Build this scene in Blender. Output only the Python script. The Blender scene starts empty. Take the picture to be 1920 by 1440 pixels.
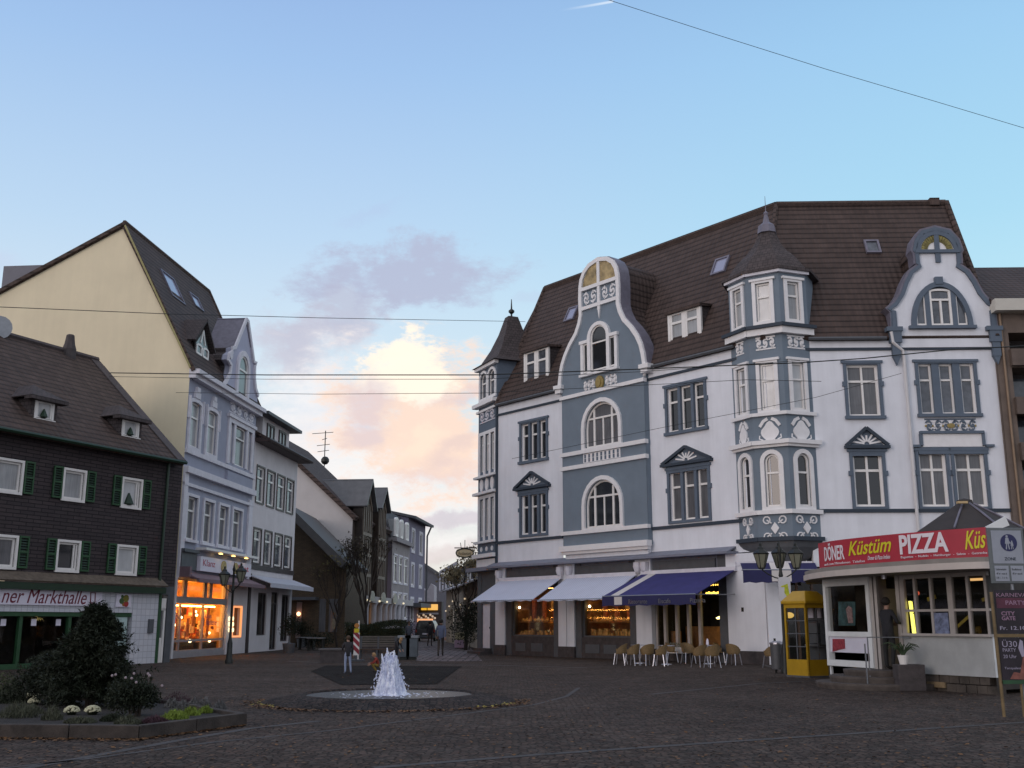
import bpy, bmesh, math, random
from math import sin, cos, pi, radians, atan2, sqrt, tan
from mathutils import Vector, Matrix, Quaternion
random.seed(11)
C = bpy.context.scene.collection
SC = bpy.context.scene
# ------------------------------------------------------------------ camera, sky, sun, exposure
FPX, EYE = 2000.0, 1.6
PITCH = math.atan(448 / FPX)
cd = bpy.data.cameras.new('camera'); cam = bpy.data.objects.new('camera', cd); C.objects.link(cam)
cam.location = (0, 0, EYE); cam.rotation_euler = (pi / 2 + PITCH, 0, 0)
cd.sensor_width = 36.0; cd.lens = FPX / 1920 * 36.0; cd.clip_start = .1; cd.clip_end = 3000
SC.camera = cam
SUN_EL, SUN_AZ = radians(9), atan2(-.72, -.69)          # low in the west, behind and left of the camera
sd = bpy.data.lights.new('sun', 'SUN'); sd.energy = .62; sd.angle = radians(26); sd.color = (1, .84, .76)
so = bpy.data.objects.new('sun', sd); C.objects.link(so)
sv = Vector((sin(SUN_AZ) * cos(SUN_EL), cos(SUN_AZ) * cos(SUN_EL), sin(SUN_EL)))
so.rotation_euler = sv.to_track_quat('Z', 'Y').to_euler(); so.location = (-30, -30, 40)
SC.view_settings.view_transform = 'Standard'; SC.view_settings.look = 'None'
SC.view_settings.exposure = 0.18; SC.view_settings.gamma = 1.0
SC.render.engine = 'CYCLES'
SC.cycles.max_bounces = 6; SC.cycles.diffuse_bounces = 3; SC.cycles.use_denoising = True
SC.cycles.sample_clamp_indirect = 4

def ray(px, py):
    u = (px - 960) / FPX; v = (720 - py) / FPX
    return Vector((u, cos(PITCH) - v * sin(PITCH), sin(PITCH) + v * cos(PITCH)))
def G(px, py, z=0.0):
    r = ray(px, py); t = (z - EYE) / r.z; return Vector((r.x * t, r.y * t, z))
def AY(px, py, Y):
    r = ray(px, py); t = Y / r.y; return Vector((r.x * t, Y, EYE + r.z * t))

# ---- node helpers
class NT:
    def __init__(s, tree): s.t = tree; s.n = tree.nodes; s.l = tree.links
    def new(s, typ, **kw):
        n = s.n.new(typ)
        for k, v in kw.items(): setattr(n, k, v)
        return n
    def set(s, sock, v):
        if hasattr(v, 'is_output') or isinstance(v, bpy.types.NodeSocket): s.l.new(v, sock)
        else:
            if isinstance(v, (tuple, list)) and len(v) == 3 and sock.type == 'RGBA': v = (*v, 1)
            sock.default_value = v
    def math(s, op, a, b=0.0, c=None, clamp=False):
        n = s.new('ShaderNodeMath', operation=op); n.use_clamp = clamp
        s.set(n.inputs[0], a); s.set(n.inputs[1], b)
        if c is not None: s.set(n.inputs[2], c)
        return n.outputs[0]
    def mix(s, f, a, b, blend='MIX'):
        n = s.new('ShaderNodeMix', data_type='RGBA', blend_type=blend)
        s.set(n.inputs[0], f); s.set(n.inputs[6], a); s.set(n.inputs[7], b); return n.outputs[2]
    def noise(s, vec, scale, detail=3.0, rough=.55, out=0):
        n = s.new('ShaderNodeTexNoise'); n.inputs['Scale'].default_value = scale
        n.inputs['Detail'].default_value = detail; n.inputs['Roughness'].default_value = rough
        if vec is not None: s.l.new(vec, n.inputs['Vector'])
        return n.outputs[out]
    def ramp(s, f, stops):
        n = s.new('ShaderNodeValToRGB'); s.l.new(f, n.inputs[0]); cr = n.color_ramp
        while len(cr.elements) < len(stops): cr.elements.new(.5)
        for e, (p, c) in zip(cr.elements, stops):
            e.position = p; e.color = (*c, 1) if len(c) == 3 else c
        return n.outputs[0]
    def smooth(s, x, a, b):
        n = s.new('ShaderNodeMapRange', interpolation_type='SMOOTHSTEP')
        s.set(n.inputs[0], x); n.inputs[1].default_value = a; n.inputs[2].default_value = b
        n.inputs[3].default_value = 0; n.inputs[4].default_value = 1; return n.outputs[0]

# ---- the sky: Nishita with dusk clouds laid out by compass direction and height
world = bpy.data.worlds.new('World'); SC.world = world; world.use_nodes = True
def build_sky():
    T = NT(world.node_tree); T.n.clear()
    out = T.new('ShaderNodeOutputWorld'); bg = T.new('ShaderNodeBackground')
    sky = T.new('ShaderNodeTexSky', sky_type='NISHITA'); sky.sun_disc = False
    sky.sun_elevation = SUN_EL; sky.sun_rotation = SUN_AZ % (2 * pi)
    sky.altitude = 60; sky.air_density = 1.0; sky.dust_density = .6; sky.ozone_density = 1.6
    STR = .11
    bg.inputs[1].default_value = STR
    tc = T.new('ShaderNodeTexCoord'); sp = T.new('ShaderNodeSeparateXYZ'); T.l.new(tc.outputs['Generated'], sp.inputs[0])
    x, y, z = sp.outputs
    az = T.math('MULTIPLY', T.math('ARCTAN2', x, y), 57.2958)
    el = T.math('MULTIPLY', T.math('ARCSINE', z), 57.2958)
    dirv = tc.outputs['Generated']
    w1 = T.math('SUBTRACT', T.noise(dirv, 7, 6, .6), .5)
    w2 = T.math('SUBTRACT', T.noise(dirv, 16, 6, .6), .5)
    mp = T.new('ShaderNodeMapping'); mp.inputs['Scale'].default_value = (1, 1, 2.4); mp.inputs['Location'].default_value = (3, 1, 5)
    mp.inputs['Rotation'].default_value = (0, .5, 0)
    T.l.new(dirv, mp.inputs[0])
    wisp = T.noise(mp.outputs[0], 13, 9, .7)
    def pe(px, py):
        r = ray(px, py).normalized(); return math.degrees(atan2(r.x, r.y)), math.degrees(math.asin(r.z))
    base = sky.outputs[0]
    # clear evening air: deep blue overhead, paler and more cyan towards the right and the horizon
    def col(r, g, b): return tuple((c / 255) ** 2.2 / STR for c in (r, g, b))
    e1 = T.math('DIVIDE', el, 40.0, clamp=True)
    g = T.ramp(e1, [(0, col(228, 218, 208)), (.14, col(226, 226, 226)), (.34, col(212, 229, 241)), (.50, col(188, 215, 241)), (.72, col(160, 194, 236)), (1, col(130, 162, 218))])
    gr = T.ramp(e1, [(0, col(215, 216, 208)), (.14, col(206, 228, 234)), (.34, col(190, 229, 240)), (.50, col(170, 217, 240)), (.72, col(156, 202, 238)), (1, col(128, 170, 218))])
    g = T.mix(T.smooth(az, -12, 26), g, gr)
    base = T.mix(.86, base, g)
    # unseen pale cloud layer added overhead and behind the camera, for less blue light
    aw = T.math('ABSOLUTE', az); fill_sheet = T.math('MAXIMUM', T.smooth(aw, 42, 75), T.smooth(el, 46, 62))
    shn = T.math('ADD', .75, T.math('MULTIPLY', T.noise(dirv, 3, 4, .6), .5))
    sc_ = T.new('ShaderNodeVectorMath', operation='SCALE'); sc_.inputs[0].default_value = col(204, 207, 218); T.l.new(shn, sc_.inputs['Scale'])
    base = T.mix(T.math('MULTIPLY', fill_sheet, .9), base, sc_.outputs[0])
    def blob(px, py, rx, ry, warp, lo, hi, dens=1.0, tilt=0.0):
        warp = warp * 1.5
        a0, e0 = pe(px, py)
        da = T.math('ADD', T.math('SUBTRACT', az, a0), T.math('MULTIPLY', w1, warp))
        de = T.math('ADD', T.math('SUBTRACT', el, e0), T.math('MULTIPLY', w2, warp))
        if tilt: de = T.math('SUBTRACT', de, T.math('MULTIPLY', da, tilt))
        k = 180 / pi / 2000
        da = T.math('DIVIDE', da, rx * k); de = T.math('DIVIDE', de, ry * k)
        d = T.math('SQRT', T.math('ADD', T.math('MULTIPLY', da, da), T.math('MULTIPLY', de, de)))
        m = T.math('SUBTRACT', 1.0, d)
        m = T.math('ADD', m, T.math('MULTIPLY', T.math('SUBTRACT', wisp, .5), 2.0))
        return T.math('MULTIPLY', T.smooth(m, lo, hi), dens)
    def put(base, m, c): return T.mix(m, base, c)
    base = put(base, blob(560, 640, 150, 70, 4, .0, .8, .8, .12), col(190, 188, 203))
    base = put(base, blob(640, 590, 130, 60, 4, .0, .7, .7, .3), col(180, 181, 200))
    base = put(base, blob(690, 400, 90, 30, 3, .1, .9, .25, .3), col(172, 186, 220))
    base = put(base, blob(740, 530, 240, 75, 4, .0, .6, .8, .10), col(172, 176, 200))
    base = put(base, blob(590, 800, 170, 150, 4, .05, .7, .55, .4), col(226, 226, 234))
    base = put(base, blob(640, 790, 120, 90, 4, .1, .8, .45, .5), col(198, 188, 202))
    base = put(base, blob(720, 880, 360, 330, 3, .1, .9, .85), col(240, 236, 234))
    # the big lit cumulus: warm body, cream top, mauve shaded folds
    base = put(base, blob(790, 785, 215, 185, 5, .12, .55, .95), col(242, 214, 196))
    base = put(base, blob(765, 700, 110, 80, 3.5, .05, .4, .95), col(255, 242, 224))
    base = put(base, blob(770, 830, 90, 40, 3.5, .1, .8, .6, .4), col(250, 226, 204))
    base = put(base, blob(690, 760, 60, 90, 4, .0, .8, .55, .6), col(204, 192, 204))
    base = put(base, blob(860, 735, 130, 26, 3, .0, .9, .42, .25), col(206, 188, 196))
    base = put(base, blob(850, 840, 100, 30, 3, .0, .9, .38, .5), col(206, 186, 190))
    base = put(base, blob(800, 895, 150, 24, 3, .0, .9, .35), col(216, 196, 200))
    base = put(base, blob(845, 972, 130, 24, 2, .0, .6, .6), col(196, 184, 196))
    base = put(base, blob(830, 1040, 120, 22, 2, .0, .8, .45), col(204, 186, 186))
    base = put(base, blob(1330, 560, 60, 20, 2, .0, .8, .10), col(200, 205, 225))
    base = put(base, blob(0, 480, 45, 26, 2, .0, .8, .4), col(190, 200, 224))
    base = put(base, blob(980, 565, 60, 20, 2, .0, .8, .25), col(180, 190, 216))
    # vapour trail
    a0, e0 = pe(1045, 20); a1, e1 = pe(1148, 3)
    L = math.hypot(a1 - a0, e1 - e0); ux, uy = (a1 - a0) / L, (e1 - e0) / L
    da = T.math('SUBTRACT', az, a0); de = T.math('SUBTRACT', el, e0)
    al = T.math('ADD', T.math('MULTIPLY', da, ux), T.math('MULTIPLY', de, uy))
    ac = T.math('ABSOLUTE', T.math('SUBTRACT', T.math('MULTIPLY', de, ux), T.math('MULTIPLY', da, uy)))
    m = T.math('MULTIPLY', T.smooth(ac, .09, .02), T.math('MULTIPLY', T.smooth(al, 0, L), T.smooth(al, L + .1, L)))
    base = put(base, T.math('MULTIPLY', m, .5), col(240, 246, 250))
    # behind the camera no sunset glow is drawn, only the added pale layer
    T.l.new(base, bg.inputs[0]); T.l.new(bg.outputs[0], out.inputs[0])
build_sky()

# ------------------------------------------------------------------ materials
MATS = {}
def principled(name):
    m = bpy.data.materials.new(name); m.use_nodes = True; T = NT(m.node_tree)
    b = T.n['Principled BSDF']; MATS[name] = m; return m, T, b
def plain(name, col, rough=.7, var=.12, scale=3.0, bump=.0, bscale=60.0, metal=0.0, spec=.5, fine=.0, streak=0.0):
    m, T, b = principled(name)
    tc = T.new('ShaderNodeTexCoord'); geo = T.new('ShaderNodeNewGeometry'); P = geo.outputs['Position']
    c = col
    if var:
        n = T.noise(P, scale, 4, .6)
        f = T.new('ShaderNodeMapRange'); T.l.new(n, f.inputs[0]); f.inputs[1].default_value = .3; f.inputs[2].default_value = .7
        f.inputs[3].default_value = 1 - var; f.inputs[4].default_value = 1 + var
        v = f.outputs[0]
        if streak:
            mp = T.new('ShaderNodeMapping'); mp.inputs['Scale'].default_value = (1, 1, .08); T.l.new(P, mp.inputs[0])
            n2 = T.noise(mp.outputs[0], 3.2, 4, .6)
            v = T.math('MULTIPLY', v, T.math('SUBTRACT', 1 + streak * .5, T.math('MULTIPLY', n2, streak)))
        if fine:
            n3 = T.noise(P, 45, 2, .6)
            v = T.math('MULTIPLY', v, T.math('ADD', 1 - fine * .5, T.math('MULTIPLY', n3, fine)))
        hs = T.new('ShaderNodeVectorMath', operation='SCALE')
        hs.inputs[0].default_value = col; T.l.new(v, hs.inputs['Scale']); c = hs.outputs[0]
    T.set(b.inputs['Base Color'], c)
    b.inputs['Roughness'].default_value = rough; b.inputs['Metallic'].default_value = metal
    b.inputs['Specular IOR Level'].default_value = spec
    if bump:
        bp = T.new('ShaderNodeBump'); bp.inputs['Strength'].default_value = bump; bp.inputs['Distance'].default_value = .02
        T.l.new(T.noise(P, bscale, 4, .6), bp.inputs['Height']); T.l.new(bp.outputs[0], b.inputs['Normal'])
    return m
def emit(name, col, strength, base=(.5, .5, .5)):
    m, T, b = principled(name)
    b.inputs['Base Color'].default_value = (*base, 1); b.inputs['Emission Color'].default_value = (*col, 1)
    b.inputs['Emission Strength'].default_value = strength; return m
def brickmat(name, c1, c2, mortar, bw, bh, ms=.02, bump=.5, rough=.8, offset=.5, var=.35, dist=.02, spec=.3, smooth=.1):
    m, T, b = principled(name)
    uv = T.new('ShaderNodeUVMap'); uv.uv_map = 'uv'
    geo = T.new('ShaderNodeNewGeometry'); P = geo.outputs['Position']
    wob = T.new('ShaderNodeVectorMath', operation='MULTIPLY_ADD'); T.l.new(T.noise(P, 3, 3, .5, 1), wob.inputs[0])
    wob.inputs[1].default_value = (bw * .12, bh * .12, 0); T.l.new(uv.outputs[0], wob.inputs[2])
    br = T.new('ShaderNodeTexBrick'); T.l.new(wob.outputs[0], br.inputs['Vector']); br.offset = offset
    T.set(br.inputs['Color1'], c1); T.set(br.inputs['Color2'], c2); T.set(br.inputs['Mortar'], mortar)
    br.inputs['Scale'].default_value = 1; br.inputs['Brick Width'].default_value = bw; br.inputs['Row Height'].default_value = bh
    br.inputs['Mortar Size'].default_value = ms; br.inputs['Mortar Smooth'].default_value = smooth; br.inputs['Bias'].default_value = 0
    n = T.noise(P, 2.3, 5, .65)
    v = T.math('ADD', 1 - var, T.math('MULTIPLY', n, 2 * var))
    hs = T.new('ShaderNodeVectorMath', operation='SCALE'); T.l.new(br.outputs[0], hs.inputs[0]); T.l.new(v, hs.inputs['Scale'])
    T.l.new(hs.outputs[0], b.inputs['Base Color'])
    bp = T.new('ShaderNodeBump'); bp.inputs['Strength'].default_value = bump; bp.inputs['Distance'].default_value = dist
    h = T.math('ADD', T.math('SUBTRACT', 1.0, br.outputs['Fac']), T.math('MULTIPLY', T.noise(P, 30, 3, .6), .4))
    T.l.new(h, bp.inputs['Height']); T.l.new(bp.outputs[0], b.inputs['Normal'])
    b.inputs['Roughness'].default_value = rough; b.inputs['Specular IOR Level'].default_value = spec
    return m
def tilemat(name, c, rowh=.32, colw=.26, var=.22):
    """interlocking roof tiles: shadowed lower edge per row, rolls across, each tile its own tone"""
    m, T, b = principled(name)
    uv = T.new('ShaderNodeUVMap'); uv.uv_map = 'uv'; sp = T.new('ShaderNodeSeparateXYZ'); T.l.new(uv.outputs[0], sp.inputs[0])
    geo = T.new('ShaderNodeNewGeometry'); P = geo.outputs['Position']
    vv = T.math('DIVIDE', T.math('ADD', sp.outputs[1], T.math('MULTIPLY', T.noise(P, 1.5, 2), .05)), rowh)
    uu = T.math('DIVIDE', sp.outputs[0], colw)
    row = T.math('FLOOR', vv); fr = T.math('FRACT', vv)
    fu = T.math('FRACT', uu); cu = T.math('FLOOR', uu)
    roll = T.math('SINE', T.math('MULTIPLY', fu, 2 * pi))
    cb = T.new('ShaderNodeCombineXYZ'); T.l.new(cu, cb.inputs[0]); T.l.new(row, cb.inputs[1])
    wn = T.new('ShaderNodeTexWhiteNoise', noise_dimensions='2D'); T.l.new(cb.outputs[0], wn.inputs['Vector'])
    tone = T.math('ADD', 1 - var, T.math('MULTIPLY', wn.outputs['Value'], var * .9))
    tone = T.math('MULTIPLY', tone, T.math('ADD', .6, T.math('MULTIPLY', T.noise(P, .9, 5, .65), .8)))
    tone = T.math('MULTIPLY', tone, T.math('ADD', .34, T.math('MULTIPLY', T.smooth(fr, .05, .38), .78)))
    hs = T.new('ShaderNodeVectorMath', operation='SCALE'); hs.inputs[0].default_value = c; T.l.new(tone, hs.inputs['Scale'])
    T.l.new(hs.outputs[0], b.inputs['Base Color'])
    h = T.math('ADD', T.math('SUBTRACT', 1.0, fr), T.math('MULTIPLY', roll, .3))
    bp = T.new('ShaderNodeBump'); bp.inputs['Strength'].default_value = .8; bp.inputs['Distance'].default_value = .05
    T.l.new(h, bp.inputs['Height']); T.l.new(bp.outputs[0], b.inputs['Normal'])
    b.inputs['Roughness'].default_value = .75; b.inputs['Specular IOR Level'].default_value = .25
    return m
WHITE = plain('white_stucco', (.745, .755, .80), .85, .05, .9, .3, 90, streak=.22)
BLUE = plain('grey_blue_stucco', (.170, .212, .258), .85, .06, 1.5, .25, 90, streak=.1)
TRIMB = plain('slate_blue_trim', (.102, .132, .175), .7, .08, 3)
TRIMD = plain('dark_blue_band', (.030, .043, .062), .7, .08, 3)
TRIMW = plain('white_trim', (.78, .76, .76), .6, .05, 4)
FRAMEW = plain('white_window_frame', (.80, .77, .74), .4, .04, 4)
LEAD = plain('lead_sheet', (.16, .15, .19), .5, .2, 4, spec=.4)
LEDGE = plain('grey_ledge', (.19, .20, .25), .6, .12, 4)
DARK = plain('dark_void', (.012, .012, .014), .8, 0)
TILE = tilemat('brown_roof_tile', (.073, .050, .043))
TILE2 = tilemat('grey_brown_roof_tile', (.082, .056, .047), .34, .30, .3)
SLATE = brickmat('bell_roof_slate', (.088, .070, .070), (.065, .054, .054), (.03, .025, .025), .22, .16, .012, .4)
CLAD = brickmat('dark_slate_cladding', (.062, .048, .05), (.045, .036, .039), (.018, .015, .017), .60, .14, .016, .7, .75, .5, .25)
CREAM = plain('cream_render', (.78, .68, .48), .9, .05, .5, .25, 90, streak=.12)
LILAC = plain('lilac_blue_stucco', (.33, .345, .43), .85, .05, 1.5, .2, 90, streak=.1)
LTRIM = plain('pale_lilac_trim', (.68, .66, .71), .75, .08, 3)
GREYW = plain('grey_white_stucco', (.66, .62, .63), .85, .06, 1.2, .2, 80, streak=.12)
PIER = plain('dark_grey_pier', (.085, .09, .10), .6, .15, 3)
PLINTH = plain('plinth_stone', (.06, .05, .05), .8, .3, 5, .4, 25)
GLASS = plain('dark_window_glass', (.018, .02, .023), .06, 0, spec=.7)
GLASSB = plain('window_glass_pale', (.09, .10, .12), .08, .5, 2.0, spec=.7)
def curtainmat(name, col, amt=.5):
    m, T, b = principled(name)
    geo = T.new('ShaderNodeNewGeometry'); mp = T.new('ShaderNodeMapping'); mp.inputs['Scale'].default_value = (9, 9, .6)
    T.l.new(geo.outputs['Position'], mp.inputs[0]); n = T.noise(mp.outputs[0], 1.6, 4, .6)
    n2 = T.noise(geo.outputs['Position'], 1.3, 2, .5)
    v = T.math('MULTIPLY', T.math('ADD', 1 - amt, T.math('MULTIPLY', n, 1.6 * amt)), T.math('ADD', .6, T.math('MULTIPLY', n2, .7)))
    hs = T.new('ShaderNodeVectorMath', operation='SCALE'); hs.inputs[0].default_value = col; T.l.new(v, hs.inputs['Scale'])
    T.l.new(hs.outputs[0], b.inputs['Base Color']); b.inputs['Roughness'].default_value = .35
    b.inputs['Coat Weight'].default_value = .6; b.inputs['Coat Roughness'].default_value = .04
    return m
NET = curtainmat('net_curtain_behind_glass', (.36, .37, .38))
NETD = curtainmat('grey_curtain_behind_glass', (.13, .13, .14), .7)
NETL = curtainmat('white_blind_behind_glass', (.55, .56, .57), .2)
METAL = plain('black_lamp_iron', (.022, .024, .022), .45, .2, 8, metal=.4)
GREYM = plain('grey_metal', (.25, .26, .28), .4, .1, 5, metal=.7)
ALU = plain('bare_aluminium', (.50, .50, .55), .35, .1, 5, metal=.9)
GREEN = plain('green_paint', (.022, .075, .03), .5, .15, 5)
DGREEN = plain('dark_green_paint', (.012, .035, .017), .5, .15, 5)
WTILE = brickmat('white_wall_tile', (.62, .62, .66), (.56, .57, .62), (.38, .38, .42), .24, .24, .01, .3, .35, 0.0, .06, .005, .5)
TEXTD = plain('dark_red_lettering', (.16, .014, .035), .6, .1)
SIGNW = plain('white_sign_board', (.74, .70, .80), .45, .05, 3)

# ------------------------------------------------------------------ geometry helpers
class Fr:
    """facade frame: s runs left to right along the wall, y into the building, z up"""
    def __init__(s, ox, oy, dx, dy, oz=0.0):
        l = math.hypot(dx, dy); s.o = Vector((ox, oy, oz)); s.d = Vector((dx / l, dy / l, 0)); s.n = Vector((-dy / l, dx / l, 0))
    def P(s, a, y, z): return s.o + s.d * a + s.n * y + Vector((0, 0, z))
    def pix(s, px, py, y=0.0):
        r = ray(px, py); c = Vector((0, 0, EYE)); q = s.o + s.n * y
        t = (q - c).dot(s.n) / r.dot(s.n); p = c + r * t
        return (p - q).dot(s.d), p.z - s.o.z
    def S(s, px, py, y=0.0): return s.pix(px, py, y)[0]
    def Z(s, px, py, y=0.0): return s.pix(px, py, y)[1]
    def R(s, xl, xr, yt, yb, y=0.0):
        xc = (xl + xr) / 2; yc = (yt + yb) / 2
        return (s.S(xl, yc, y), s.S(xr, yc, y), s.Z(xc, yb, y), s.Z(xc, yt, y))
    def pts(s, pl, y=0.0): return [s.pix(a, b, y) for a, b in pl]
    def sub(s, a, y=0.0, z=0.0): 
        p = s.P(a, y, z); return Fr(p.x, p.y, s.d.x, s.d.y, p.z)
W0 = Fr(0, 0, 1, 0)

APART = set('wall moulding corbel cellar_grille pier shop_pier string_course white_pier console shutter_box kneeler lamp ledge plinth notice display_panel spot_lamp round_lamp bulb fascia lit_window stripe foot door_post post gutter dormer_cheek door_pier tiled_pier console arched_blind dormer mosaic medallion rose_blooms mullion string_lights relief'.split())
class MB:
    def __init__(s, fr=W0): s.v = []; s.f = []; s.mi = []; s.fr = fr; s.m = 0
    def add(s, pts, faces, raw=False):
        b = len(s.v); s.v += [Vector(p) if raw else s.fr.P(*p) for p in pts]
        for f in faces: s.f.append([b + i for i in f]); s.mi.append(s.m)
        return s
    def box(s, a0, a1, y0, y1, z0, z1):
        p = [(a, y, z) for z in (z0, z1) for y in (y0, y1) for a in (a0, a1)]
        return s.add(p, [(0, 1, 3, 2), (4, 6, 7, 5), (0, 4, 5, 1), (2, 3, 7, 6), (0, 2, 6, 4), (1, 5, 7, 3)])
    def prism(s, poly, y0, y1):
        n = len(poly)
        return s.add([(a, y0, z) for a, z in poly] + [(a, y1, z) for a, z in poly],
                     [list(range(n)), list(range(2 * n - 1, n - 1, -1))] + [(i, n + i, n + (i + 1) % n, (i + 1) % n) for i in range(n)])
    def hprism(s, poly, z0, z1):
        n = len(poly)
        return s.add([(a, y, z0) for a, y in poly] + [(a, y, z1) for a, y in poly],
                     [list(range(n)), list(range(2 * n - 1, n - 1, -1))] + [(i, n + i, n + (i + 1) % n, (i + 1) % n) for i in range(n)])
    def poly(s, pts, raw=False): return s.add(pts, [list(range(len(pts)))], raw)
    def slab(s, pts, th, raw=False):
        """planar polygon thickened downwards along its normal"""
        P = [Vector(p) if raw else s.fr.P(*p) for p in pts]
        n = (P[1] - P[0]).cross(P[2] - P[0]).normalized()
        if n.z > 0: n = -n
        k = len(P); Q = [p + n * th for p in P]
        return s.add(P + Q, [list(range(k)), list(range(2 * k - 1, k - 1, -1))] + [(i, k + i, k + (i + 1) % k, (i + 1) % k) for i in range(k)], True)
    def band(s, A, B, y0, y1, closed=False):
        n = len(A); v = [(a, y0, z) for a, z in A] + [(a, y0, z) for a, z in B] + [(a, y1, z) for a, z in A] + [(a, y1, z) for a, z in B]
        f = []
        for i in range(n if closed else n - 1):
            j = (i + 1) % n
            f += [(i, j, n + j, n + i), (2 * n + i, 3 * n + i, 3 * n + j, 2 * n + j), (i, 2 * n + i, 2 * n + j, j), (n + i, n + j, 3 * n + j, 3 * n + i)]
        if not closed: f += [(0, n, 3 * n, 2 * n), (n - 1, 3 * n - 1, 4 * n - 1, 2 * n - 1)]
        return s.add(v, f)
    def stroke(s, path, w, y0, y1):
        """flat ribbon of width w along a path in the wall plane"""
        A = []; B = []
        for i, (a, z) in enumerate(path):
            p = path[max(i - 1, 0)]; q = path[min(i + 1, len(path) - 1)]
            dx, dz = q[0] - p[0], q[1] - p[1]; l = math.hypot(dx, dz) or 1
            A.append((a - dz / l * w / 2, z + dx / l * w / 2)); B.append((a + dz / l * w / 2, z - dx / l * w / 2))
        return s.band(A, B, y0, y1)
    def tube(s, path, r, n=8, caps=True):
        P = [Vector(p) if not isinstance(p, tuple) or len(p) != 3 else s.fr.P(*p) for p in path]
        rs = r if isinstance(r, (list, tuple)) else [r] * len(P)
        b = len(s.v); prev = None
        for i, p in enumerate(P):
            t = (P[min(i + 1, len(P) - 1)] - P[max(i - 1, 0)]).normalized()
            if prev is None:
                a = Vector((0, 0, 1)) if abs(t.z) < .9 else Vector((1, 0, 0)); u = t.cross(a).normalized()
            else: u = (prev - t * prev.dot(t)).normalized()
            prev = u; w = t.cross(u)
            for k in range(n):
                an = 2 * pi * k / n; s.v.append(p + (u * cos(an) + w * sin(an)) * rs[i])
        for i in range(len(P) - 1):
            for k in range(n):
                k2 = (k + 1) % n; s.f.append([b + i * n + k, b + i * n + k2, b + (i + 1) * n + k2, b + (i + 1) * n + k]); s.mi.append(s.m)
        if caps:
            s.f.append([b + k for k in range(n)]); s.mi.append(s.m)
            s.f.append([b + (len(P) - 1) * n + k for k in range(n)][::-1]); s.mi.append(s.m)
        return s
    def lathe(s, c, prof, n=16, sx=1.0, sy=1.0, rot=0.0):
        b = len(s.v); c = s.fr.P(*c)
        for r, z in prof:
            for k in range(n):
                an = 2 * pi * k / n + rot; s.v.append(Vector((c.x + cos(an) * r * sx, c.y + sin(an) * r * sy, c.z + z)))
        for i in range(len(prof) - 1):
            for k in range(n):
                k2 = (k + 1) % n; s.f.append([b + i * n + k, b + i * n + k2, b + (i + 1) * n + k2, b + (i + 1) * n + k]); s.mi.append(s.m)
        s.f.append([b + k for k in range(n)]); s.mi.append(s.m)
        s.f.append([b + (len(prof) - 1) * n + k for k in range(n)][::-1]); s.mi.append(s.m)
        return s
    def disc(s, a, z, r, y0, y1, n=20, rz=None):
        return s.prism([(a + r * cos(2 * pi * k / n), z + (rz or r) * sin(2 * pi * k / n)) for k in range(n)], y0, y1)
    def ball(s, c, r, n=8, sz=1.0, raw=False):
        c = Vector(c) if raw else s.fr.P(*c); m = max(4, n // 2 + 1)
        b = len(s.v)
        for i in range(1, m):
            t = pi * i / m
            for k in range(n):
                an = 2 * pi * k / n; s.v.append(c + Vector((sin(t) * cos(an) * r, sin(t) * sin(an) * r, cos(t) * r * sz)))
        s.v += [c + Vector((0, 0, r * sz)), c - Vector((0, 0, r * sz))]; top = len(s.v) - 2
        for i in range(m - 2):
            for k in range(n):
                k2 = (k + 1) % n; s.f.append([b + i * n + k, b + (i + 1) * n + k, b + (i + 1) * n + k2, b + i * n + k2]); s.mi.append(s.m)
        for k in range(n):
            k2 = (k + 1) % n
            s.f.append([top, b + k, b + k2]); s.mi.append(s.m)
            s.f.append([top + 1, b + (m - 2) * n + k2, b + (m - 2) * n + k]); s.mi.append(s.m)
        return s
    def islands(s):
        n = len(s.v); up = list(range(n))
        def fd(i):
            while up[i] != i: up[i] = up[up[i]]; i = up[i]
            return i
        for f in s.f:
            for i in f[1:]: up[fd(i)] = fd(f[0])
        box = {}
        for k, f in enumerate(s.f):
            r = fd(f[0]); b = box.setdefault(r, [[1e9] * 3, [-1e9] * 3, []]); b[2].append(k)
            for i in f:
                for c in range(3): b[0][c] = min(b[0][c], s.v[i][c]); b[1][c] = max(b[1][c], s.v[i][c])
        L = list(box.values()); e = .006; ch = True
        while ch:
            ch = False; out = []
            for b in L:
                for o in out:
                    if all(b[0][c] <= o[1][c] + e and o[0][c] <= b[1][c] + e for c in range(3)):
                        for c in range(3): o[0][c] = min(o[0][c], b[0][c]); o[1][c] = max(o[1][c], b[1][c])
                        o[2] += b[2]; ch = True; break
                else: out.append(b)
            L = out
        return [b[2] for b in L]
    def build(s, name, mat, parent=None, *a, **k):
        """one object; pieces of a kind that do not touch become objects of their own, alike in name"""
        if parent is not None and name in APART:
            G_ = s.islands()
            if 1 < len(G_) <= 14:
                first = None
                for g in G_:
                    q = MB(s.fr); use = sorted({i for f in g for i in s.f[f]}); ix = {i: j for j, i in enumerate(use)}
                    q.v = [s.v[i] for i in use]; q.f = [[ix[i] for i in s.f[f]] for f in g]; q.mi = [s.mi[f] for f in g]
                    o = q._build(name, mat, parent, *a, **k); first = first or o
                return first
        return s._build(name, mat, parent, *a, **k)
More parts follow.
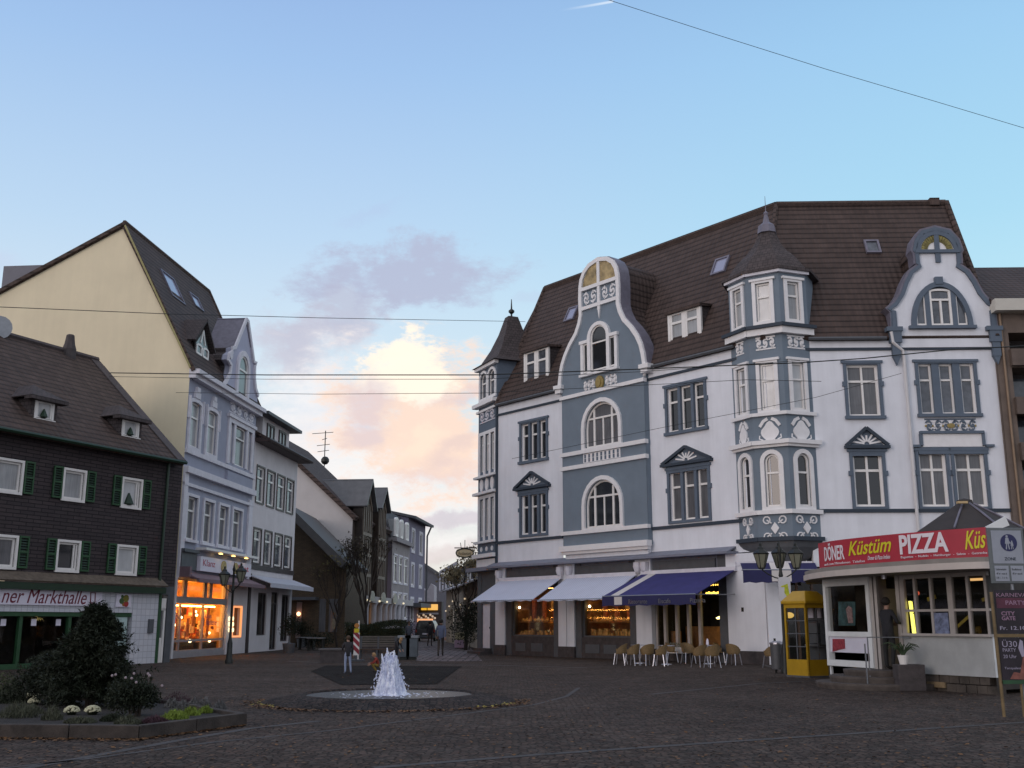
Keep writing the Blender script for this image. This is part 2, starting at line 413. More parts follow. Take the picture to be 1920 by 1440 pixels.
    def _build(s, name, mat, parent=None, smooth=False, base=None, bevel=0, label=None, recalc=True):
        o3 = Vector((0, 0, 0))
        if parent is not None:
            q = parent
            while q is not None: o3 = o3 + q.location; q = q.parent
        elif base is not None: o3 = Vector(base)
        me = bpy.data.meshes.new(name); me.from_pydata([tuple(p - o3) for p in s.v], [], s.f)
        mats = mat if isinstance(mat, (list, tuple)) else [mat]
        for m in mats: me.materials.append(m)
        me.polygons.foreach_set('material_index', s.mi if len(mats) > 1 else [0] * len(s.f))
        uvl = me.uv_layers.new(name='uv'); data = uvl.data; V = me.vertices
        for p in me.polygons:
            n = p.normal
            if abs(n.z) > .97: u = Vector((1, 0, 0)); w = Vector((0, 1, 0))
            else:
                u = Vector((-n.y, n.x, 0)).normalized(); w = n.cross(u)
                if w.z < 0: w = -w
                if u.x < -1e-6: u = -u
            for li in p.loop_indices:
                co = V[me.loops[li].vertex_index].co + o3; data[li].uv = (co.dot(u), co.dot(w))
        if recalc:
            bm = bmesh.new(); bm.from_mesh(me); bmesh.ops.recalc_face_normals(bm, faces=bm.faces); bm.to_mesh(me); bm.free()
        if smooth:
            me.polygons.foreach_set('use_smooth', [True] * len(me.polygons))
            try: me.set_sharp_from_angle(angle=radians(40))
            except Exception: pass
        o = bpy.data.objects.new(name, me); C.objects.link(o)
        if parent is not None: o.parent = parent
        else: o.location = o3
        if bevel:
            md = o.modifiers.new('bevel', 'BEVEL'); md.width = bevel; md.segments = 2; md.limit_method = 'ANGLE'
        if label: o['label'] = label
        return o
def tag(o, label=None, cat=None, group=None, kind=None):
    for k, v in (('label', label), ('category', cat), ('group', group), ('kind', kind)):
        if v: o[k] = v
    return o
def thing(name, loc, label, cat, group=None, rz=0.0):
    o = bpy.data.objects.new(name, None); C.objects.link(o); o.location = Vector(loc); o.rotation_euler[2] = rz
    o.empty_display_size = .3
    return tag(o, label, cat, group)
def copy_tree(o, parent=None, label=None, loc=None, rz=None):
    c = o.copy(); C.objects.link(c); c.parent = parent
    if label: c['label'] = label
    if loc is not None: c.location = Vector(loc)
    if rz is not None: c.rotation_euler[2] = rz
    for ch in o.children: copy_tree(ch, c)
    return c
def text(name, body, fr, s, z, h, y, mat, parent, width=None, shear=0.0, bold=0.0, depth=.008, align='LEFT', rot=0.0, rough=False):
    cu = bpy.data.curves.new(name, 'FONT'); cu.body = body; cu.size = 1; cu.shear = shear; cu.offset = bold
    cu.align_x = align; cu.extrude = 0; cu.resolution_u = 3
    t = bpy.data.objects.new('tmp', cu); C.objects.link(t)
    me = bpy.data.meshes.new_from_object(t.evaluated_get(bpy.context.evaluated_depsgraph_get()))
    bpy.data.objects.remove(t)
    xs = [v.co.x for v in me.vertices]; ys = [v.co.y for v in me.vertices]
    if not xs: return None
    k = h / (max(ys) - min(ys)) if width is None or h else 1
    kx = (width / (max(xs) - min(xs))) if width else k
    x0 = min(xs) if align == 'LEFT' else (min(xs) + max(xs)) / 2; y0 = min(ys)
    mb = MB(fr)
    def tr(v):
        a, b = (v.co.x - x0) * kx, (v.co.y - y0) * k
        return (s + a * cos(rot) - b * sin(rot), y, z + a * sin(rot) + b * cos(rot))
    mb.add([tr(v) for v in me.vertices], [list(p.vertices) for p in me.polygons])
    # give the letters their small thickness: a second copy behind plus nothing between is enough at 8 mm
    o = mb.build(name, mat, parent, recalc=False)
    sm = o.modifiers.new('solid', 'SOLIDIFY'); sm.thickness = depth; sm.offset = 0
    bpy.data.meshes.remove(me)
    return o

def archpath(s0, s1, z0, z1, rise, n=12):
    if rise <= 0: return [(s0, z0), (s0, z1), (s1, z1), (s1, z0)]
    c = (s0 + s1) / 2; r = (s1 - s0) / 2; zc = z1 - rise
    return [(s0, z0)] + [(c - r * cos(pi * i / n), zc + rise * sin(pi * i / n)) for i in range(n + 1)] + [(s1, z0)]
def wall(mb, s0, s1, z0, z1, holes=(), y=0.0, depth=.2, soffit=True):
    """front skin of a wall with real openings and their reveals; holes (a0,a1,b0,b1,rise)"""
    hs = []
    for h in holes:
        a0, a1, b0, b1 = h[:4]
        a0, a1 = max(a0, s0 + .01), min(a1, s1 - .01); b0, b1 = max(b0, z0 + .01), min(b1, z1 - .01)
        if a1 > a0 and b1 > b0: hs.append((a0, a1, b0, b1, h[4] if len(h) > 4 else 0))
    X = sorted({s0, s1, *[h[0] for h in hs], *[h[1] for h in hs]}); Z = sorted({z0, z1, *[h[2] for h in hs], *[h[3] for h in hs]})
    for i in range(len(X) - 1):
        for j in range(len(Z) - 1):
            cx, cz = (X[i] + X[i + 1]) / 2, (Z[j] + Z[j + 1]) / 2
            if any(h[0] < cx < h[1] and h[2] < cz < h[3] for h in hs): continue
            mb.poly([(X[i], y, Z[j]), (X[i + 1], y, Z[j]), (X[i + 1], y, Z[j + 1]), (X[i], y, Z[j + 1])])
    for a0, a1, b0, b1, rise in hs:
        P = archpath(a0, a1, b0, b1, rise)
        for i in range(len(P)):
            p, q = P[i], P[(i + 1) % len(P)]
            mb.poly([(p[0], y, p[1]), (q[0], y, q[1]), (q[0], y + depth, q[1]), (p[0], y + depth, p[1])])
        if rise > 0:
            A = P[1:-1]; m = len(A) // 2
            mb.poly([(a0, y, b1)] + [(a, y, z) for a, z in A[:m + 1]][::-1])
            mb.poly([(a1, y, b1)] + [(a, y, z) for a, z in A[m:]])
    return mb
def light(mb, s0, s1, z0, z1, y0, y1, w=.06, rise=0, tr=None, vm=0, tw=None, vtop=True):
    """one casement: outer frame, transom at fraction tr, vm vertical bars"""
    A = archpath(s0, s1, z0, z1, rise); B = archpath(s0 + w, s1 - w, z0 + w, z1 - w, max(rise - w * .6, 0) if rise else 0)
    mb.band(A, B, y0, y1, True)
    tw = tw or w; zt = z0 + (z1 - z0) * tr if tr else z1 - w
    if tr: mb.box(s0 + w, s1 - w, y0 - .012, y1, zt - tw / 2, zt + tw / 2)
    for k in range(vm):
        c = s0 + (s1 - s0) * (k + 1) / (vm + 1)
        mb.box(c - w * .45, c + w * .45, y0 - .006, y1, z0 + w, (zt - tw / 2) if (tr and not vtop) else z1 - w * (1 if not rise else .9))
PANES = [GLASS, NETD, GLASS, NET, NETD]
def window(root, fr, r, y=0.0, rise=0.0, recess=.18, tr=.68, vm=0, n=1, post=.12, postmat=None, fw=.07, fmat=FRAMEW, pane=None,
           surr=None, sill=None, label=None, prism_pane=True, vtop=True, tw=None):
    s0, s1, z0, z1 = r
    m = MB(fr); w = (s1 - s0 - post * (n - 1)) / n
    for k in range(n):
        a = s0 + k * (w + post); light(m, a, a + w, z0, z1, y + recess - .07, y + recess, fw, rise if n == 1 else 0, tr, vm, tw, vtop)
    wo = m.build('window', fmat, root, label=label)
    pm = pane or random.choice(PANES)
    p = MB(fr); pp = archpath(s0, s1, z0, z1, rise); p.poly([(a, y + recess - .015, z) for a, z in pp]); p.build('pane', pm, wo, recalc=False)
    if n > 1:
        q = MB(fr)
        for k in range(n - 1):
            a = s0 + (k + 1) * w + k * post; q.box(a, a + post, y - .03, y + recess - .02, z0, z1)
        q.build('mullion', postmat or TRIMB, wo)
    if surr:
        sw, sm, pr = surr[:3]; q = MB(fr)
        A = archpath(s0 - sw, s1 + sw, z0 if sill else z0 - sw, z1 + sw, rise + sw if rise else 0)
        B = archpath(s0, s1, z0, z1, rise)
        q.band(A, B, y - pr, y + .03, not sill)
        if len(surr) > 3:      # little lugs half way up the frame
            zm = z0 + (z1 - z0) * .62
            for a in (s0 - sw, s1 + sw): q.box(a - .07, a + .07, y - pr - .02, y + .02, zm - .1, zm + .1)
            q.box(s0 - sw - .08, s1 + sw + .08, y - pr - .03, y + .02, z1 + sw - .07, z1 + sw + .04)
        q.build('surround', sm, wo)
    if sill:
        q = MB(fr); q.box(s0 - (surr[0] if surr else .05) - .05, s1 + (surr[0] if surr else .05) + .05, y - .14, y + .05, z0 - .14, z0 - .002)
        q.build('sill', sill, wo)
    return wo
def pix_s(fr, px, py, s):
    """where the sight line through a pixel meets the cross plane at s: (y, z)"""
    r = ray(px, py); c = Vector((0, 0, EYE)); q = fr.P(s, 0, 0); t = (q - c).dot(fr.d) / r.dot(fr.d); p = c + r * t
    return (p - q).dot(fr.n), p.z
def shrink(r, w, top=None, bot=None): return (r[0] + w, r[1] - w, r[2] + (w if bot is None else bot), r[3] - (w if top is None else top))
# ------------------------------------------------------------------ the white corner building
FL = Fr(-.81, 56.87, .632, -.775)      # long side along the square, left
FRR = Fr(10.5, 43, .9996, -.03)        # right side, almost square to the camera
def stripes(name, ca, cb, pitch, duty=.5, rough=.8):
    m, T, b = principled(name)
    uv = T.new('ShaderNodeUVMap'); uv.uv_map = 'uv'; sp = T.new('ShaderNodeSeparateXYZ'); T.l.new(uv.outputs[0], sp.inputs[0])
    f = T.math('GREATER_THAN', T.math('FRACT', T.math('DIVIDE', sp.outputs[0], pitch)), duty)
    geo = T.new('ShaderNodeNewGeometry'); n = T.noise(geo.outputs['Position'], 2, 3)
    c = T.mix(f, ca, cb); c = T.mix(T.math('MULTIPLY', n, .25), c, (.25, .25, .3))
    T.l.new(c, b.inputs['Base Color']); b.inputs['Roughness'].default_value = rough
    return m
AWN = stripes('pale_striped_canvas', (.66, .68, .78), (.50, .54, .68), .16)
NAVY = plain('navy_canvas', (.035, .033, .15), .85, .15, 2)
NAVYD = plain('navy_valance', (.022, .022, .085), .85, .15, 2)
CREAMC = plain('cream_canvas', (.62, .58, .56), .85, .05)
GOLD = plain('old_gold', (.30, .22, .07), .5, .2, 6)
WARM = emit('warm_shop_lamp', (1, .50, .14), 9)
WARMS = emit('warm_bulb', (1, .72, .35), 12)
WOODD = plain('dark_wood', (.06, .03, .015), .5, .3, 6)
WOODM = plain('shop_shelf_wood', (.30, .14, .05), .5, .3, 6)
def glassclear():
    m, T, b = principled('shop_glass')
    b.inputs['Base Color'].default_value = (1, 1, 1, 1); b.inputs['Roughness'].default_value = 0.02
    b.inputs['Transmission Weight'].default_value = 1; b.inputs['IOR'].default_value = 1.02
    out = T.n['Material Output']; tr = T.new('ShaderNodeBsdfTransparent'); tr.inputs[0].default_value = (.86, .88, .88, 1)
    gl = T.new('ShaderNodeBsdfGlossy'); gl.inputs['Roughness'].default_value = .03
    fz = T.new('ShaderNodeFresnel'); fz.inputs[0].default_value = 1.45; mx = T.new('ShaderNodeMixShader')
    T.l.new(fz.outputs[0], mx.inputs[0]); T.l.new(tr.outputs[0], mx.inputs[1]); T.l.new(gl.outputs[0], mx.inputs[2]); T.l.new(mx.outputs[0], out.inputs[0])
    return m
SHOPGLASS = glassclear()

CB = thing('corner_building', (10.5, 43, 0), 'white four-storey corner building with grey-blue bays, corner oriel and brown tiled roof', 'building')
ZL = FL.Z(1130, 1050)                  # top of the ledge over the shops
ZE = FL.Z(1286, 665); ZE2 = FRR.Z(1600, 636); ZE = (ZE + ZE2) / 2
D = 3.7
# ridge corner: offset D inside both walls
import mathutils
def isect(p, d, q, e):
    t = (q - p).to_2d(); den = d.x * e.y - d.y * e.x
    return p + d * ((t.x * e.y - t.y * e.x) / den)
Q = isect(FL.P(0, D, 0), FL.d, FRR.P(0, D, 0), FRR.d)
CR = isect(FL.P(0, 0, 0), FL.d, FRR.P(0, 0, 0), FRR.d)
def proj(p):
    x, y, z = p[0], p[1], p[2] - EYE; f = y * cos(PITCH) + z * sin(PITCH); v = -y * sin(PITCH) + z * cos(PITCH)
    return 960 + FPX * x / f, 720 - FPX * v / f
ZR = AY(1465, 383, Q.y).z
SEND = FRR.S(1875, 770)
def roofy(z): return max(0, D * (z - ZE) / (ZR - ZE))

# ---- window rectangles
L2 = FL.R(978, 1025, 791, 862); L1 = FL.R(978, 1025, 925, 1001)
M2 = FL.R(1252, 1322, 722, 806); M1 = FL.R(1257, 1329, 880, 974)
ZS = FL.Z(1160, 1001) if 0 else FL.Z(1295, 985)   # string course under the first-floor windows
ZS2 = FL.Z(1300, 692)                            # string course under the eaves
BAY = (FL.S(1055, 900), FL.S(1212.5, 900)); BY = -.28
s1L = FL.S(1384, 640)
m = MB(FL)
wall(m, 0, BAY[0], ZL - .05, ZE, [L2, L1]); wall(m, BAY[1], FL.d.dot(CR - FL.o), ZL - .05, ZE, [M2, M1])
m.build('wall', WHITE, CB, recalc=False)
m = MB(FRR)
R21 = FRR.R(1589, 1648, 684, 780); R11 = FRR.R(1601, 1656, 850, 950)
R22 = FRR.R(1724, 1828, 682, 776); R12a = FRR.R(1725, 1776, 848, 950); R12b = FRR.R(1792, 1848, 848, 950)
GA = [(1676, 655), (1676, 616), (1668, 583), (1676, 570), (1688, 552), (1695, 530), (1704, 508), (1713, 499), (1715, 498), (1714, 474), (1713, 466)]
wall(m, .8, SEND, ZL - .05, ZE, [R21, R11, R22, R12a, R12b])
m.build('wall', WHITE, CB, recalc=False)
# windows, long side
TS = (.13, TRIMB, .07, 1)
window(CB, FL, L2, n=3, post=.14, surr=TS, sill=TRIMB, pane=GLASS, fw=.09)
window(CB, FL, L1, n=3, post=.14, surr=TS, pane=GLASS, fw=.09)
window(CB, FL, M2, n=3, post=.15, surr=TS, sill=TRIMB, pane=GLASS, fw=.09)
window(CB, FL, M1, n=3, post=.15, surr=TS, pane=NETD, fw=.09)
window(CB, FRR, R21, vm=1, surr=TS, sill=TRIMB, pane=NETD, fw=.09)
window(CB, FRR, R11, vm=1, surr=TS, pane=GLASS, fw=.1)
window(CB, FRR, R22, n=3, post=.3, surr=TS, sill=TRIMB, pane=GLASSB, fw=.08)
window(CB, FRR, R12a, vm=1, surr=TS, pane=NETD, fw=.1)
window(CB, FRR, R12b, vm=1, surr=TS, pane=NETD, fw=.1)
def pediment(fr, xl, xr, ybl, ybr, apx, apy, parts=7):
    a0 = fr.S(xl, ybl); a1 = fr.S(xr, ybr); zb = fr.Z((xl + xr) / 2, (ybl + ybr) / 2); ac = (a0 + a1) / 2; zt = fr.Z(apx, apy)
    m = MB(fr); m.prism([(a0 + .1, zb), (a1 - .1, zb), (ac, zt - .08)], -.06, .02); o = m.build('pediment', TRIMB, CB)
    m = MB(fr); m.stroke([(a0 - .05, zb), (ac, zt), ], .13, -.2, -.06); m.stroke([(ac, zt), (a1 + .05, zb)], .13, -.197, -.06)
    m.box(a0 - .1, a1 + .1, -.22, .02, zb - .12, zb - .001); m.build('moulding', TRIMD, o)
    m = MB(fr); h = zt - zb
    for k in range(parts):      # pale fan or scroll relief in the field
        an = pi * (k + .5) / parts; rr = .62 * h * (1 + .55 * abs(cos(an)))
        m.stroke([(ac + .1 * cos(an), zb + .06 + .1 * sin(an)), (ac + rr * cos(an), zb + .06 + rr * sin(an) * .8)], .07, -.1, -.061)
    m.build('relief', TRIMW, o)
    m = MB(fr); m.box(a0 + .12, a1 - .12, -.06, .02, zb - .42, zb - .125); m.build('lintel', TRIMB, o)
pediment(FL, 969, 1031, 917, 907, 997.5, 886)
pediment(FL, 1246, 1334, 871, 860, 1287, 838)
pediment(FRR, 1587, 1662, 836, 836, 1621, 803)
# flat head over the double window, white panel and stucco ornament above it
a0, a1, zb, zt = FRR.R(1729, 1840, 816, 838)
m = MB(FRR); m.box(a0, a1, -.07, .02, zb, zt + .05); p = m.build('frieze_panel', TRIMW, CB)
m = MB(FRR); m.box(a0 - .1, a1 + .1, -.16, .02, zt + .051, zt + .16)
m.box(a0 - .12, a0 - .001, -.12, .02, zb + .05, zt + .05); m.box(a1 + .001, a1 + .12, -.12, .02, zb + .05, zt + .05)
sl, sr = FRR.S(1709, 834), FRR.S(1862, 834)
m.box(sl, a0 - .121, -.16, .02, zb - .02, zb + .08); m.box(a1 + .121, sr, -.16, .02, zb - .02, zb + .08)
m.box(sl + .25, sr - .25, -.09, .02, zb - .3, zb - .021)
m.build('moulding', TRIMB, p)
def scrolls(fr, a0, a1, z0, z1, n, mat, parent, y=-.05, name='stucco_ornament', w=.05, y1=.01):
    m = MB(fr); h = (z1 - z0); L = (a1 - a0) / n; w *= 1.15
    m.box(a0, a1, y * .5, y1, z0 - .03, z0 + .03); m.box(a0, a1, y * .5, y1, z1 - .03, z1 + .03)
    for k in range(n):
        c = a0 + L * (k + .5); cz = (z0 + z1) / 2; sg = 1 if k % 2 else -1
        pts = [(c + L * .46 * t * cos(sg * (.5 + 5.0 * (1 - t))), cz + h * .46 * t * sin(sg * (.5 + 5.0 * (1 - t)))) for t in [.18 + .82 * i / 12 for i in range(13)]]
        m.stroke(pts, w, y, y1); m.stroke([(2 * c - a, 2 * cz - z) for a, z in pts], w, y * .9, y1)
        m.prism([(c - w, cz + h * .3), (c, cz + h * .48), (c + w, cz + h * .3), (c, cz + h * .2)], y, y1); m.prism([(c - w, cz - h * .3), (c, cz - h * .2), (c + w, cz - h * .3), (c, cz - h * .48)], y, y1)
        m.disc(c, cz, w * .9, y - .01, y1, 8)
    return m.build(name, mat, parent)
a0, a1, z0, z1 = FRR.R(1734, 1830, 786, 811)
o = scrolls(FRR, a0, a1, z0, z1, 6, TRIMB, CB, -.06)
scrolls(FRR, a0 + .1, a1 - .1, z0 + .1, z1 - .1, 9, TRIMW, CB, -.045, w=.04)
m = MB(FRR); m.box(a0, a1, -.04, .01, (z0 + z1) / 2 - .04, (z0 + z1) / 2 + .04); m.disc((a0 + a1) / 2, (z0 + z1) / 2, .16, -.08, .01, 12, .1); m.build('gilding', GOLD, CB)
# string courses
sC = FL.d.dot(CR - FL.o)
m = MB(FL); m.box(.02, BAY[0], -.08, .02, ZS - .07, ZS + .07); m.box(BAY[1], s1L, -.08, .02, ZS - .07, ZS + .07)
m.box(.02, BAY[0], -.08, .02, ZS2 - .06, ZS2 + .05); m.box(BAY[1], s1L, -.08, .02, ZS2 - .06, ZS2 + .05)
m.build('string_course', TRIMD, CB)
zr1 = FRR.Z(1700, 957.5); zr2 = FRR.Z(1700, 654)
m = MB(FRR); m.box(1.6, SEND, -.08, .02, zr1 - .07, zr1 + .07); m.box(1.6, SEND, -.08, .02, zr2 - .06, zr2 + .05); m.build('string_course', TRIMD, CB)

# ---- the blue bay with its curved gable
b0, b1 = BAY
A2 = FL.R(1097, 1161, 753, 836, BY); A1 = FL.R(1098, 1164, 899, 988, BY)
sb0, sb1 = FL.S(1055, 900, BY), FL.S(1213, 900, BY)
zbot = FL.Z(1135, 1026, BY)
gx = lambda X, Y: FL.pix(860 + X / 3.6, 460 + Y / 3.6, BY)
zsh = (gx(690, 950)[1] + gx(1240, 800)[1]) / 2
m = MB(FL)
wall(m, sb0, sb1, zbot, zsh, [(*A2, (A2[1] - A2[0]) * .5), (*A1, (A1[1] - A1[0]) * .5)], BY)
m.box(sb0, sb0 + .02, BY, 0, zbot, zsh); m.box(sb1 - .02, sb1, BY, 0, zbot, zsh); m.box(sb0, sb1, BY + .02, 0, zbot, zbot + .02)
bayo = m.build('bay_wall', BLUE, CB, recalc=False)
gl = [(672, 915), (680, 830), (705, 760), (745, 680), (790, 600), (812, 520), (820, 440), (818, 330), (828, 240), (850, 180), (900, 118), (945, 92), (975, 84)]
gr = [(1020, 96), (1050, 122), (1068, 170), (1074, 230), (1072, 330), (1062, 380), (1078, 440), (1110, 500), (1160, 555), (1195, 620), (1220, 700), (1236, 775)]
gm = [gx(*p) for p in gl + gr]
sc_ = sum(p[0] for p in (gm[12],)) 
# even the two halves out: mirror the mean outline about the bay's axis
ax = (sb0 + sb1) / 2
half = []
zs_ = [zsh + (gm[12][1] - zsh) * t for t in [0, .09, .17, .25, .33, .41, .49, .56, .70, .80, .87, .93, .975, 1]]
def wid(z):
    L = gm[:13]; R = gm[12:]
    def at(P):
        for i in range(len(P) - 1):
            lo, hi = sorted((P[i], P[i + 1]), key=lambda q: q[1])
            if lo[1] <= z <= hi[1]: return lo[0] + (hi[0] - lo[0]) * (z - lo[1]) / max(hi[1] - lo[1], 1e-6)
        return P[0][0] if P is L else P[-1][0]
    if z >= gm[12][1] - 1e-4: return 0
    return (at(R) - at(L)) / 2
hw = [wid(z) for z in zs_]; hw[0] = hw[1] * 1.03
outl = [(ax - w, z) for w, z in zip(hw, zs_)] + [(ax + w, z) for w, z in list(zip(hw, zs_))[-2::-1]]
zt_ = zs_[-1]
m = MB(FL); m.prism(outl, BY, .1); gab = m.build('gable', BLUE, CB)
def offs(P, d, cx):
    out = []
    for i, (a, z) in enumerate(P):
        p = P[max(i - 1, 0)]; q = P[min(i + 1, len(P) - 1)]; dx, dz = q[0] - p[0], q[1] - p[1]; l = math.hypot(dx, dz) or 1
        out.append((a - dz / l * d, z + dx / l * d))
    return out
m = MB(FL); m.band(offs(outl, .10, ax), offs(outl, -.11, ax), BY - .1, BY + .02); m.build('coping_edge', TRIMW, gab)
m = MB(FL); m.band(offs(outl, .14, ax), offs(outl, .0, ax), BY + .02, .38); m.build('coping', LEAD, gab, smooth=True)
m = MB(FL); inn = offs(outl, -.05, ax); n_ = len(inn)
m.add([(a, .1, z) for a, z in inn] + [(a, max(roofy(z) + .5, .2), z) for a, z in inn], [(i, i + 1, n_ + i + 1, n_ + i) for i in range(n_ - 1)])
m.build('gable_roof', TILE, gab)
m = MB(FL)
for sg in (-1, 1):
    c = ax + sg * (hw[1] + .12); m.box(c - .3, c + .3, BY - .2, .1, zsh - .22, zsh - .02); m.box(c - .22, c + .2, BY - .14, .08, zsh - .42, zsh - .221)
m.build('kneeler', TRIMW, gab)
# lunette with two painted panels, cross bar, openwork panel
zl0 = gx(952, 262)[1]; zl1 = gx(960, 102)[1]; lw = hw[9] - .14
m = MB(FL); m.prism([(ax - lw, zl0)] + [(ax + lw * cos(pi - pi * i / 14), zl0 + (zl1 - zl0) * sin(pi * i / 14)) for i in range(15)], BY - .03, BY)
lun = m.build('lunette', plain('ochre_mosaic', (.36, .27, .13), .6, .55, 2.2, fine=.5), gab)
m = MB(FL); m.box(ax - .09, ax + .09, BY - .09, BY + .01, zl0 - 1.3, zl1 + .02); m.box(ax - lw - .1, ax + lw + .1, BY - .11, BY + .01, zl0 - .1, zl0 + .08)
zl2 = gx(950, 395)[1]; m.box(ax - hw[7] + .1, ax + hw[7] - .1, BY - .11, BY + .01, zl2 - .1, zl2 + .08); m.prism([(ax - .1, zl2 - .1), (ax, zl2 - .75), (ax + .1, zl2 - .1)], BY - .08, BY)
m.build('cross_bars', TRIMW, gab)
scrolls(FL, ax - lw, ax - .15, zl2 + .12, zl0 - .15, 2, TRIMW, gab, BY - .05, w=.06, y1=BY); scrolls(FL, ax + .15, ax + lw, zl2 + .12, zl0 - .15, 2, TRIMW, gab, BY - .05, w=.06, y1=BY)
# three-part gable window
g0, g1 = gx(838, 700)[0], gx(1073, 700)[0]; gz0 = gx(955, 850)[1]; gz1 = gx(955, 522)[1]; gzs = (gx(850, 655)[1] + gx(1050, 600)[1]) / 2
gc = (g0 + g1) / 2; gw = (g1 - g0); cwid = gw * .27
m = MB(FL)
for a, b, zz, rr in ((g0 + .1, gc - cwid - .02, gzs - .1, 0), (gc - cwid + .1, gc + cwid - .1, gz1 - .12, cwid - .1), (gc + cwid + .02, g1 - .1, gzs - .1, 0)):
    light(m, a, b, gz0 + .08, zz, BY - .06, BY - .004, .07, rr, .62 if rr else None)
wo = m.build('window', FRAMEW, gab)
m = MB(FL)
m.poly([(g0 + .1, BY - .012, gz0 + .08), (gc - cwid, BY - .012, gz0 + .08), (gc - cwid, BY - .012, gzs - .1), (g0 + .1, BY - .012, gzs - .1)])
m.poly([(gc + cwid, BY - .012, gz0 + .08), (g1 - .1, BY - .012, gz0 + .08), (g1 - .1, BY - .012, gzs - .1), (gc + cwid, BY - .012, gzs - .1)])
m.poly([(a, BY - .012, z) for a, z in archpath(gc - cwid + .1, gc + cwid - .1, gz0 + .08, gz1 - .12, cwid - .1)])
m.build('pane', GLASS, wo, recalc=False)
m = MB(FL)
m.band(archpath(gc - cwid - .12, gc + cwid + .12, gz0, gz1 + .06, cwid + .12), archpath(gc - cwid + .09, gc + cwid - .09, gz0, gz1 - .12, cwid - .09), BY - .14, BY)
for a, b in ((g0 - .06, g0 + .12), (g1 - .12, g1 + .06)): m.box(a, b, BY - .12, BY, gz0, gzs)
m.box(g0 - .12, gc - cwid - .121, BY - .16, BY, gzs - .1, gzs + .06); m.box(gc + cwid + .121, g1 + .12, BY - .16, BY, gzs - .1, gzs + .06)
m.box(g0 - .12, g1 + .12, BY - .2, BY, gz0 - .12, gz0 - .001)
m.build('surround', TRIMW, wo)
zo0 = gx(957, 962)[1]; zo1 = gx(957, 890)[1]
scrolls(FL, g0 + .05, gc - .35, zo0, zo1, 3, TRIMW, gab, BY - .06, w=.07, y1=BY); scrolls(FL, gc + .35, g1 - .05, zo0, zo1, 3, TRIMW, gab, BY - .06, w=.07, y1=BY)
m = MB(FL); m.disc(gc, (zo0 + zo1) / 2, .27, BY - .1, BY, 16, .34); m.disc(gc, (zo0 + zo1) / 2, .13, BY - .14, BY, 10, .2); m.build('medallion', GOLD, gab)
# arched windows of the bay
for A in (A2, A1):
    rr = (A[1] - A[0]) * .5
    window(CB, FL, A, BY, rise=rr, tr=.66, vm=0, surr=(.2, TRIMW, .1), pane=NETD if A is A2 else GLASS, fw=.09, recess=.16)
    m = MB(FL); w_ = A[1] - A[0]; zt2 = A[2] + (A[3] - A[2]) * .66
    for f in (.24, .76): m.box(A[0] + w_ * f - .06, A[0] + w_ * f + .06, BY + .08, BY + .135, A[2] + .05, A[3] - rr * .26)
    m.box(A[0] + w_ * .5 - .04, A[0] + w_ * .5 + .04, BY + .085, BY + .134, A[2] + .05, zt2)
    m.build('glazing_bars', FRAMEW, CB)
m = MB(FL)
for (X, Y, th) in ((1130, 729.5, .11), (1132, 840, .12), (1132, 867, .12), (1134, 993, .11)):
    z = FL.Z(X, Y, BY); m.box(sb0 - .06, sb1 + .06, BY - .12, BY + .1, z - th, z + th * .6)
z = FL.Z(1135, 1023, BY); m.box(sb0 - .1, sb1 + .1, BY - .22, BY + .1, z - .16, z + .1); m.box(sb0 - .04, sb1 + .04, BY - .12, BY + .1, z - .3, z - .161)
m.build('moulding', TRIMW, CB)
# dentil panel between the two arched windows
a0, a1 = FL.S(1095, 860, BY), FL.S(1164, 850, BY); z0 = FL.Z(1130, 863, BY); z1 = FL.Z(1130, 846, BY)
m = MB(FL); m.box(a0, a1, BY - .05, BY, z0, z1); pn = m.build('dentil_panel', TRIMW, CB)
m = MB(FL)
for i in range(9):
    for j in range(2):
        c = a0 + (a1 - a0) * (i + .5) / 9; q = z0 + (z1 - z0) * (.27 + .46 * j); m.box(c - .06, c + .06, BY - .058, BY - .04, q - .09, q + .09)
m.build('recess', TRIMB, pn)
m = MB(FL); m.box(sb0 + .1, sb1 - .1, BY + .05, BY + .26, ZL, zbot); m.build('bay_base', WHITE, CB)

# ---- roof
def RV(fr, s, y, z): return fr.P(s, y, z)
sl_r = FL.S(1022, 548, D); zl_r = FL.Z(1022, 548, D)
eL = FL.P(.1, -.15, ZE - .1); hipL = FL.P(sl_r, D, ZR); hipR = Vector((Q.x, Q.y, ZR))
Ce = isect(FL.P(0, -.15, 0), FL.d, FRR.P(0, -.15, 0), FRR.d); Ce.z = ZE - .1
eR = FRR.P(SEND + .05, -.15, ZE - .1); rR = FRR.P(SEND + .05, D, ZR)
m = MB()
m.slab([eL, Ce, hipR, hipL], .25, True); m.slab([Ce, eR, rR, hipR], .25, True)
TLp = FL.P(.1, 0, 0) + Vector((-.42, .907, 0)) * 2.6; TLp.z = ZE - .1
m.slab([TLp, eL, hipL], .2, True)
bk = FL.P(sl_r, D * 2, ZE + 1); bk2 = isect(FL.P(0, D * 2, 0), FL.d, FRR.P(0, D * 2, 0), FRR.d); bk2.z = ZE + 1; bk3 = FRR.P(SEND, D * 2, ZE + 1)
m.slab([hipL, hipR, bk2, bk], .2, True); m.slab([hipR, rR, bk3, bk2], .2, True)
roof = m.build('roof', TILE, CB)
m = MB()
m.tube([hipL, hipR], .13, 6); m.tube([hipR, rR], .13, 6); m.tube([hipR, Ce], .12, 6); m.tube([hipL, eL], .12, 6)
m.tube([rR + Vector((.05, -.05, 0)), eR + Vector((.05, -.05, 0))], .13, 6)
m.build('ridge_tiles', TILE2, roof)
m = MB(FRR); a = FRR.S(1750, 380, D); m.box(a - .22, a + .22, D - .2, D + .2, ZR - .2, ZR + .16)
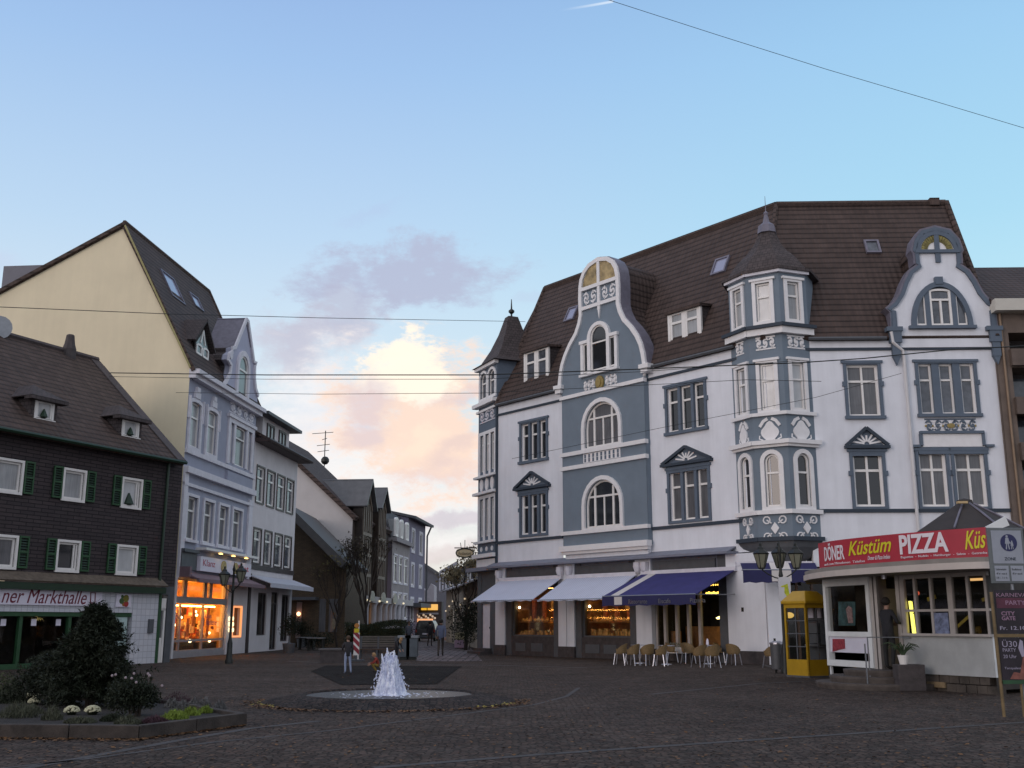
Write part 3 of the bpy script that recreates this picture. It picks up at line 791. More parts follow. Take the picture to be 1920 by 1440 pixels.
m.build('ridge_vent', TILE2, roof)
m = MB(FL); m.tube([FL.P(.2, -.22, ZE - .12), FL.P(b0 - .2, -.22, ZE - .12)], .075, 6); m.tube([FL.P(b1 + .2, -.22, ZE - .12), FL.P(s1L - .1, -.22, ZE - .12)], .075, 6)
m.tube([FRR.P(1.8, -.22, ZE - .12), FRR.P(5.0, -.22, ZE - .12)], .075, 6)
m.build('gutter', PIER, roof)
# gable end wall on the right and behind the roof
m = MB(FRR); m.poly([(SEND - .01, 0, 0), (SEND - .01, D * 2, 0), (SEND - .01, D * 2, ZE + .8), (SEND - .01, D, ZR - .2), (SEND - .01, 0, ZE - .2)])
m.poly([(SEND, D * 2 - .02, 0), (3, D * 2 - .02, 0), (3, D * 2 - .02, ZE + .8), (SEND, D * 2 - .02, ZE + .8)])
m.fr = FL; m.poly([(2, D * 2 - .02, 0), (14, D * 2 - .02, 0), (14, D * 2 - .02, ZE + .8), (2, D * 2 - .02, ZE + .8)])
m.build('rear_wall', WHITE, CB, recalc=False)
def skylight(fr, px0, px1, py0, py1, D_, ZE_, ZR_, parent, mat=GLASSB, tilt=.12):
    xc, yc = (px0 + px1) / 2, (py0 + py1) / 2
    y = 1.0
    for _ in range(40):
        s, z = fr.pix(xc, yc, y); y = y * .5 + .5 * (D_ * (z - ZE_) / (ZR_ - ZE_))
    hw_ = abs(fr.S(px1, yc, y) - fr.S(px0, yc, y)) / 2 * .82
    up = Vector((0, D_, ZR_ - ZE_)).normalized(); out = Vector((0, -up.z, up.y)); c = Vector((s, y, z)); hh = abs(fr.Z(xc, py0, y) - fr.Z(xc, py1, y)) / 2 / max(up.z, .3) * .9
    def q(a, b, h): v = c + Vector((a, 0, 0)) + up * b + out * h; return (v.x, v.y, v.z)
    m = MB(fr)
    for (x0, x1, y0_, y1_) in ((-hw_, hw_, -hh, -hh + .09), (-hw_, hw_, hh - .09, hh), (-hw_, -hw_ + .09, -hh + .09, hh - .09), (hw_ - .09, hw_, -hh + .09, hh - .09)):
        p = [q(a, b, h) for h in (0, .14) for b in (y0_, y1_) for a in (x0, x1)]
        m.add(p, [(0, 1, 3, 2), (4, 6, 7, 5), (0, 4, 5, 1), (2, 3, 7, 6), (0, 2, 6, 4), (1, 5, 7, 3)])
    o = m.build('skylight', LEAD, parent)
    m = MB(fr); m.poly([q(-hw_ + .08, -hh + .08, .08), q(hw_ - .08, -hh + .08, .08), q(hw_ - .08, hh - .08, .08), q(-hw_ + .08, hh - .08, .08)]); m.build('pane', mat, o, recalc=False)
SKYG = plain('skylight_glass', (.30, .31, .42), .1, 0, spec=1)
skylight(FL, 1336, 1369, 481, 519, D, ZE, ZR, roof, SKYG); skylight(FL, 1062, 1084, 574, 606, D, ZE, ZR, roof, SKYG)
skylight(FRR, 1618, 1652, 449, 481, D, ZE, ZR, roof, GLASSB)
def flat_dormer(fr, r, y0, parent, pane=NET, name='dormer'):
    s0, s1, z0, z1 = r; yb = roofy(z1) + .8
    m = MB(fr); m.box(s0 - .1, s0, y0, yb, z0 - .3, z1); m.box(s1, s1 + .1, y0, yb, z0 - .3, z1); m.box(s0 - .1, s1 + .1, y0 - .02, yb, z0 - .3, z0)
    o = m.build(name, TRIMD if 0 else SLATE, parent)
    m = MB(fr); m.slab([(s0 - .2, y0 - .2, z1 + .02), (s1 + .2, y0 - .2, z1 + .02), (s1 + .2, yb + .4, z1 + .3), (s0 - .2, yb + .4, z1 + .3)], .12); m.build('dormer_roof', TILE, o)
    m = MB(fr); w = (s1 - s0 - .12) / 2
    light(m, s0 + .02, s0 + w, z0, z1 - .05, y0 - .03, y0 + .06, .11, 0, .66); light(m, s1 - w, s1 - .02, z0, z1 - .05, y0 - .03, y0 + .06, .11, 0, .66)
    m.box(s0 + w, s1 - w, y0 - .04, y0 + .06, z0, z1 - .05); m.box(s0 - .12, s0 + .02, y0 - .05, y0 + .06, z0 - .1, z1); m.box(s1 - .02, s1 + .12, y0 - .05, y0 + .06, z0 - .1, z1)
    m.box(s0 + .02, s1 - .02, y0 - .08, y0 + .06, z0 - .16, z0); m.build('dormer_window', FRAMEW, o)
    m = MB(fr); m.poly([(s0, y0 + .03, z0), (s1, y0 + .03, z0), (s1, y0 + .03, z1), (s0, y0 + .03, z1)]); m.build('pane', pane, o, recalc=False)
flat_dormer(FL, FL.R(986, 1027, 654, 720, .45), .45, roof, GLASSB); flat_dormer(FL, FL.R(1257, 1312, 579, 640, .5), .5, roof, NET)
# ---- corner oriel tower: plan points
P0 = Vector((9.40, 44.35, 0)); V1 = Vector((9.938, 43.238, 0)); V2 = Vector((11.123, 42.484, 0)); V3 = Vector((12.365, 42.94, 0))
OC = Vector((11.15, 44.1, 0)); P4 = Vector((13.0, 44.1, 0)); P5 = Vector((12.6, 45.4, 0)); P6 = Vector((11.2, 46.1, 0)); P7 = Vector((9.9, 45.6, 0))
FO = [Fr(a.x, a.y, b.x - a.x, b.y - a.y) for a, b in ((P0, V1), (V1, V2), (V2, V3))]
LO = [(b - a).length for a, b in ((P0, V1), (V1, V2), (V2, V3))]
FM = FO[1]
oz = lambda y: FM.Z(1443, y)
z_bot, z_b1, z_1b, z_1t, z_c1, z_p1, z_2b, z_2t, z_c2, z_3b, z_3t, z_ev = [oz(y) for y in (1010, 966, 958, 842, 832, 781, 776, 672, 626, 608, 520, 508)]
ringL = [P0, V1, V2, V3]
def ring(scale, z, pts=ringL): return [Vector((OC.x + (p.x - OC.x) * scale, OC.y + (p.y - OC.y) * scale, z)) for p in pts]
full = [P0, V1, V2, V3, P4, P5, P6, P7]
OR = []
m = MB()
holes = [[], [], []]; wins = []
for i, f in enumerate(FO):
    L = LO[i]; mg = (.16, .22, .2)[i]
    for (za, zb_, arch) in ((z_1b, z_1t, 1), (z_2b, z_2t, 0), (z_3b, z_3t, 0)):
        w = .17
        r = (mg + w, L - mg - w, za + .16, zb_ - (.2 if arch else .2))
        holes[i].append((*r, (r[1] - r[0]) / 2 if arch else 0)); wins.append((f, r, (r[1] - r[0]) / 2 if arch else 0, za))
for i, f in enumerate(FO):
    m.fr = f; wall(m, 0, LO[i], z_bot, z_ev + .1, holes[i], 0, .16)
m.fr = W0
for a, b in ((V3, P4), (P4, P5), (P5, P6), (P6, P7), (P7, P0)):
    m.poly([Vector((a.x, a.y, ZE - 1)), Vector((b.x, b.y, ZE - 1)), Vector((b.x, b.y, z_ev + .1)), Vector((a.x, a.y, z_ev + .1))], True)
oriel = m.build('oriel', BLUE, CB, recalc=False)
for k, (f, r, rise, za) in enumerate(wins):
    pane = (NET if (k % 3) else GLASS) if rise == 0 else GLASS
    if k in (4, 5): pane = NETL
    if k == 7: pane = NETL
    w = window(oriel, f, r, rise=rise, recess=.13, surr=(.17 if rise else .15, TRIMW, .07), tr=.64, pane=pane, fw=.08)
    if not rise:
        q = MB(f); q.box(r[0] - .24, r[1] + .24, -.12, .01, r[3] + .1, r[3] + .2); q.build('surround', TRIMW, w)
def oband(z0, z1, out, mat, name, base=None):
    m = MB()
    for i, f in enumerate(FO):
        m.fr = f; e0 = out * .6 if i else out; e1 = out * .6
        m.hprism([(-out * .55, -out), (LO[i] + out * .55, -out), (LO[i], .02), (0, .02)], z0, z1)
    return m.build(name, mat, oriel)
oband(z_1b - .14, z_1b + .03, .14, TRIMW, 'moulding'); oband(z_c1 - .05, z_c1 + .12, .26, TRIMW, 'moulding'); oband(z_c1 - .16, z_c1 - .051, .14, TRIMW, 'moulding')
oband(z_2b - .08, z_2b + .06, .13, TRIMW, 'moulding'); oband(z_c2 - .05, z_c2 + .22, .22, TRIMW, 'moulding'); oband(z_c2 + .221, z_c2 + .36, .34, TRIMD, 'moulding')
oband(z_bot - .1, z_bot + .06, .14, TRIMD, 'moulding'); oband(z_ev - .12, z_ev + .1, .16, LTRIM, 'moulding')
# relief fields
for i, f in enumerate(FO):
    c = LO[i] / 2; kx = (.62, 1, 1)[i]
    m = MB(f); zz = (z_c1 + z_p1) / 2; h = (z_p1 - z_c1)
    m.prism([(c + kx * .34 * cos(t) * (1 + .12 * cos(4 * t)), zz - .1 + .42 * sin(t) * (1 + .12 * cos(4 * t))) for t in [2 * pi * k / 24 for k in range(24)]], -.06, .01)
    for sg in (-1, 1): m.stroke([(c + sg * .08 * kx, zz + h * .42), (c + sg * .26 * kx, zz + h * .34), (c + sg * .42 * kx, zz + h * .14)], .13, -.05, .01)
    for sx_ in (-1, 1): m.stroke([(c + sx_ * kx * .3, zz - h * .36), (c + sx_ * kx * .46, zz - h * .3), (c + sx_ * kx * .44, zz - h * .18)], .05, -.04, .01)
    m.build('relief', TRIMW, oriel)
    m = MB(f); zz = (z_bot + z_b1) / 2 - .06
    m.prism([(c - .17 * kx, zz), (c, zz - .24), (c + .17 * kx, zz), (c, zz + .24)], -.06, .01)
    for sx_ in (-1, 1):
        for sz_ in (-1, 1):
            cx, cz = c + sx_ * .33 * kx, zz + sz_ * .33
            m.stroke([(cx + .14 * kx * cos(t), cz + .14 * sin(t)) for t in [2 * pi * k / 10 for k in range(11)]], .05, -.05, .01)
            m.stroke([(c + sx_ * .14 * kx, zz + sz_ * .2), (cx, cz)], .05, -.05, .01)
    m.build('relief', TRIMW, oriel)
    scrolls(f, c - .42 * kx, c + .42 * kx, z_2t + .42, z_c2 - .12, 3 if i else 2, TRIMW, oriel, -.05, 'relief', .055)
# sloping underside, down to a carved bracket
m = MB(); zz = [z_bot - .1, z_bot - .35, z_bot - .75, z_bot - 1.15, z_bot - 1.5]; ss = [1.03, .96, .7, .35, .1]
wallc = Vector((10.9, 43.6, 0))
rs = [[Vector((wallc.x + (p.x - wallc.x) * s_, wallc.y + (p.y - wallc.y) * s_, z)) for p in (P0, V1, V2, V3, Vector((12.2, 44, 0)), Vector((9.9, 45, 0)))] for s_, z in zip(ss, zz)]
for i in range(4):
    for k in range(6):
        m.poly([rs[i][k], rs[i][(k + 1) % 6], rs[i + 1][(k + 1) % 6], rs[i + 1][k]], True)
m.build('corbel', PIER, oriel)
# bell roof, lead tip and finial
apexz = AY(1441, 404, OC.y).z
prof = [(1.13, z_ev + .08)] + [(a, z_ev + (apexz - z_ev) * b) for a, b in ((1.0, .07), (.93, .14), (.82, .23), (.70, .31), (.55, .39), (.42, .48), (.31, .58), (.23, .70), (.17, .80))]
m = MB(); rg = [ring(s_, z, full) for s_, z in prof]
for i in range(len(rg) - 1):
    for k in range(8): m.poly([rg[i][k], rg[i][(k + 1) % 8], rg[i + 1][(k + 1) % 8], rg[i + 1][k]], True)
m.poly(rg[0][::-1], True)
m.build('bell_roof', SLATE, oriel)
m = MB(); m.lathe((OC.x, OC.y, 0), [(.42, prof[-1][1] - .25), (.36, prof[-1][1] + .1), (.16, apexz - .35), (.08, apexz), (.11, apexz + .1), (.02, apexz + .2), (.008, apexz + .9)], 8); m.build('finial', LEAD, oriel)
# eaves of the oriel roof
m = MB(); e0 = ring(1.16, z_ev + .0, full); e1 = ring(1.16, z_ev + .12, full)
for k in range(8): m.poly([e0[k], e0[(k + 1) % 8], e1[(k + 1) % 8], e1[k]], True)
m.poly(e0[::-1], True); m.poly(e1, True); m.build('eaves', SLATE, oriel)

# ---- right gable
m = MB(FRR)
sx6 = lambda X, Y: FRR.pix(1500 + X / 3.693, 370 + Y / 3.693, -.1)
gpl = [(650, 910), (652, 790), (640, 765), (672, 720), (700, 660), (724, 580), (765, 505), (800, 482), (800, 440), (796, 372), (800, 330), (820, 280), (860, 240), (925, 222)]
pl = [sx6(*p) for p in gpl]; axr = (sx6(925, 500)[0]); axr = (sx6(640, 780)[0] + sx6(1330, 780)[0]) / 2
zz = [p[1] for p in pl]; hws = [axr - p[0] for p in pl]
ctrx = sx6(930, 400)[0] - axr
outr = []
def axz(z): return axr
hws = [ (sx6(R_, Y_)[0] - sx6(L_, Y_)[0]) / 2 for L_, R_, Y_ in ((650, 1340, 910), (655, 1335, 790), (610, 1355, 775), (660, 1300, 740), (700, 1235, 670), (730, 1195, 590), (770, 1150, 520), (815, 1075, 478), (795, 1078, 460), (790, 1078, 385), (775, 1088, 372), (795, 1070, 300), (835, 1020, 245), (925, 925.1, 222))]
zz = [sx6(940, Y_)[1] for Y_ in (910, 790, 775, 740, 670, 590, 520, 478, 460, 385, 372, 300, 245, 222)]
outr = [(axr - w, z) for w, z in zip(hws, zz)] + [(axr + w, z) for w, z in list(zip(hws, zz))[-2::-1]]
zlow = ZE - .5; body = [(axr - hws[0], zlow)] + outr + [(axr + hws[0], zlow)]
m.prism(body, -.1, .15); rg_ = m.build('gable', WHITE, CB)
m = MB(FRR); m.band(offs(outr, .08, axr), offs(outr, -.08, axr), -.2, -.08); m.build('coping_edge', TRIMB, rg_)
m = MB(FRR); m.band(offs(outr, .17, axr), offs(outr, .02, axr), -.16, .5); m.build('coping', LEAD, rg_, smooth=True)
m = MB(FRR); inn = offs(outr, -.05, axr); n_ = len(inn)
m.add([(a, .12, z) for a, z in inn] + [(a, max(roofy(z) + .5, .2), z) for a, z in inn], [(i, i + 1, n_ + i + 1, n_ + i) for i in range(n_ - 1)]); m.build('gable_roof', TILE, rg_)
m = MB(FRR)
for sg in (-1, 1):
    c = axr + sg * hws[0]; z = zz[0]
    m.box(c - .36, c + .3, -.3, .1, z - .12, z + .06); m.box(c - .24, c + .24, -.26, .05, z - .6, z - .121); m.box(c - .16, c + .16, -.22, .05, z - 1.2, z - .601); m.prism([(c - .14, z - 1.2), (c + .14, z - 1.2), (c, z - 1.55)], -.2, .02)
    m.box(c - .12, c + .12, -.17, .02, z + .061, zz[1])
m.build('corbel', TRIMB, rg_)
# dome field
zd = sx6(930, 375)[1]; rd = hws[10] - .22; zdt = zz[-1] - .25
semi = lambda r, h, n=16: [(axr + r * cos(pi - pi * i / n), zd + h * sin(pi * i / n)) for i in range(n + 1)]
m = MB(FRR); m.prism(semi(rd, zdt - zd), -.13, -.08); du = m.build('lunette', TRIMW, rg_)
m = MB(FRR)
for k in range(17):
    an = pi * (k + .5) / 17
    m.stroke([(axr + cos(an) * rd * .55, zd + .04 + sin(an) * (zdt - zd) * .52), (axr + cos(an) * rd * .9, zd + .04 + sin(an) * (zdt - zd) * .9)], .15, -.16, -.131)
m.build('mosaic', plain('olive_mosaic', (.26, .22, .07), .6, .4, 6), du)
m = MB(FRR); m.band(semi(rd + .17, zdt - zd + .17), semi(rd - .02, zdt - zd - .02), -.2, -.08); m.box(axr - .1, axr + .1, -.19, -.08, zd - .5, zdt); m.box(axr - rd - .2, axr + rd + .2, -.24, -.08, zd - .09, zd + .05)
m.build('surround', TRIMB, du)
# three-part segment window
a0, a1 = sx6(795, 800)[0], sx6(1150, 800)[0]; z0 = sx6(960, 893)[1]; z1 = sx6(960, 625)[1]
ac = (a0 + a1) / 2; hw2 = (a1 - a0) / 2; H = z1 - z0; cw = hw2 * .42
elt = lambda a: z0 + H * sqrt(max(0, 1 - ((a - ac) / hw2 * .93) ** 2))
m = MB(FRR)
light(m, ac - cw, ac + cw, z0, z1 - .08, -.2, -.11, .09, .1, .7, 1, vtop=False)
for sg in (-1, 1):
    xs = [cw + .2 + (hw2 - cw - .22) * k / 6 for k in range(7)]
    P = [(ac + sg * xs[0], z0)] + [(ac + sg * x, elt(ac + x) - .05) for x in xs] + [(ac + sg * xs[-1], z0)]
    cx = sum(p[0] for p in P) / len(P); cz = sum(p[1] for p in P) / len(P)
    B = [(p[0] + (cx - p[0]) * .22, p[1] + (cz - p[1]) * .12) for p in P]; m.band(P, B, -.19, -.11, True)
wo = m.build('window', FRAMEW, rg_)
m = MB(FRR); m.poly([(a0, -.12, z0)] + [(a, -.12, elt(a)) for a in [a0 + (a1 - a0) * k / 16 for k in range(17)]] + [(a1, -.12, z0)]); m.build('pane', GLASSB, wo, recalc=False)
m = MB(FRR); m.box(ac - cw - .2, ac - cw - .001, -.22, -.1, z0, elt(ac + cw)); m.box(ac + cw + .001, ac + cw + .2, -.22, -.1, z0, elt(ac + cw)); m.build('mullion', TRIMB, wo)
eo = [(ac + (hw2 + .2) * cos(pi - pi * k / 20), z0 + (H + .22) * sin(pi * k / 20)) for k in range(21)]; ei = [(ac + hw2 * cos(pi - pi * k / 20), z0 + H * sin(pi * k / 20)) for k in range(21)]
m = MB(FRR); m.band(eo, ei, -.26, -.1); m.box(ac - hw2 - .32, ac + hw2 + .32, -.3, -.1, z0 - .13, z0 - .001); m.box(ac - .16, ac + .16, -.3, -.1, z1 + .1, z1 + .42); m.build('surround', TRIMB, wo)
# rain pipes
PIPEW = plain('white_rain_pipe', (.62, .60, .60), .5, .05)
m = MB(FRR); a = FRR.S(1692, 660); zt = FRR.Z(1680, 625)
m.tube([FRR.P(FRR.S(1668, 632), -.24, zt), FRR.P(FRR.S(1671, 645), -.24, zt - .45), FRR.P(FRR.S(1690, 652), -.16, zt - .8), FRR.P(FRR.S(1692, 660), -.14, zt - 1.1), FRR.P(FRR.S(1716, 950), -.14, zr1 + .1), FRR.P(FRR.S(1716, 950), -.14, ZL)], .07, 8); m.build('rain_pipe', PIPEW, CB)
m = MB(FL); m.tube([FL.P(b1 + .35, -.25, ZE - .15), FL.P(b1 + .16, -.2, ZE - .7), FL.P(b1 + .12, -.16, ZE - 1.1), FL.P(b1 + .12, -.16, ZL + .1)], .07, 8); m.build('rain_pipe', PIPEW, CB)

# ---- corner turret, left end
T0 = FL.P(0, 0, 0); TD = Vector((.42, -.907, 0)).normalized()
tl = T0 - TD * 2.55; FT = Fr(tl.x, tl.y, TD.x, TD.y); TN = FT.n
tz = lambda y: FT.Z(913, y)
LT = 2.55; zt_e = tz(684); zt_c = tz(757); w2t, w2b = tz(812), tz(893); w1t, w1b = tz(932), tz(1016); tb = tz(1045)
hs = [(.3 + .72 * k, .3 + .72 * k + .5, a, b, 0) for k in range(3) for a, b in ((w2b + .3, w2t - .1), (w1b + .3, w1t - .1))]
ht = [(.25, 1.15, tz(748) + .1, tz(694) - .1, .4), (1.4, 2.3, tz(748) + .1, tz(694) - .1, .4)]
m = MB(FT); wall(m, 0, LT, ZL - .2, zt_e, hs + ht, 0, .18)
trt = m.build('turret', TRIMB, CB, recalc=False)
m = MB(FT); W_T = 2.9
m.poly([(LT, 0, ZE - 2), (LT, W_T, ZE - 2), (LT, W_T, zt_e), (LT, 0, zt_e)]); m.poly([(0, 0, 0), (0, W_T, 0), (0, W_T, zt_e), (0, 0, zt_e)])
m.poly([(LT, W_T, ZE - 2), (0, W_T, ZE - 2), (0, W_T, zt_e), (LT, W_T, zt_e)]); m.build('turret_wall', TRIMB, trt, recalc=False)
for h in hs: window(trt, FT, h[:4], recess=.15, tr=.75, pane=GLASSB, fw=.07)
for h in ht: window(trt, FT, h[:4], rise=h[4], recess=.15, tr=.6, pane=GLASSB, fw=.08, surr=(.15, TRIMW, .06))
m = MB(FT)
for a, b in ((w2b, w2t), (w1b, w1t)):
    z0_, z1_ = a + .1, b + .12
    m.box(.06, .3, -.05, .03, z0_, z1_)
    for k in range(3): m.box(.8 + .72 * k, min(1.02 + .72 * k, LT - .08), -.05, .03, z0_, z1_ )
    m.box(.3, LT - .3, -.049, .03, z1_ - .18, z1_ - .001)
for z, o_, h in ((zt_e - .1, .2, .2), (zt_c, .3, .2), (zt_c - .35, .12, .12), (tz(893), .22, .12), (tz(924), .26, .14), (tz(1016), .2, .12), (tz(1042), .26, .2)):
    m.box(-o_, LT + .05, -o_, .05, z - h / 2, z + h / 2)
m.box(-.04, LT + .001, -.06, .03, ZL, tb - .1)
for k in range(3): m.disc(.55 + .72 * k, tz(908), .22, -.06, .01, 12, .34); m.disc(.55 + .72 * k, tz(1029), .13, -.05, .01, 8)
m.build('moulding', TRIMW, trt)
scrolls(FT, .25, LT - .25, tz(790), tz(768), 3, LTRIM, trt, -.06, 'relief', .06)
m = MB(FT); m.box(LT - .001, LT + .12, -.1, .02, ZL, zt_c - .2); m.build('corner_strip', TRIMD, trt)
apx = AY(966, 598, (T0 + TN * 1.4 - TD * 1.2).y); ctt = FT.P(LT / 2, W_T / 2, 0)
m = MB(FT); hz = [(0, zt_e - .02, .32), (.1, zt_e + .25, .05), (.35, zt_e + 1.0, 0), (.6, zt_e + 1.9, 0), (.8, zt_e + 2.9, 0), (.97, apx.z, 0)]
rgs = []
for t, z, e in hz:
    rgs.append([(-e + t * LT / 2, -e + t * W_T / 2, z), (LT + e - t * LT / 2, -e + t * W_T / 2, z), (LT + e - t * LT / 2, W_T + e - t * W_T / 2, z), (-e + t * LT / 2, W_T + e - t * W_T / 2, z)])
for i in range(len(rgs) - 1):
    for k in range(4): m.poly([rgs[i][k], rgs[i][(k + 1) % 4], rgs[i + 1][(k + 1) % 4], rgs[i + 1][k]])
m.poly(rgs[0]); m.build('turret_roof', SLATE, trt)
m = MB(); m.lathe((ctt.x, ctt.y, 0), [(.16, apx.z - .35), (.06, apx.z + .1), (.05, apx.z + .3), (.17, apx.z + .42), (.17, apx.z + .52), (.05, apx.z + .62), (.02, apx.z + 1.2)], 8); m.build('finial', METAL, trt)

# ---- ground floor
zled = ZL
FS = lambda px, y=0: FL.S(px, 1150, y)
m = MB(FL)
m.hprism([(-.6, -.0), (-.2, -.62), (FS(1386), -.62), (FS(1390), 0)], zled - .1, zled); m.slab([(-.2, -.62, zled - .02), (FS(1386), -.62, zled - .02), (FS(1386), 0, zled + .22), (-.2, 0, zled + .22)], .05)
m.build('ledge', LEDGE, CB)
m = MB(FT); m.box(-.5, LT + .3, -.5, .02, zled - .18, zled + .02); m.build('ledge', LEDGE, CB)
zw = zled - .1
zp = FL.Z(1010, 1218)
segs = [('white_pier', 932, 950, WHITE), ('pier', 950, 960, PIER), ('pier', 1039, 1050, PIER), ('white_pier', 1050, 1065, WHITE), ('white_pier', 1066, 1080, WHITE), ('pier', 1080, 1091, PIER), ('pier', 1182, 1196, PIER), ('white_pier', 1196, 1225, WHITE), ('pier', 1350, 1368, PIER), ('white_pier', 1368, 1440, WHITE)]
for nm, a, b, mt in segs:
    m = MB(FL); yo = -.12 if mt is WHITE else -.04; m.box(FS(a), FS(b), yo, .4, .5 if mt is WHITE else 0, zw); m.build(nm, mt, CB)
m = MB(FL)
for a, b in ((930, 951), (1050, 1080.5), (1194, 1226), (1367, 1441)): m.box(FS(a), FS(b), -.16, .4, 0, .5)
m.box(FS(951) + .01, FS(1050) - .01, -.02, .38, 0, .95); m.box(FS(1080.5) + .01, FS(1194) - .01, -.02, .38, 0, .95); m.box(FS(1226) + .01, FS(1350) - .01, -.02, .38, 0, .45)
m.build('plinth', PLINTH, CB)
m = MB(FL)
for a, b in ((968, 986), (997, 1018), (1098, 1124), (1132, 1156)): m.box(FS(a), FS(b), -.05, .0, .22, .62)
m.build('cellar_grille', PIER, CB)
m = MB(FL)      # frieze with shutter boxes above the shop windows
zf = FL.Z(1010, 1085)
for a, b in ((951, 1050), (1081, 1196), (1226, 1350)): m.box(FS(a) + .001, FS(b) - .001, .0, .3, zf - .4, zw)
m.build('fascia', LEDGE, CB)
m = MB(FL)
for a, b in ((955, 1047), (1084, 1192), (1229, 1347)): m.box(FS(a), FS(b), -.10, .0, zf + .12, zf + .5)
m.build('shutter_box', PIER, CB)
m = MB(FL)
for a in (941, 1057, 1073, 1204, 1217): m.lathe((FS(a), -.2, 0), [(.05, zf + .0), (.16, zf + .12), (.22, zf + .3), (.2, zf + .5)], 8)
m.build('console', LTRIM, CB)
def interior(fr, a0, a1, z0, z1, dep, parent, wallm, y0=.3):
    m = MB(fr); e = .01
    m.poly([(a0, y0 + dep, z0), (a1, y0 + dep, z0), (a1, y0 + dep, z1), (a0, y0 + dep, z1)])
    m.poly([(a0, y0, z0), (a0, y0 + dep, z0), (a0, y0 + dep, z1), (a0, y0, z1)]); m.poly([(a1, y0, z0), (a1, y0 + dep, z0), (a1, y0 + dep, z1), (a1, y0, z1)])
    m.poly([(a0, y0, z0), (a1, y0, z0), (a1, y0 + dep, z0), (a0, y0 + dep, z0)]); m.poly([(a0, y0, z1), (a1, y0, z1), (a1, y0 + dep, z1), (a0, y0 + dep, z1)])
    return m.build('shop_interior', wallm, parent, recalc=False)
SHOPW = plain('brown_shop_wall', (.16, .08, .035), .7, .4, 4)
SHOPD = plain('dark_shop_wall', (.035, .028, .022), .7, .4, 4)
GOODS = plain('gilt_goods', (.60, .36, .12), .35, .5, 9)
GOODS2 = plain('red_goods', (.35, .10, .05), .5, .5, 9)
for a, b in ((960, 1039), (1091, 1182)):
    s0, s1 = FS(a), FS(b); z0, z1 = .95, zf - .4
    si = interior(FL, s0, s1, z0, z1, 1.5, CB, SHOPW)
    m = MB(FL); light(m, s0, s1, z0, z1, .1, .2, .07); wo = m.build('shop_window', WOODD if 0 else PIER, CB)
    m = MB(FL); m.poly([(s0, .16, z0), (s1, .16, z0), (s1, .16, z1), (s0, .16, z1)]); m.build('pane', SHOPGLASS, wo, recalc=False)
    m = MB(FL); zz_ = z0 + (z1 - z0) * .3
    m.box(s0 + .05, s1 - .05, .4, 1.0, zz_ - .05, zz_); m.box(s0 + .05, s1 - .05, .35, .8, z0 + .02, z0 + .08)
    m.build('shelf', WOODM, si)
    m = MB(FL)
    for k in range(26):
        c = s0 + .15 + (s1 - s0 - .3) * k / 25; h = random.uniform(.07, .26)
        m.lathe((c, .55 + random.uniform(-.1, .2), zz_), [(.05, 0), (.09, h * .4), (.05, h * .7), (.03, h)], 6)
        c2 = s0 + .15 + (s1 - s0 - .3) * random.random(); m.box(c2 - .07, c2 + .07, .45, .6, z0 + .08, z0 + random.uniform(.12, .4))
    m.build('display_goods', GOODS, si)
    m = MB(FL)
    for k in range(4):
        c = s0 + (s1 - s0) * (k + .5) / 4; m.box(c - .12, c + .12, 1.1, 1.2, zz_ + .1, z1 - random.uniform(.2, .5))
    m.build('display_panel', GOODS2, si)
    m = MB(FL); m.box(s0 + (s1 - s0) * .62, s0 + (s1 - s0) * .8, .9, .94, zz_ + .55, zz_ + 1.25); m.build('poster', GOODS, si)
    m = MB(FL); m.box(s0 + .3, s1 - .3, .5, .58, z1 - .07, z1 - .03); m.build('lamp', WARM, si)
    m = MB(FL); m.ball((s1 - .2, .4, zz_ + .6), .09); m.ball((s0 + .12, .4, zz_ + .7), .06); m.build('bulb', WARMS, si)
# café front
s0, s1 = FS(1226), FS(1350); z0, z1 = .45, zf - .4
si = interior(FL, s0, s1, z0, z1, 3.5, CB, SHOPD)
m = MB(FL); light(m, s0, s1, z0, z1, .1, .2, .1)
for a in (1244, 1266, 1288, 1309): m.box(FS(a) - .07, FS(a) + .07, .06, .2, z0, z1)
wo = m.build('cafe_window', plain('pale_bronze_frame', (.42, .38, .36), .5, .1), CB)
m = MB(FL); m.poly([(s0, .16, z0), (s1, .16, z0), (s1, .16, z1), (s0, .16, z1)]); m.build('pane', SHOPGLASS, wo, recalc=False)
m = MB(FL); zc = FL.Z(1330, 1157)
m.lathe((FS(1322), 1.2, 0), [(.02, zc + .9), (.03, zc + .1), (.34, zc - .02), (.3, zc - .08)], 12); m.build('lamp', emit('pendant_lamp', (1, .75, .25), 5), si)
m = MB(FL)
for k in range(7): m.ball((FS(1312) + k * .13, .5, FL.Z(1328, 1112) + .03 * (k % 2)), .055); m.ball((FS(1316) + k * .13, .5, FL.Z(1328, 1096)), .035)
m.build('string_lights', emit('amber_fairy_light', (1, .55, .08), 3.0), si)
m = MB(FL); m.box(s0 + .4, s1 - .6, 1.6, 2.2, z0, z0 + 1.0); m.box(s0 + .5, s0 + 1.1, .5, .52, z0 + .1, z0 + .8); m.build('counter', WOODM, si)
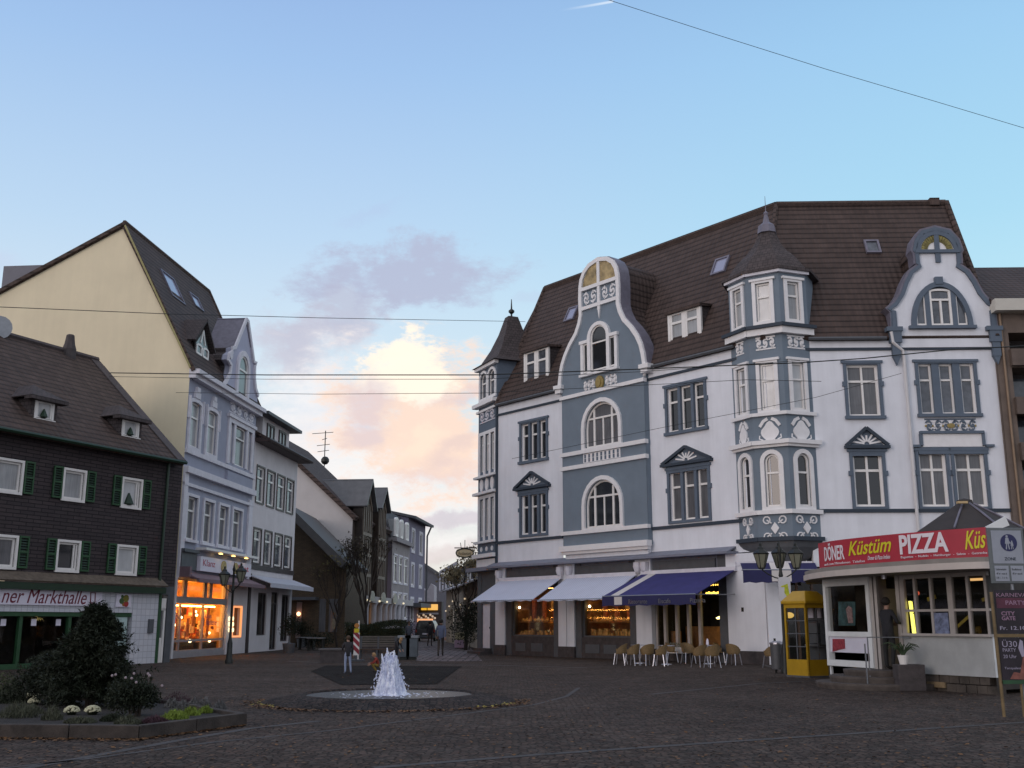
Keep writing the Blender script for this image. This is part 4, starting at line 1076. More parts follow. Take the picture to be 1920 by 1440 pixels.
# small lamp panels on the fascia: corner side with door
FC = Fr(CR.x, CR.y, .9996, -.03)
cx0 = FS(1440)
m = MB(FRR); za = zw
m.box(-.4, .25, .1, .3, 0, za); m.box(1.5, SEND, 0.0, .3, za - .6, ZL - .04); m.box(3.2, 3.6, 0, .3, 0, za - .6); m.box(8.9, SEND, 0, .3, 0, za - .6)
m.build('pier', WHITE, CB)
si = interior(FRR, .3, 9.0, 0, za - .5, 3.0, CB, SHOPD)
m = MB(FRR)
for a in (.3, .75, 1.35): m.box(a, a + .09, .1, .2, 0, za - .5)
for a in (3.6, 5.2, 7.0, 8.8): m.box(a, a + .1, .1, .2, 0, za - .6)
m.box(.39, 1.35, .1, .19, 2.3, 2.42)
m.build('shop_front', WOODD, CB)
m = MB(FRR); m.poly([(.3, .16, 0), (9, .16, 0), (9, .16, za - .6), (.3, .16, za - .6)]); m.build('pane', SHOPGLASS, CB, recalc=False)
m = MB(FRR); m.box(-.3, .3, .9, 1.1, za - .9, za - .8); m.box(.35, .75, .9, 1.0, 2.55, 2.65); m.build('lamp', emit('orange_lamp', (1, .45, .08), 5), si)
m = MB(FRR); m.ball((.2, .6, 2.6), .14); m.ball((.55, .6, 1.9), .2, sz=.6); m.build('bulb', emit('amber_lamp', (1, .6, .12), .8), si)
# turret shop door
m = MB(FT); m.box(.0, .55, 0, .2, 0, zw); m.box(1.75, LT, -.02, .2, 0, zw); m.box(.55, 1.75, 0.02, .2, 2.6, zw); m.build('pier', PIER, CB)
m = MB(FT); m.box(.55, 1.75, .1, .16, .3, 2.6); dr = m.build('door', LTRIM, CB); m = MB(FT); m.ball((1.6, .06, 1.35), .06); m.build('handle', METAL, dr)
m = MB(FT); m.box(.3, 2.1, -.7, .1, 0, .15); m.box(.4, 2.0, -.38, .1, .151, .3); m.build('door_step', PLINTH, CB)

# ---- awnings
def awning(fr, tp, bt, yb, mat, drop, vm_, yt=-.15, name='awning', band=None):
    (xl, yl), (xr, yr) = tp; (bxl, byl), (bxr, byr) = bt
    t0 = fr.S(xl, yl, yt); t1 = fr.S(xr, yr, yt); zt = (fr.Z(xl, yl, yt) + fr.Z(xr, yr, yt)) / 2
    zb = (fr.Z(bxl, byl, yb) + fr.Z(bxr, byr, yb)) / 2
    q0, q1 = fr.S(bxl, byl, yb), fr.S(bxr, byr, yb)

    t0 = (t0 + q0) / 2; t1 = (t1 + q1) / 2
    m = MB(fr); m.slab([(t0, yt, zt), (t1, yt, zt), (t1, yb, zb), (t0, yb, zb)], .03); o = m.build(name, mat, CB)
    if drop:
        m = MB(fr); n = 12
        pts = [(t0, zb)] + [(t1, zb)] + [(t1 + (t0 - t1) * i / n, zb - drop + (.04 if i % 2 else 0)) for i in range(n + 1)]
        m.prism(pts, yb - .03, yb - .01); m.build('valance', vm_, o)
    m = MB(fr); m.tube([fr.P(t0, yb, zb), fr.P(t1, yb, zb)], .035, 6)
    for a in (t0 + .2, t1 - .2): m.tube([fr.P(a, 0, zb + .05), fr.P(a + .5, yb / 2, zb), fr.P(a, yb, zb)], .022, 5)
    m.build('awning_frame', GREYM, o)
    m = MB(fr); m.box(t0 - .05, t1 + .05, -.28, 0, zt - .08, zt + .1); m.build('awning_case', LTRIM, o)
    return o, t0, t1, zt, zb
awning(FL, ((932, 1087), (1045, 1084)), ((891, 1126), (1006, 1126)), -2.1, AWN, .06, AWN)
awning(FL, ((1057, 1082), (1192, 1077)), ((1017, 1125), (1138, 1123)), -2.1, AWN, .06, AWN)
nv, n0, n1, nzt, nzb = awning(FL, ((1200, 1079), (1379, 1063)), ((1136, 1120), (1305, 1112)), -2.7, NAVY, .42, NAVYD)
m = MB(FL)
for a in (n0 + .45,): 
    m.slab([(a, -.14, nzt + .012), (a + .45, -.14, nzt + .012), (a + .45, -2.7, nzb + .012), (a, -2.7, nzb + .012)], .01)
m.build('stripe', CREAMC, nv)
m = MB(FL); m.prism([(n0 + .75, nzb - .03), (n0 + 1.2, nzb - .03), (n0 + 1.2, nzb - .36), (n0 + .75, nzb - .36)], -2.742, -2.731)
m.build('stripe', CREAMC, nv)
for k, (w_, t_) in enumerate(((.9, 'Ristorante'), (1.0, 'Eiscafe'), (1.1, 'Pizzeria'))):
    text('lettering', t_, FL, n0 + 1.6 + k * 1.7, nzb - .33, .18, -2.745, GREYM, nv, depth=.004)
# navy awning over the corner entrance
nb, q0, q1, qt, qb = awning(FRR, ((1392, 1057), (1530, 1054)), ((1389, 1071), (1532, 1066)), -1.3, NAVYD, .5, NAVYD, yt=-.9)
m = MB(FRR)
for a in (q0 + 1.1, ): m.prism([(a, qb - .02), (a + .75, qb - .02), (a + .75, qb - .44), (a, qb - .44)], -1.342, -1.331)
m.slab([(q0 + 1.1, -.89, qt + .012), (q0 + 1.85, -.89, qt + .012), (q0 + 1.85, -1.3, qb + .012), (q0 + 1.1, -1.3, qb + .012)], .01)
m.build('stripe', CREAMC, nb)
m = MB(FL); sgx = FS(1394); m.box(sgx, sgx + .12, -.13, -.11, FL.Z(1397, 1147), FL.Z(1397, 1139)); m.build('wall_lamp', METAL, CB)
for pxx, pyy in ((1520, 1035), (1524, 1035)): pass
# ------------------------------------------------------------------ left side of the square
FD = Fr(-14.27, 45.9, .4385, .8987)
FB = Fr(-15.6, 50.3, .0923, .9957)
# ---- slate-clad market hall house
DH = thing('market_house', (-14.27, 45.9, 0), 'dark slate-clad house with green shutters over a market hall shopfront', 'building')
SV = FD.S(347, 866, -.5); ZED = FD.Z(347, 866, -.5); RYD, RZD = pix_s(FD, 183, 676, SV); SEP = -24
ZG = FD.Z(200, 1090)          # top of the tiled ledge over the shop
dz = lambda y: 0
UW = [FD.R(-22, 38, 866, 926), FD.R(119, 156, 884, 935), FD.R(229, 262, 900, 952)]
LW = [FD.R(-36, 27, 1008, 1062), FD.R(107, 145, 1017, 1069), FD.R(219, 253, 1026, 1075)]
def avgz(rs):
    z0 = sum(r[2] for r in rs[1:]) / 2; z1 = sum(r[3] for r in rs[1:]) / 2; return [(r[0], r[1], z0, z1) for r in rs]
UW = avgz(UW); LW = avgz(LW)
m = MB(FD); wall(m, SEP, 0, ZG - .1, ZED + .1, UW + LW, 0, .12); m.build('wall', CLAD, DH, recalc=False)
m = MB(FD); RB = RYD * 2
m.poly([(0, 0, 0), (0, RB, 0), (0, RB, ZED), (0, RYD, RZD - .15), (0, 0, ZED)]); m.build('end_wall', CLAD, DH, recalc=False)
def shutter(fr, a0, a1, z0, z1, parent):
    m = MB(fr); m.box(a0, a0 + .06, -.09, -.03, z0, z1); m.box(a1 - .06, a1, -.09, -.03, z0, z1)
    for z in (z0, (z0 + z1) / 2 - .03, z1 - .07): m.box(a0 + .06, a1 - .06, -.09, -.03, z, z + .07)
    o = m.build('shutter', GREEN, parent)
    m = MB(fr); n = int((z1 - z0) / .09)
    for k in range(n):
        z = z0 + (z1 - z0) * (k + .5) / n; m.slab([(a0 + .06, -.08, z - .03), (a1 - .06, -.08, z - .03), (a1 - .06, -.04, z + .03), (a0 + .06, -.04, z + .03)], .008)
    m.build('louvres', DGREEN, o)
for i, r in enumerate(UW + LW):
    w = window(DH, FD, r, recess=.1, tr=None, fw=.08, surr=(.09, FRAMEW, .07), pane=(NET, NET, NETL, NETD, GLASS, NETL)[i])
    ww = .42
    shutter(FD, r[0] - .12 - ww, r[0] - .12, r[2] - .02, r[3] + .1, w); shutter(FD, r[1] + .12, r[1] + .12 + ww, r[2] - .02, r[3] + .1, w)
    if i in (2, 4):
        q = MB(FD); q.box(r[1] - .2, r[1] - .14, .02, .07, r[2] + .05, r[3] - .05); q.build('glazing_bar', FRAMEW, w)
    if i == 2:
        q = MB(FD); c = (r[0] + r[1]) / 2 - .05; q.lathe((c, .06, r[2] + .06), [(.1, 0), (.22, .06), (.12, .3), (.03, .5)], 8); q.build('plant', DGREEN, w)
# roof
m = MB(FD); sl = (RZD - ZED) / (RYD + .5)
m.slab([(SEP, -.5, ZED), (SV, -.5, ZED), (SV, RYD, RZD), (SEP, RYD, RZD)], .2); m.slab([(SV, RB + .5, ZED), (SEP, RB + .5, ZED), (SEP, RYD, RZD), (SV, RYD, RZD)], .2)
rf = m.build('roof', TILE2, DH)
m = MB(FD); m.tube([FD.P(SEP, RYD, RZD + .03), FD.P(SV, RYD, RZD + .03)], .13, 6)
m.slab([(SV - .45, -.52, ZED + .05), (SV + .06, -.52, ZED + .05), (SV + .06, RYD, RZD + .06), (SV - .45, RYD, RZD + .06)], .3); m.build('verge_tiles', plain('verge_tile', (.075, .06, .06), .8, .25, 5), rf)
m = MB(FD); m.tube([FD.P(SEP, -.58, ZED - .05), FD.P(SV, -.58, ZED - .05)], .08, 6); m.build('gutter', DGREEN, rf)
ry = lambda z: (z - ZED) / sl - .5
a = FD.S(127, 655, RYD); m = MB(FD); m.lathe((a, RYD - .1, RZD - .6), [(.34, 0), (.32, .7), (.24, .95), (.18, 1.35), (.12, 1.4)], 8); m.build('vent_stack', PLINTH, rf)
def hip_dormer(r, yf):
    a0, a1, z0, z1 = r; c = (a0 + a1) / 2; h = z1 - z0
    m = MB(FD); yb = ry(z1 + .1) + .2
    m.poly([(a0 - .25, yf, z0 - .1), (a0 - .25, yb, z1 + .1), (a0 - .25, yf, z1 + .1)]); m.poly([(a1 + .25, yf, z0 - .1), (a1 + .25, yb, z1 + .1), (a1 + .25, yf, z1 + .1)])
    wall(m, a0 - .25, a1 + .25, z0 - .15, z1 + .1, [(a0, a1, z0, z1)], yf, .08)
    o = m.build('dormer', SLATE, rf, recalc=False)
    m = MB(FD); e = .5; zt = z1 + .12; zr = zt + .62; yr = ry(zr) + .1
    L = [(a0 - e, yf - .3, zt), (a1 + e, yf - .3, zt)]; top = (c, yf + .75, zr); bk = (c, yr, zr)
    m.slab([L[0], L[1], top], .05); m.slab([L[1], (a1 + e, ry(zt) + .1, zt), bk, top], .05); m.slab([L[0], top, bk, (a0 - e, ry(zt) + .1, zt)], .05)
    m.box(a0 - e, a1 + e, yf - .32, yf + .1, zt - .14, zt - .02); m.build('dormer_roof', SLATE, o)
    m = MB(FD); light(m, a0, a1, z0, z1, yf - .02, yf + .05, .07); m.box(a0 - .15, a1 + .15, yf - .1, yf + .02, z0 - .12, z0 - .001); m.box(a0 - .09, a0, yf - .04, yf, z0, z1); m.box(a1, a1 + .09, yf - .04, yf, z0, z1)
    m.build('dormer_window', FRAMEW, o)
    m = MB(FD); m.poly([(a0, yf + .03, z0), (a1, yf + .03, z0), (a1, yf + .03, z1), (a0, yf + .03, z1)]); m.build('pane', NETL, o, recalc=False)
    m = MB(FD); m.lathe((c - .05, yf - .06, z0 + .03), [(.05, 0), (.16, .05), (.08, .25), (.02, .36)], 6); m.build('plant', DGREEN, o)
y1 = .9
d1 = FD.R(68, 97, 752, 787, y1); d2 = FD.R(231, 257, 790, 819, y1)
z0 = (d1[2] + d2[2]) / 2; z1 = (d1[3] + d2[3]) / 2; yf = max(ry(z0) - .05, .1)
d1 = FD.R(68, 97, 752, 787, yf); d2 = FD.R(231, 257, 790, 819, yf)
for d in (d1, d2): hip_dormer((d[0], d[1], (d1[2] + d2[2]) / 2, (d1[3] + d2[3]) / 2), yf)
# shopfront
sR = FD.S(291, 1170); sP = FD.S(243, 1180); ZS_ = FD.Z(150, 1102); ZSb = FD.Z(150, 1136); zf_ = FD.Z(150, 1148)
m = MB(FD); m.slab([(SEP, -.45, ZG - .1), (sR + .15, -.45, ZG - .1), (sR + .15, 0, ZG + .22), (SEP, 0, ZG + .22)], .06); m.build('tiled_ledge', plain('weathered_clay', (.13, .10, .075), .85, .35, 5, .5, 20), DH)
m = MB(FD); m.box(SEP, sR + .1, -.38, 0, ZG - .42, ZG - .17); m.build('fascia', DGREEN, DH)
m = MB(FD); m.box(sP, sR, -.1, .2, 0, ZG - .42); m.box(FD.S(185, 1130), sP - .001, -.09, .2, zf_, ZG - .42); m.box(SEP, FD.S(185, 1130) - .001, -.09, .2, zf_, ZG - .42); m.build('tiled_pier', WTILE, DH)
m = MB(FD); m.box(sR + .001, sR + .14, -.14, .2, 0, ZG - .42); m.build('corner_post', GREEN, DH)
m = MB(FD); m.tube([FD.P(FD.S(311, 900), -.1, ZED), FD.P(FD.S(295, 1100), -.1, ZG)], .06, 6); m.build('rain_pipe', DGREEN, DH)
m = MB(FD); s1_ = FD.S(185, 1130); m.box(SEP, s1_, -.16, -.092, ZSb, ZS_); sg = m.build('sign_board', SIGNW, DH)
text('lettering', 'ner Markthalle', FD, FD.S(-2, 1115), ZSb + .06, (ZS_ - ZSb) * .76, -.165, TEXTD, sg, width=FD.S(157, 1120) - FD.S(-2, 1115), shear=.3)
a = FD.S(168, 1124); m = MB(FD); m.stroke([(a - .1, ZSb + .12), (a - .12, ZSb + .5), (a + .1, ZSb + .5), (a + .12, ZSb + .12), (a - .1, ZSb + .12)], .05, -.17, -.161); m.box(a - .14, a + .14, -.17, -.161, ZSb + .56, ZSb + .6); m.build('emblem', TEXTD, sg)
m = MB(FD); a0, a1 = FD.S(213, 1126), FD.S(241, 1126); z0, z1 = FD.Z(227, 1138), FD.Z(227, 1114); m.box(a0, a1, -.15, -.101, z0, z1); sq = m.build('picture_sign', SIGNW, DH)
c = (a0 + a1) / 2; cz = (z0 + z1) / 2
for (dx, dz_, r, col) in ((-.12, -.02, .12, (.05, .10, .03)), (.1, .08, .15, (.18, .16, .02)), (.13, -.13, .12, (.35, .03, .03)), (-.1, .15, .07, (.04, .09, .02)), (.0, -.14, .09, (.30, .12, .02))):
    m = MB(FD); m.disc(c + dx, cz + dz_, r, -.155 - r * .05, -.151, 10); m.build('fruit_motif', plain('motif', col, .6, .1), sq)
ip = interior(FD, SEP, sP - .01, 0, zf_, 5, DH, SHOPD, .25)
m = MB(FD); 
for p in (-60, 38, 130, 206): a = FD.S(p, 1180); m.box(a - .07, a + .07, .0, .15, 0, zf_)
m.box(SEP, sP, -.05, .15, zf_ - .16, zf_ - .001); m.box(SEP, sP, -.05, .15, 0, .18); m.build('shop_front', GREEN, DH)
m = MB(FD); m.poly([(SEP, .12, 0), (sP, .12, 0), (sP, .12, zf_), (SEP, .12, zf_)]); m.build('pane', SHOPGLASS, DH, recalc=False)
m = MB(FD); a0, a1 = FD.S(209, 1180), FD.S(249, 1180) - .35; z0, z1 = FD.Z(230, 1213), FD.Z(230, 1157); m.band(archpath(a0, a1, z0, z1, 0), archpath(a0 + .1, a1 - .16, z0 + .25, z1 - .2, 0), -.02, .1, True); m.build('kiosk_window_frame', plain('pale_green_frame', (.45, .58, .56), .5, .05), DH)
m = MB(FD)
for p in (10, 67, 113): a = FD.S(p, 1167); z = FD.Z(p, 1167); m.box(a - .11, a + .11, .095, .11, z - .12, z + .12)
m.build('notice', SIGNW, DH)
m = MB(FD); m.box(FD.S(214, 1180), FD.S(219, 1180), .06, .09, FD.Z(216, 1192), FD.Z(216, 1168)); m.build('notice', plain('yellow_notice', (.5, .42, .02), .6), DH)
# side door
a0, a1 = FD.S(293, 1180), FD.S(309, 1180)
m = MB(FD); m.box(sR + .141, 0, .0, .25, 2.75, ZG - .1); m.box(a1 + .05, 0, 0, .25, 0, 2.75); m.build('door_pier', PIER, DH)
m = MB(FD); m.band(archpath(a0, a1, 0, 2.6, 0), archpath(a0 + .1, a1 - .1, 0, 2.1, 0), .02, .12); m.box(a0 + .1, a1 - .1, .05, .1, 0, 1.0); m.box(a0, a1, .02, .12, 2.1, 2.2); dr = m.build('door', FRAMEW, DH)
m = MB(FD); m.poly([(a0, .09, 0), (a1, .09, 0), (a1, .09, 2.6), (a0, .09, 2.6)]); m.build('pane', NETD, dr, recalc=False)
m = MB(FD); a = FD.S(276, 1193); m.box(a - .12, a + .12, -.2, -.101, 1.2, 1.75); m.build('letter_box', PIER, DH)
m = MB(FD); c = FD.P(FD.S(-2, 615, RYD), RYD, FD.Z(-2, 615, RYD)); m.lathe((0, 0, 0), [(.03, 0), (.03, .1)], 6)
# satellite dish at the left edge of the roof
m = MB(); m.tube([c + Vector((-.2, .1, -1.2)), c + Vector((-.1, .1, 0))], .03, 6)
m.tube([c + Vector((0, .02, 0)), c + Vector((.05, -.06, 0)), c + Vector((.08, -.12, 0))], [.22, .42, .50], 16); m.build('satellite_dish', GREYM, rf)

# ---- blue-lilac house with the cream gable wall
BH = thing('lilac_house', (-15.6, 50.3, 0), 'narrow lilac-blue Art Nouveau house with cream gable wall and glowing bakery shop', 'building')
RY, RZ = pix_s(FB, 235, 418, 0); EY, EZ = pix_s(FB, 337, 690, 0)
LYv, LZv = pix_s(FB, 0, 545, 0)
SB = FB.S(481, 770); ZEB = EZ
slb = (LZv - RZ) / (LYv - RY)
backY = 17.0; backZ = RZ + slb * (backY - RY)
m = MB(FB); m.poly([(0, 0, 0), (0, backY, 0), (0, backY, backZ), (0, RY, RZ - .1), (0, 0, ZEB)]); m.build('gable_wall', CREAM, BH, recalc=False)
SR2 = FB.S(392, 547, RY)
m = MB(FB); m.slab([(-.12, -.3, ZEB - .1), (SB, -.3, ZEB - .1), (SR2, RY, RZ), (-.12, RY, RZ)], .2); rb = m.build('roof', TILE, BH)
m = MB(FB); m.slab([(-.12, RY, RZ), (SR2, RY, RZ), (SB, backY, backZ), (-.12, backY, backZ)], .2); m.slab([(SB, -.3, ZEB - .1), (SB, backY, backZ), (SR2, RY, RZ)], .2); m.build('rear_roof', TILE, rb)
m = MB(FB); m.tube([FB.P(-.1, RY, RZ), FB.P(SR2, RY, RZ)], .12, 6); m.tube([FB.P(SR2, RY, RZ), FB.P(SB, -.2, ZEB)], .1, 6); m.build('ridge_tiles', TILE2, rb)
m = MB(FB); m.slab([(-.15, -.1, ZEB), (-.1, -.1, ZEB), (-.1, RY, RZ + .02), (-.15, RY, RZ + .02)], .09); m.build('verge_trim', plain('yellow_verge', (.30, .27, .12), .7), rb)
m = MB(FB); m.slab([(-.18, RY, RZ + .02), (0, RY, RZ + .02), (0, backY, backZ), (-.18, backY, backZ)], .18); m.build('verge_trim', TILE2, rb)
# rear dormer showing over the far slope
r0 = pix_s(FB, 7, 499, .3); r1 = pix_s(FB, 92, 494, .3)
m = MB(FB); m.box(.3, 4, r1[0], r0[0], RZ + slb * (r0[0] - RY) - .3, r0[1]); m.build('rear_dormer', plain('zinc_cladding', (.12, .12, .15), .5, .1), rb)
# facade
def pxz(pl, y=-.0): return [FB.pix(a, b, y) for a, b in pl]
hA = FB.R(355, 374, 752, 838); hB = FB.R(387, 405, 770, 852)
zA0 = (FB.Z(356, 833) + FB.Z(392, 854)) / 2; zA1 = (FB.Z(362, 752) + FB.Z(397, 771)) / 2
hA = (hA[0], hA[1], zA0, zA1); hB = (hB[0], hB[1], zA0, zA1)
c0, c1 = FB.S(429, 840), FB.S(470, 840); zC0, zC1 = zA0, FB.Z(448, 800)
hC = [(c0, c0 + .55, zC0, zC1), (c0 + .85, c1 - .85, zC0, zC1), (c1 - .55, c1, zC0, zC1)]
zF0 = FB.Z(398, 1020); zF1 = FB.Z(398, 943)
hF = [(FB.S(a, 980), FB.S(b, 980), zF0, zF1) for a, b in ((348, 367), (380, 398), (409, 426), (435, 452))]
zsh_ = FB.Z(400, 1090) 
m = MB(FB); wall(m, 0, SB, zsh_, ZEB, [hA, hB] + hC + hF, 0, .2); m.poly([(SB, 0, 0), (SB, 8, 0), (SB, 8, ZEB), (SB, 0, ZEB)]); m.build('facade', LILAC, BH, recalc=False)
for h in (hA, hB):
    w = window(BH, FB, h, rise=.12, recess=.15, tr=.66, pane=NET, fw=.09, surr=(.2, LTRIM, .08))
    q = MB(FB); c = (h[0] + h[1]) / 2; q.box(c - .32, c + .32, -.12, .0, h[3] + .2, h[3] + .5); q.box(c - .18, c + .18, -.14, 0, h[3] + .501, h[3] + .75); q.box(h[0] - .28, h[0] - .201, -.12, 0, h[3] - .9, h[3] + .2); q.box(h[1] + .201, h[1] + .28, -.12, 0, h[3] - .9, h[3] + .2); q.build('surround', LTRIM, w)
for h in hC: window(BH, FB, h, rise=.12, recess=.15, tr=.7, pane=NETD, fw=.08)
m = MB(FB); m.band(archpath(c0 - .35, c1 + .35, zC0 - .1, zC1 + .25, 0), archpath(c0, c1, zC0 - .1, zC1, 0), -.08, .02); m.box(c0 + .56, c0 + .84, -.06, .02, zC0, zC1); m.box(c1 - .84, c1 - .56, -.06, .02, zC0, zC1)
m.box(c0 - .5, c1 + .5, -.16, .02, zC1 + .251, zC1 + .42); m.build('surround', LTRIM, BH)
scrolls(FB, c0 - .3, c1 + .3, zC1 + .55, zC1 + 1.15, 4, LTRIM, BH, -.06, w=.1)
for h in hF: window(BH, FB, h, recess=.18, tr=.68, pane=NETD, fw=.09, surr=(.14, LTRIM, .08), sill=LTRIM)
m = MB(FB)
for (X, Y, o_, t_) in ((405, 866, .12, .14), (400, 897, .24, .2), (405, 925, .12, .1)):
    z = FB.Z(X, Y); m.box(.02, SB + .05, -o_, .02, z - t_, z + t_ * .5)
z = FB.Z(400, 730); m.box(-.05, SB + .15, -.32, .02, ZEB - .5, ZEB - .28); m.box(-.05, SB + .25, -.5, .02, ZEB - .279, ZEB - .06)
zp_ = FB.Z(330, 880); m.box(0.02, .5, -.1, .02, zsh_, zp_); m.box(SB - .6, SB, -.1, .02, zsh_, FB.Z(475, 940))
m.build('moulding', LTRIM, BH)
m = MB(FB); z0, z1 = FB.Z(440, 905), FB.Z(440, 893); m.box(c0 - .3, c1 + .2, -.14, 0, zA0 - 1.35, zA0 - .5); m.build('apron_panel', LILAC, BH)
# small curved gable over the facade, with lead-covered flank
Z3 = lambda X, Y: (300 + X / 4, 580 + Y / 4)
go = [(462, 610), (462, 570), (490, 540), (520, 480), (528, 420), (505, 375), (512, 340), (535, 320), (535, 290), (558, 285), (642, 76), (655, 90), (698, 395), (716, 402), (705, 425), (703, 520), (712, 600), (730, 650), (730, 740)]
pg = [FB.pix(*Z3(*p), -.1) for p in go]
m = MB(FB); m.prism(pg, -.1, .25); gb = m.build('gable', plain('lilac_gable', (.42, .43, .54), .85, .05, 1.5, .2), BH)
m = MB(FB); m.stroke(pg[1:11], .22, -.2, -.1); m.stroke(pg[10:18], .22, -.2, -.1); m.disc(pg[6][0] + .15, pg[6][1], .22, -.24, -.1, 12); m.build('coping_edge', LTRIM, gb)
m = MB(FB); e_ = 1.5
m.slab([(pg[9][0], -.14, pg[9][1]), (pg[10][0], -.14, pg[10][1] + .1), (pg[10][0], 1.5, pg[10][1] + .1), (pg[9][0], 1.5, pg[9][1])], .1)
m.slab([(pg[10][0], -.14, pg[10][1] + .1), (pg[12][0] + .1, -.14, pg[12][1]), (pg[12][0] + .1, 1.5, pg[12][1]), (pg[10][0], 1.5, pg[10][1] + .1)], .1); m.build('coping', LEAD, gb)
m = MB(FB); n_ = len(pg); q = pg[1:10]; k_ = len(q)
m.add([(a, .2, z) for a, z in q] + [(a, 1.6, z) for a, z in q], [(i, i + 1, k_ + i + 1, k_ + i) for i in range(k_ - 1)]); m.build('flank', SLATE, gb)
gw0, gw1 = FB.S(445, 710, -.1), FB.S(462, 710, -.1); gzb, gzt = FB.Z(452, 748, -.1), FB.Z(455, 668, -.1)
m = MB(FB); light(m, gw0, gw1, gzb, gzt, -.15, -.105, .1, (gw1 - gw0) / 2, .66); wo = m.build('window', FRAMEW, gb)
m = MB(FB); m.poly([(a, -.108, z) for a, z in archpath(gw0, gw1, gzb, gzt, (gw1 - gw0) / 2)]); m.build('pane', NETD, wo, recalc=False)
m = MB(FB); m.band(archpath(gw0 - .3, gw1 + .3, gzb - .05, gzt + .3, (gw1 - gw0) / 2 + .3), archpath(gw0 - .02, gw1 + .02, gzb - .05, gzt, (gw1 - gw0) / 2), -.22, -.1); m.box(gw0 - .4, gw1 + .4, -.26, -.1, gzb - .3, gzb - .06); m.build('surround', LTRIM, wo)
# steep dormer with pointed window
dyf = .45; a0, a1 = FB.S(364, 670, dyf), FB.S(391, 670, dyf); zb, zt = FB.Z(377, 700, dyf), FB.Z(383, 612, dyf); zm = FB.Z(378, 650, dyf)
ac = (a0 + a1) / 2; rbs = (RZ - ZEB) / (RY + .3); yat = lambda z: (z - ZEB) / rbs
m = MB(FB); m.prism([(a0, zb), (a0, zm), (ac, zt), (a1, zm), (a1, zb)], dyf, dyf + .12); dm = m.build('dormer', plain('dark_timber', (.03, .025, .024), .8, .2), rb)
m = MB(FB)
m.poly([(a0, dyf, zb), (a0, dyf, zm), (a0, yat(zm) + .2, zm)]); m.poly([(a1, dyf, zb), (a1, dyf, zm), (a1, yat(zm) + .2, zm)]); m.build('dormer_cheek', SLATE, dm)
zo = .35
m = MB(FB); m.slab([(a0 - .5, dyf - .2, zm + .05), (ac, dyf - .2, zt + .35), (ac, yat(zt) + .4, zt + .35), (a0 - .5, yat(zm) + .3, zm + .05)], .1); m.slab([(ac, dyf - .2, zt + .35), (a1 + .5, dyf - .2, zm + .05), (a1 + .5, yat(zm) + .3, zm + .05), (ac, yat(zt) + .4, zt + .35)], .1)
m.build('dormer_roof', SLATE, dm)
m = MB(FB)
for x0, x1 in ((a0 + .12, ac - .06), (ac + .06, a1 - .12)): light(m, x0, x1, zb + .1, zm + .05, dyf - .06, dyf - .002, .1, .15, .6)
m.stroke([(ac - .3, zm + .15), (ac, zt - .25)], .09, dyf - .05, dyf - .002); m.stroke([(ac, zt - .25), (ac + .3, zm + .15)], .09, dyf - .05, dyf - .002); m.build('dormer_window', FRAMEW, dm)
m = MB(FB); m.poly([(a0 + .1, dyf - .01, zb + .1), (a1 - .1, dyf - .01, zb + .1), (a1 - .1, dyf - .01, zm), (ac, dyf - .01, zt - .3), (a0 + .1, dyf - .01, zm)]); m.build('pane', NETD, dm, recalc=False)
SAVE = (D, ZE, ZR)
skylight(FB, 305, 337, 510, 570, RY, ZEB, RZ, rb, SKYG); skylight(FB, 355, 376, 552, 583, RY, ZEB, RZ, rb, SKYG)
# bakery shopfront
ztop = zsh_; S_ = lambda p, y=1150: FB.S(p, y)
m = MB(FB); m.box(0, S_(322), -.1, .3, 0, ztop); m.box(S_(424), S_(435), -.06, .3, 0, ztop); m.box(S_(452), SB, -.06, .3, 0, ztop); m.box(S_(435), S_(452), -.06, .3, 0, FB.Z(443, 1196)); m.box(S_(435), S_(452), -.06, .3, FB.Z(443, 1135), ztop); m.build('shop_pier', GREYW, BH)
zt1 = FB.Z(371, 1130); zt0 = FB.Z(371, 1122); zc_ = FB.Z(371, 1200)
ORG = emit('glowing_shop_wall', (1, .36, .05), .85, (.6, .3, .1))
m = MB(FB); light(m, S_(322), S_(424), .25, ztop, .05, .18, .1)
m.box(S_(322), S_(424), .0, .18, zt1 - .05, zt0 + .05); m.box(S_(322), S_(424), .05, .17, zc_ - .06, zc_ + .04)
for p in (341, 384): m.box(S_(p) - .05, S_(p) + .05, .05, .17, .25, zt1)
for p in (350, 388, 398): m.box(S_(p, 1110) - .2, S_(p, 1110) + .2, .06, .16, zt0, ztop)
m.box(S_(322), S_(424), .0, .2, 0, .25); wo = m.build('shop_window', plain('grey_shop_frame', (.30, .28, .29), .5, .1), BH)
m = MB(FB); m.poly([(S_(322), .14, .25), (S_(424), .14, .25), (S_(424), .14, ztop), (S_(322), .14, ztop)]); m.build('pane', SHOPGLASS, wo, recalc=False)
si = interior(FB, S_(322), S_(424), .2, ztop, 3.2, BH, plain('orange_lit_shop', (.60, .34, .13), .8, .75, 1.1))
m = MB(FB); m.box(S_(330), S_(418), 1.0, 1.3, FB.Z(371, 1105) + .6, FB.Z(371, 1105) + .7); m.box(S_(326), S_(420), .5, .6, FB.Z(371, 1137), FB.Z(371, 1137) + .06); m.box(S_(326), S_(420), 2.2, 2.3, 1.9, 1.96); m.build('lamp', emit('bakery_lamp', (1, .43, .08), 42), si)
m = MB(FB); m.box(S_(326), S_(420), .5, 1.4, zc_ - .05, zc_ + .0); m.box(S_(326), S_(420), 1.5, 2.0, .2, 1.35); m.box(S_(326), S_(420), 2.8, 3.1, 1.6, 1.66); m.box(S_(326), S_(420), 2.8, 3.1, 2.2, 2.26); m.build('shelf', WOODM, si)
m = MB(FB); LL = S_(420) - S_(326)
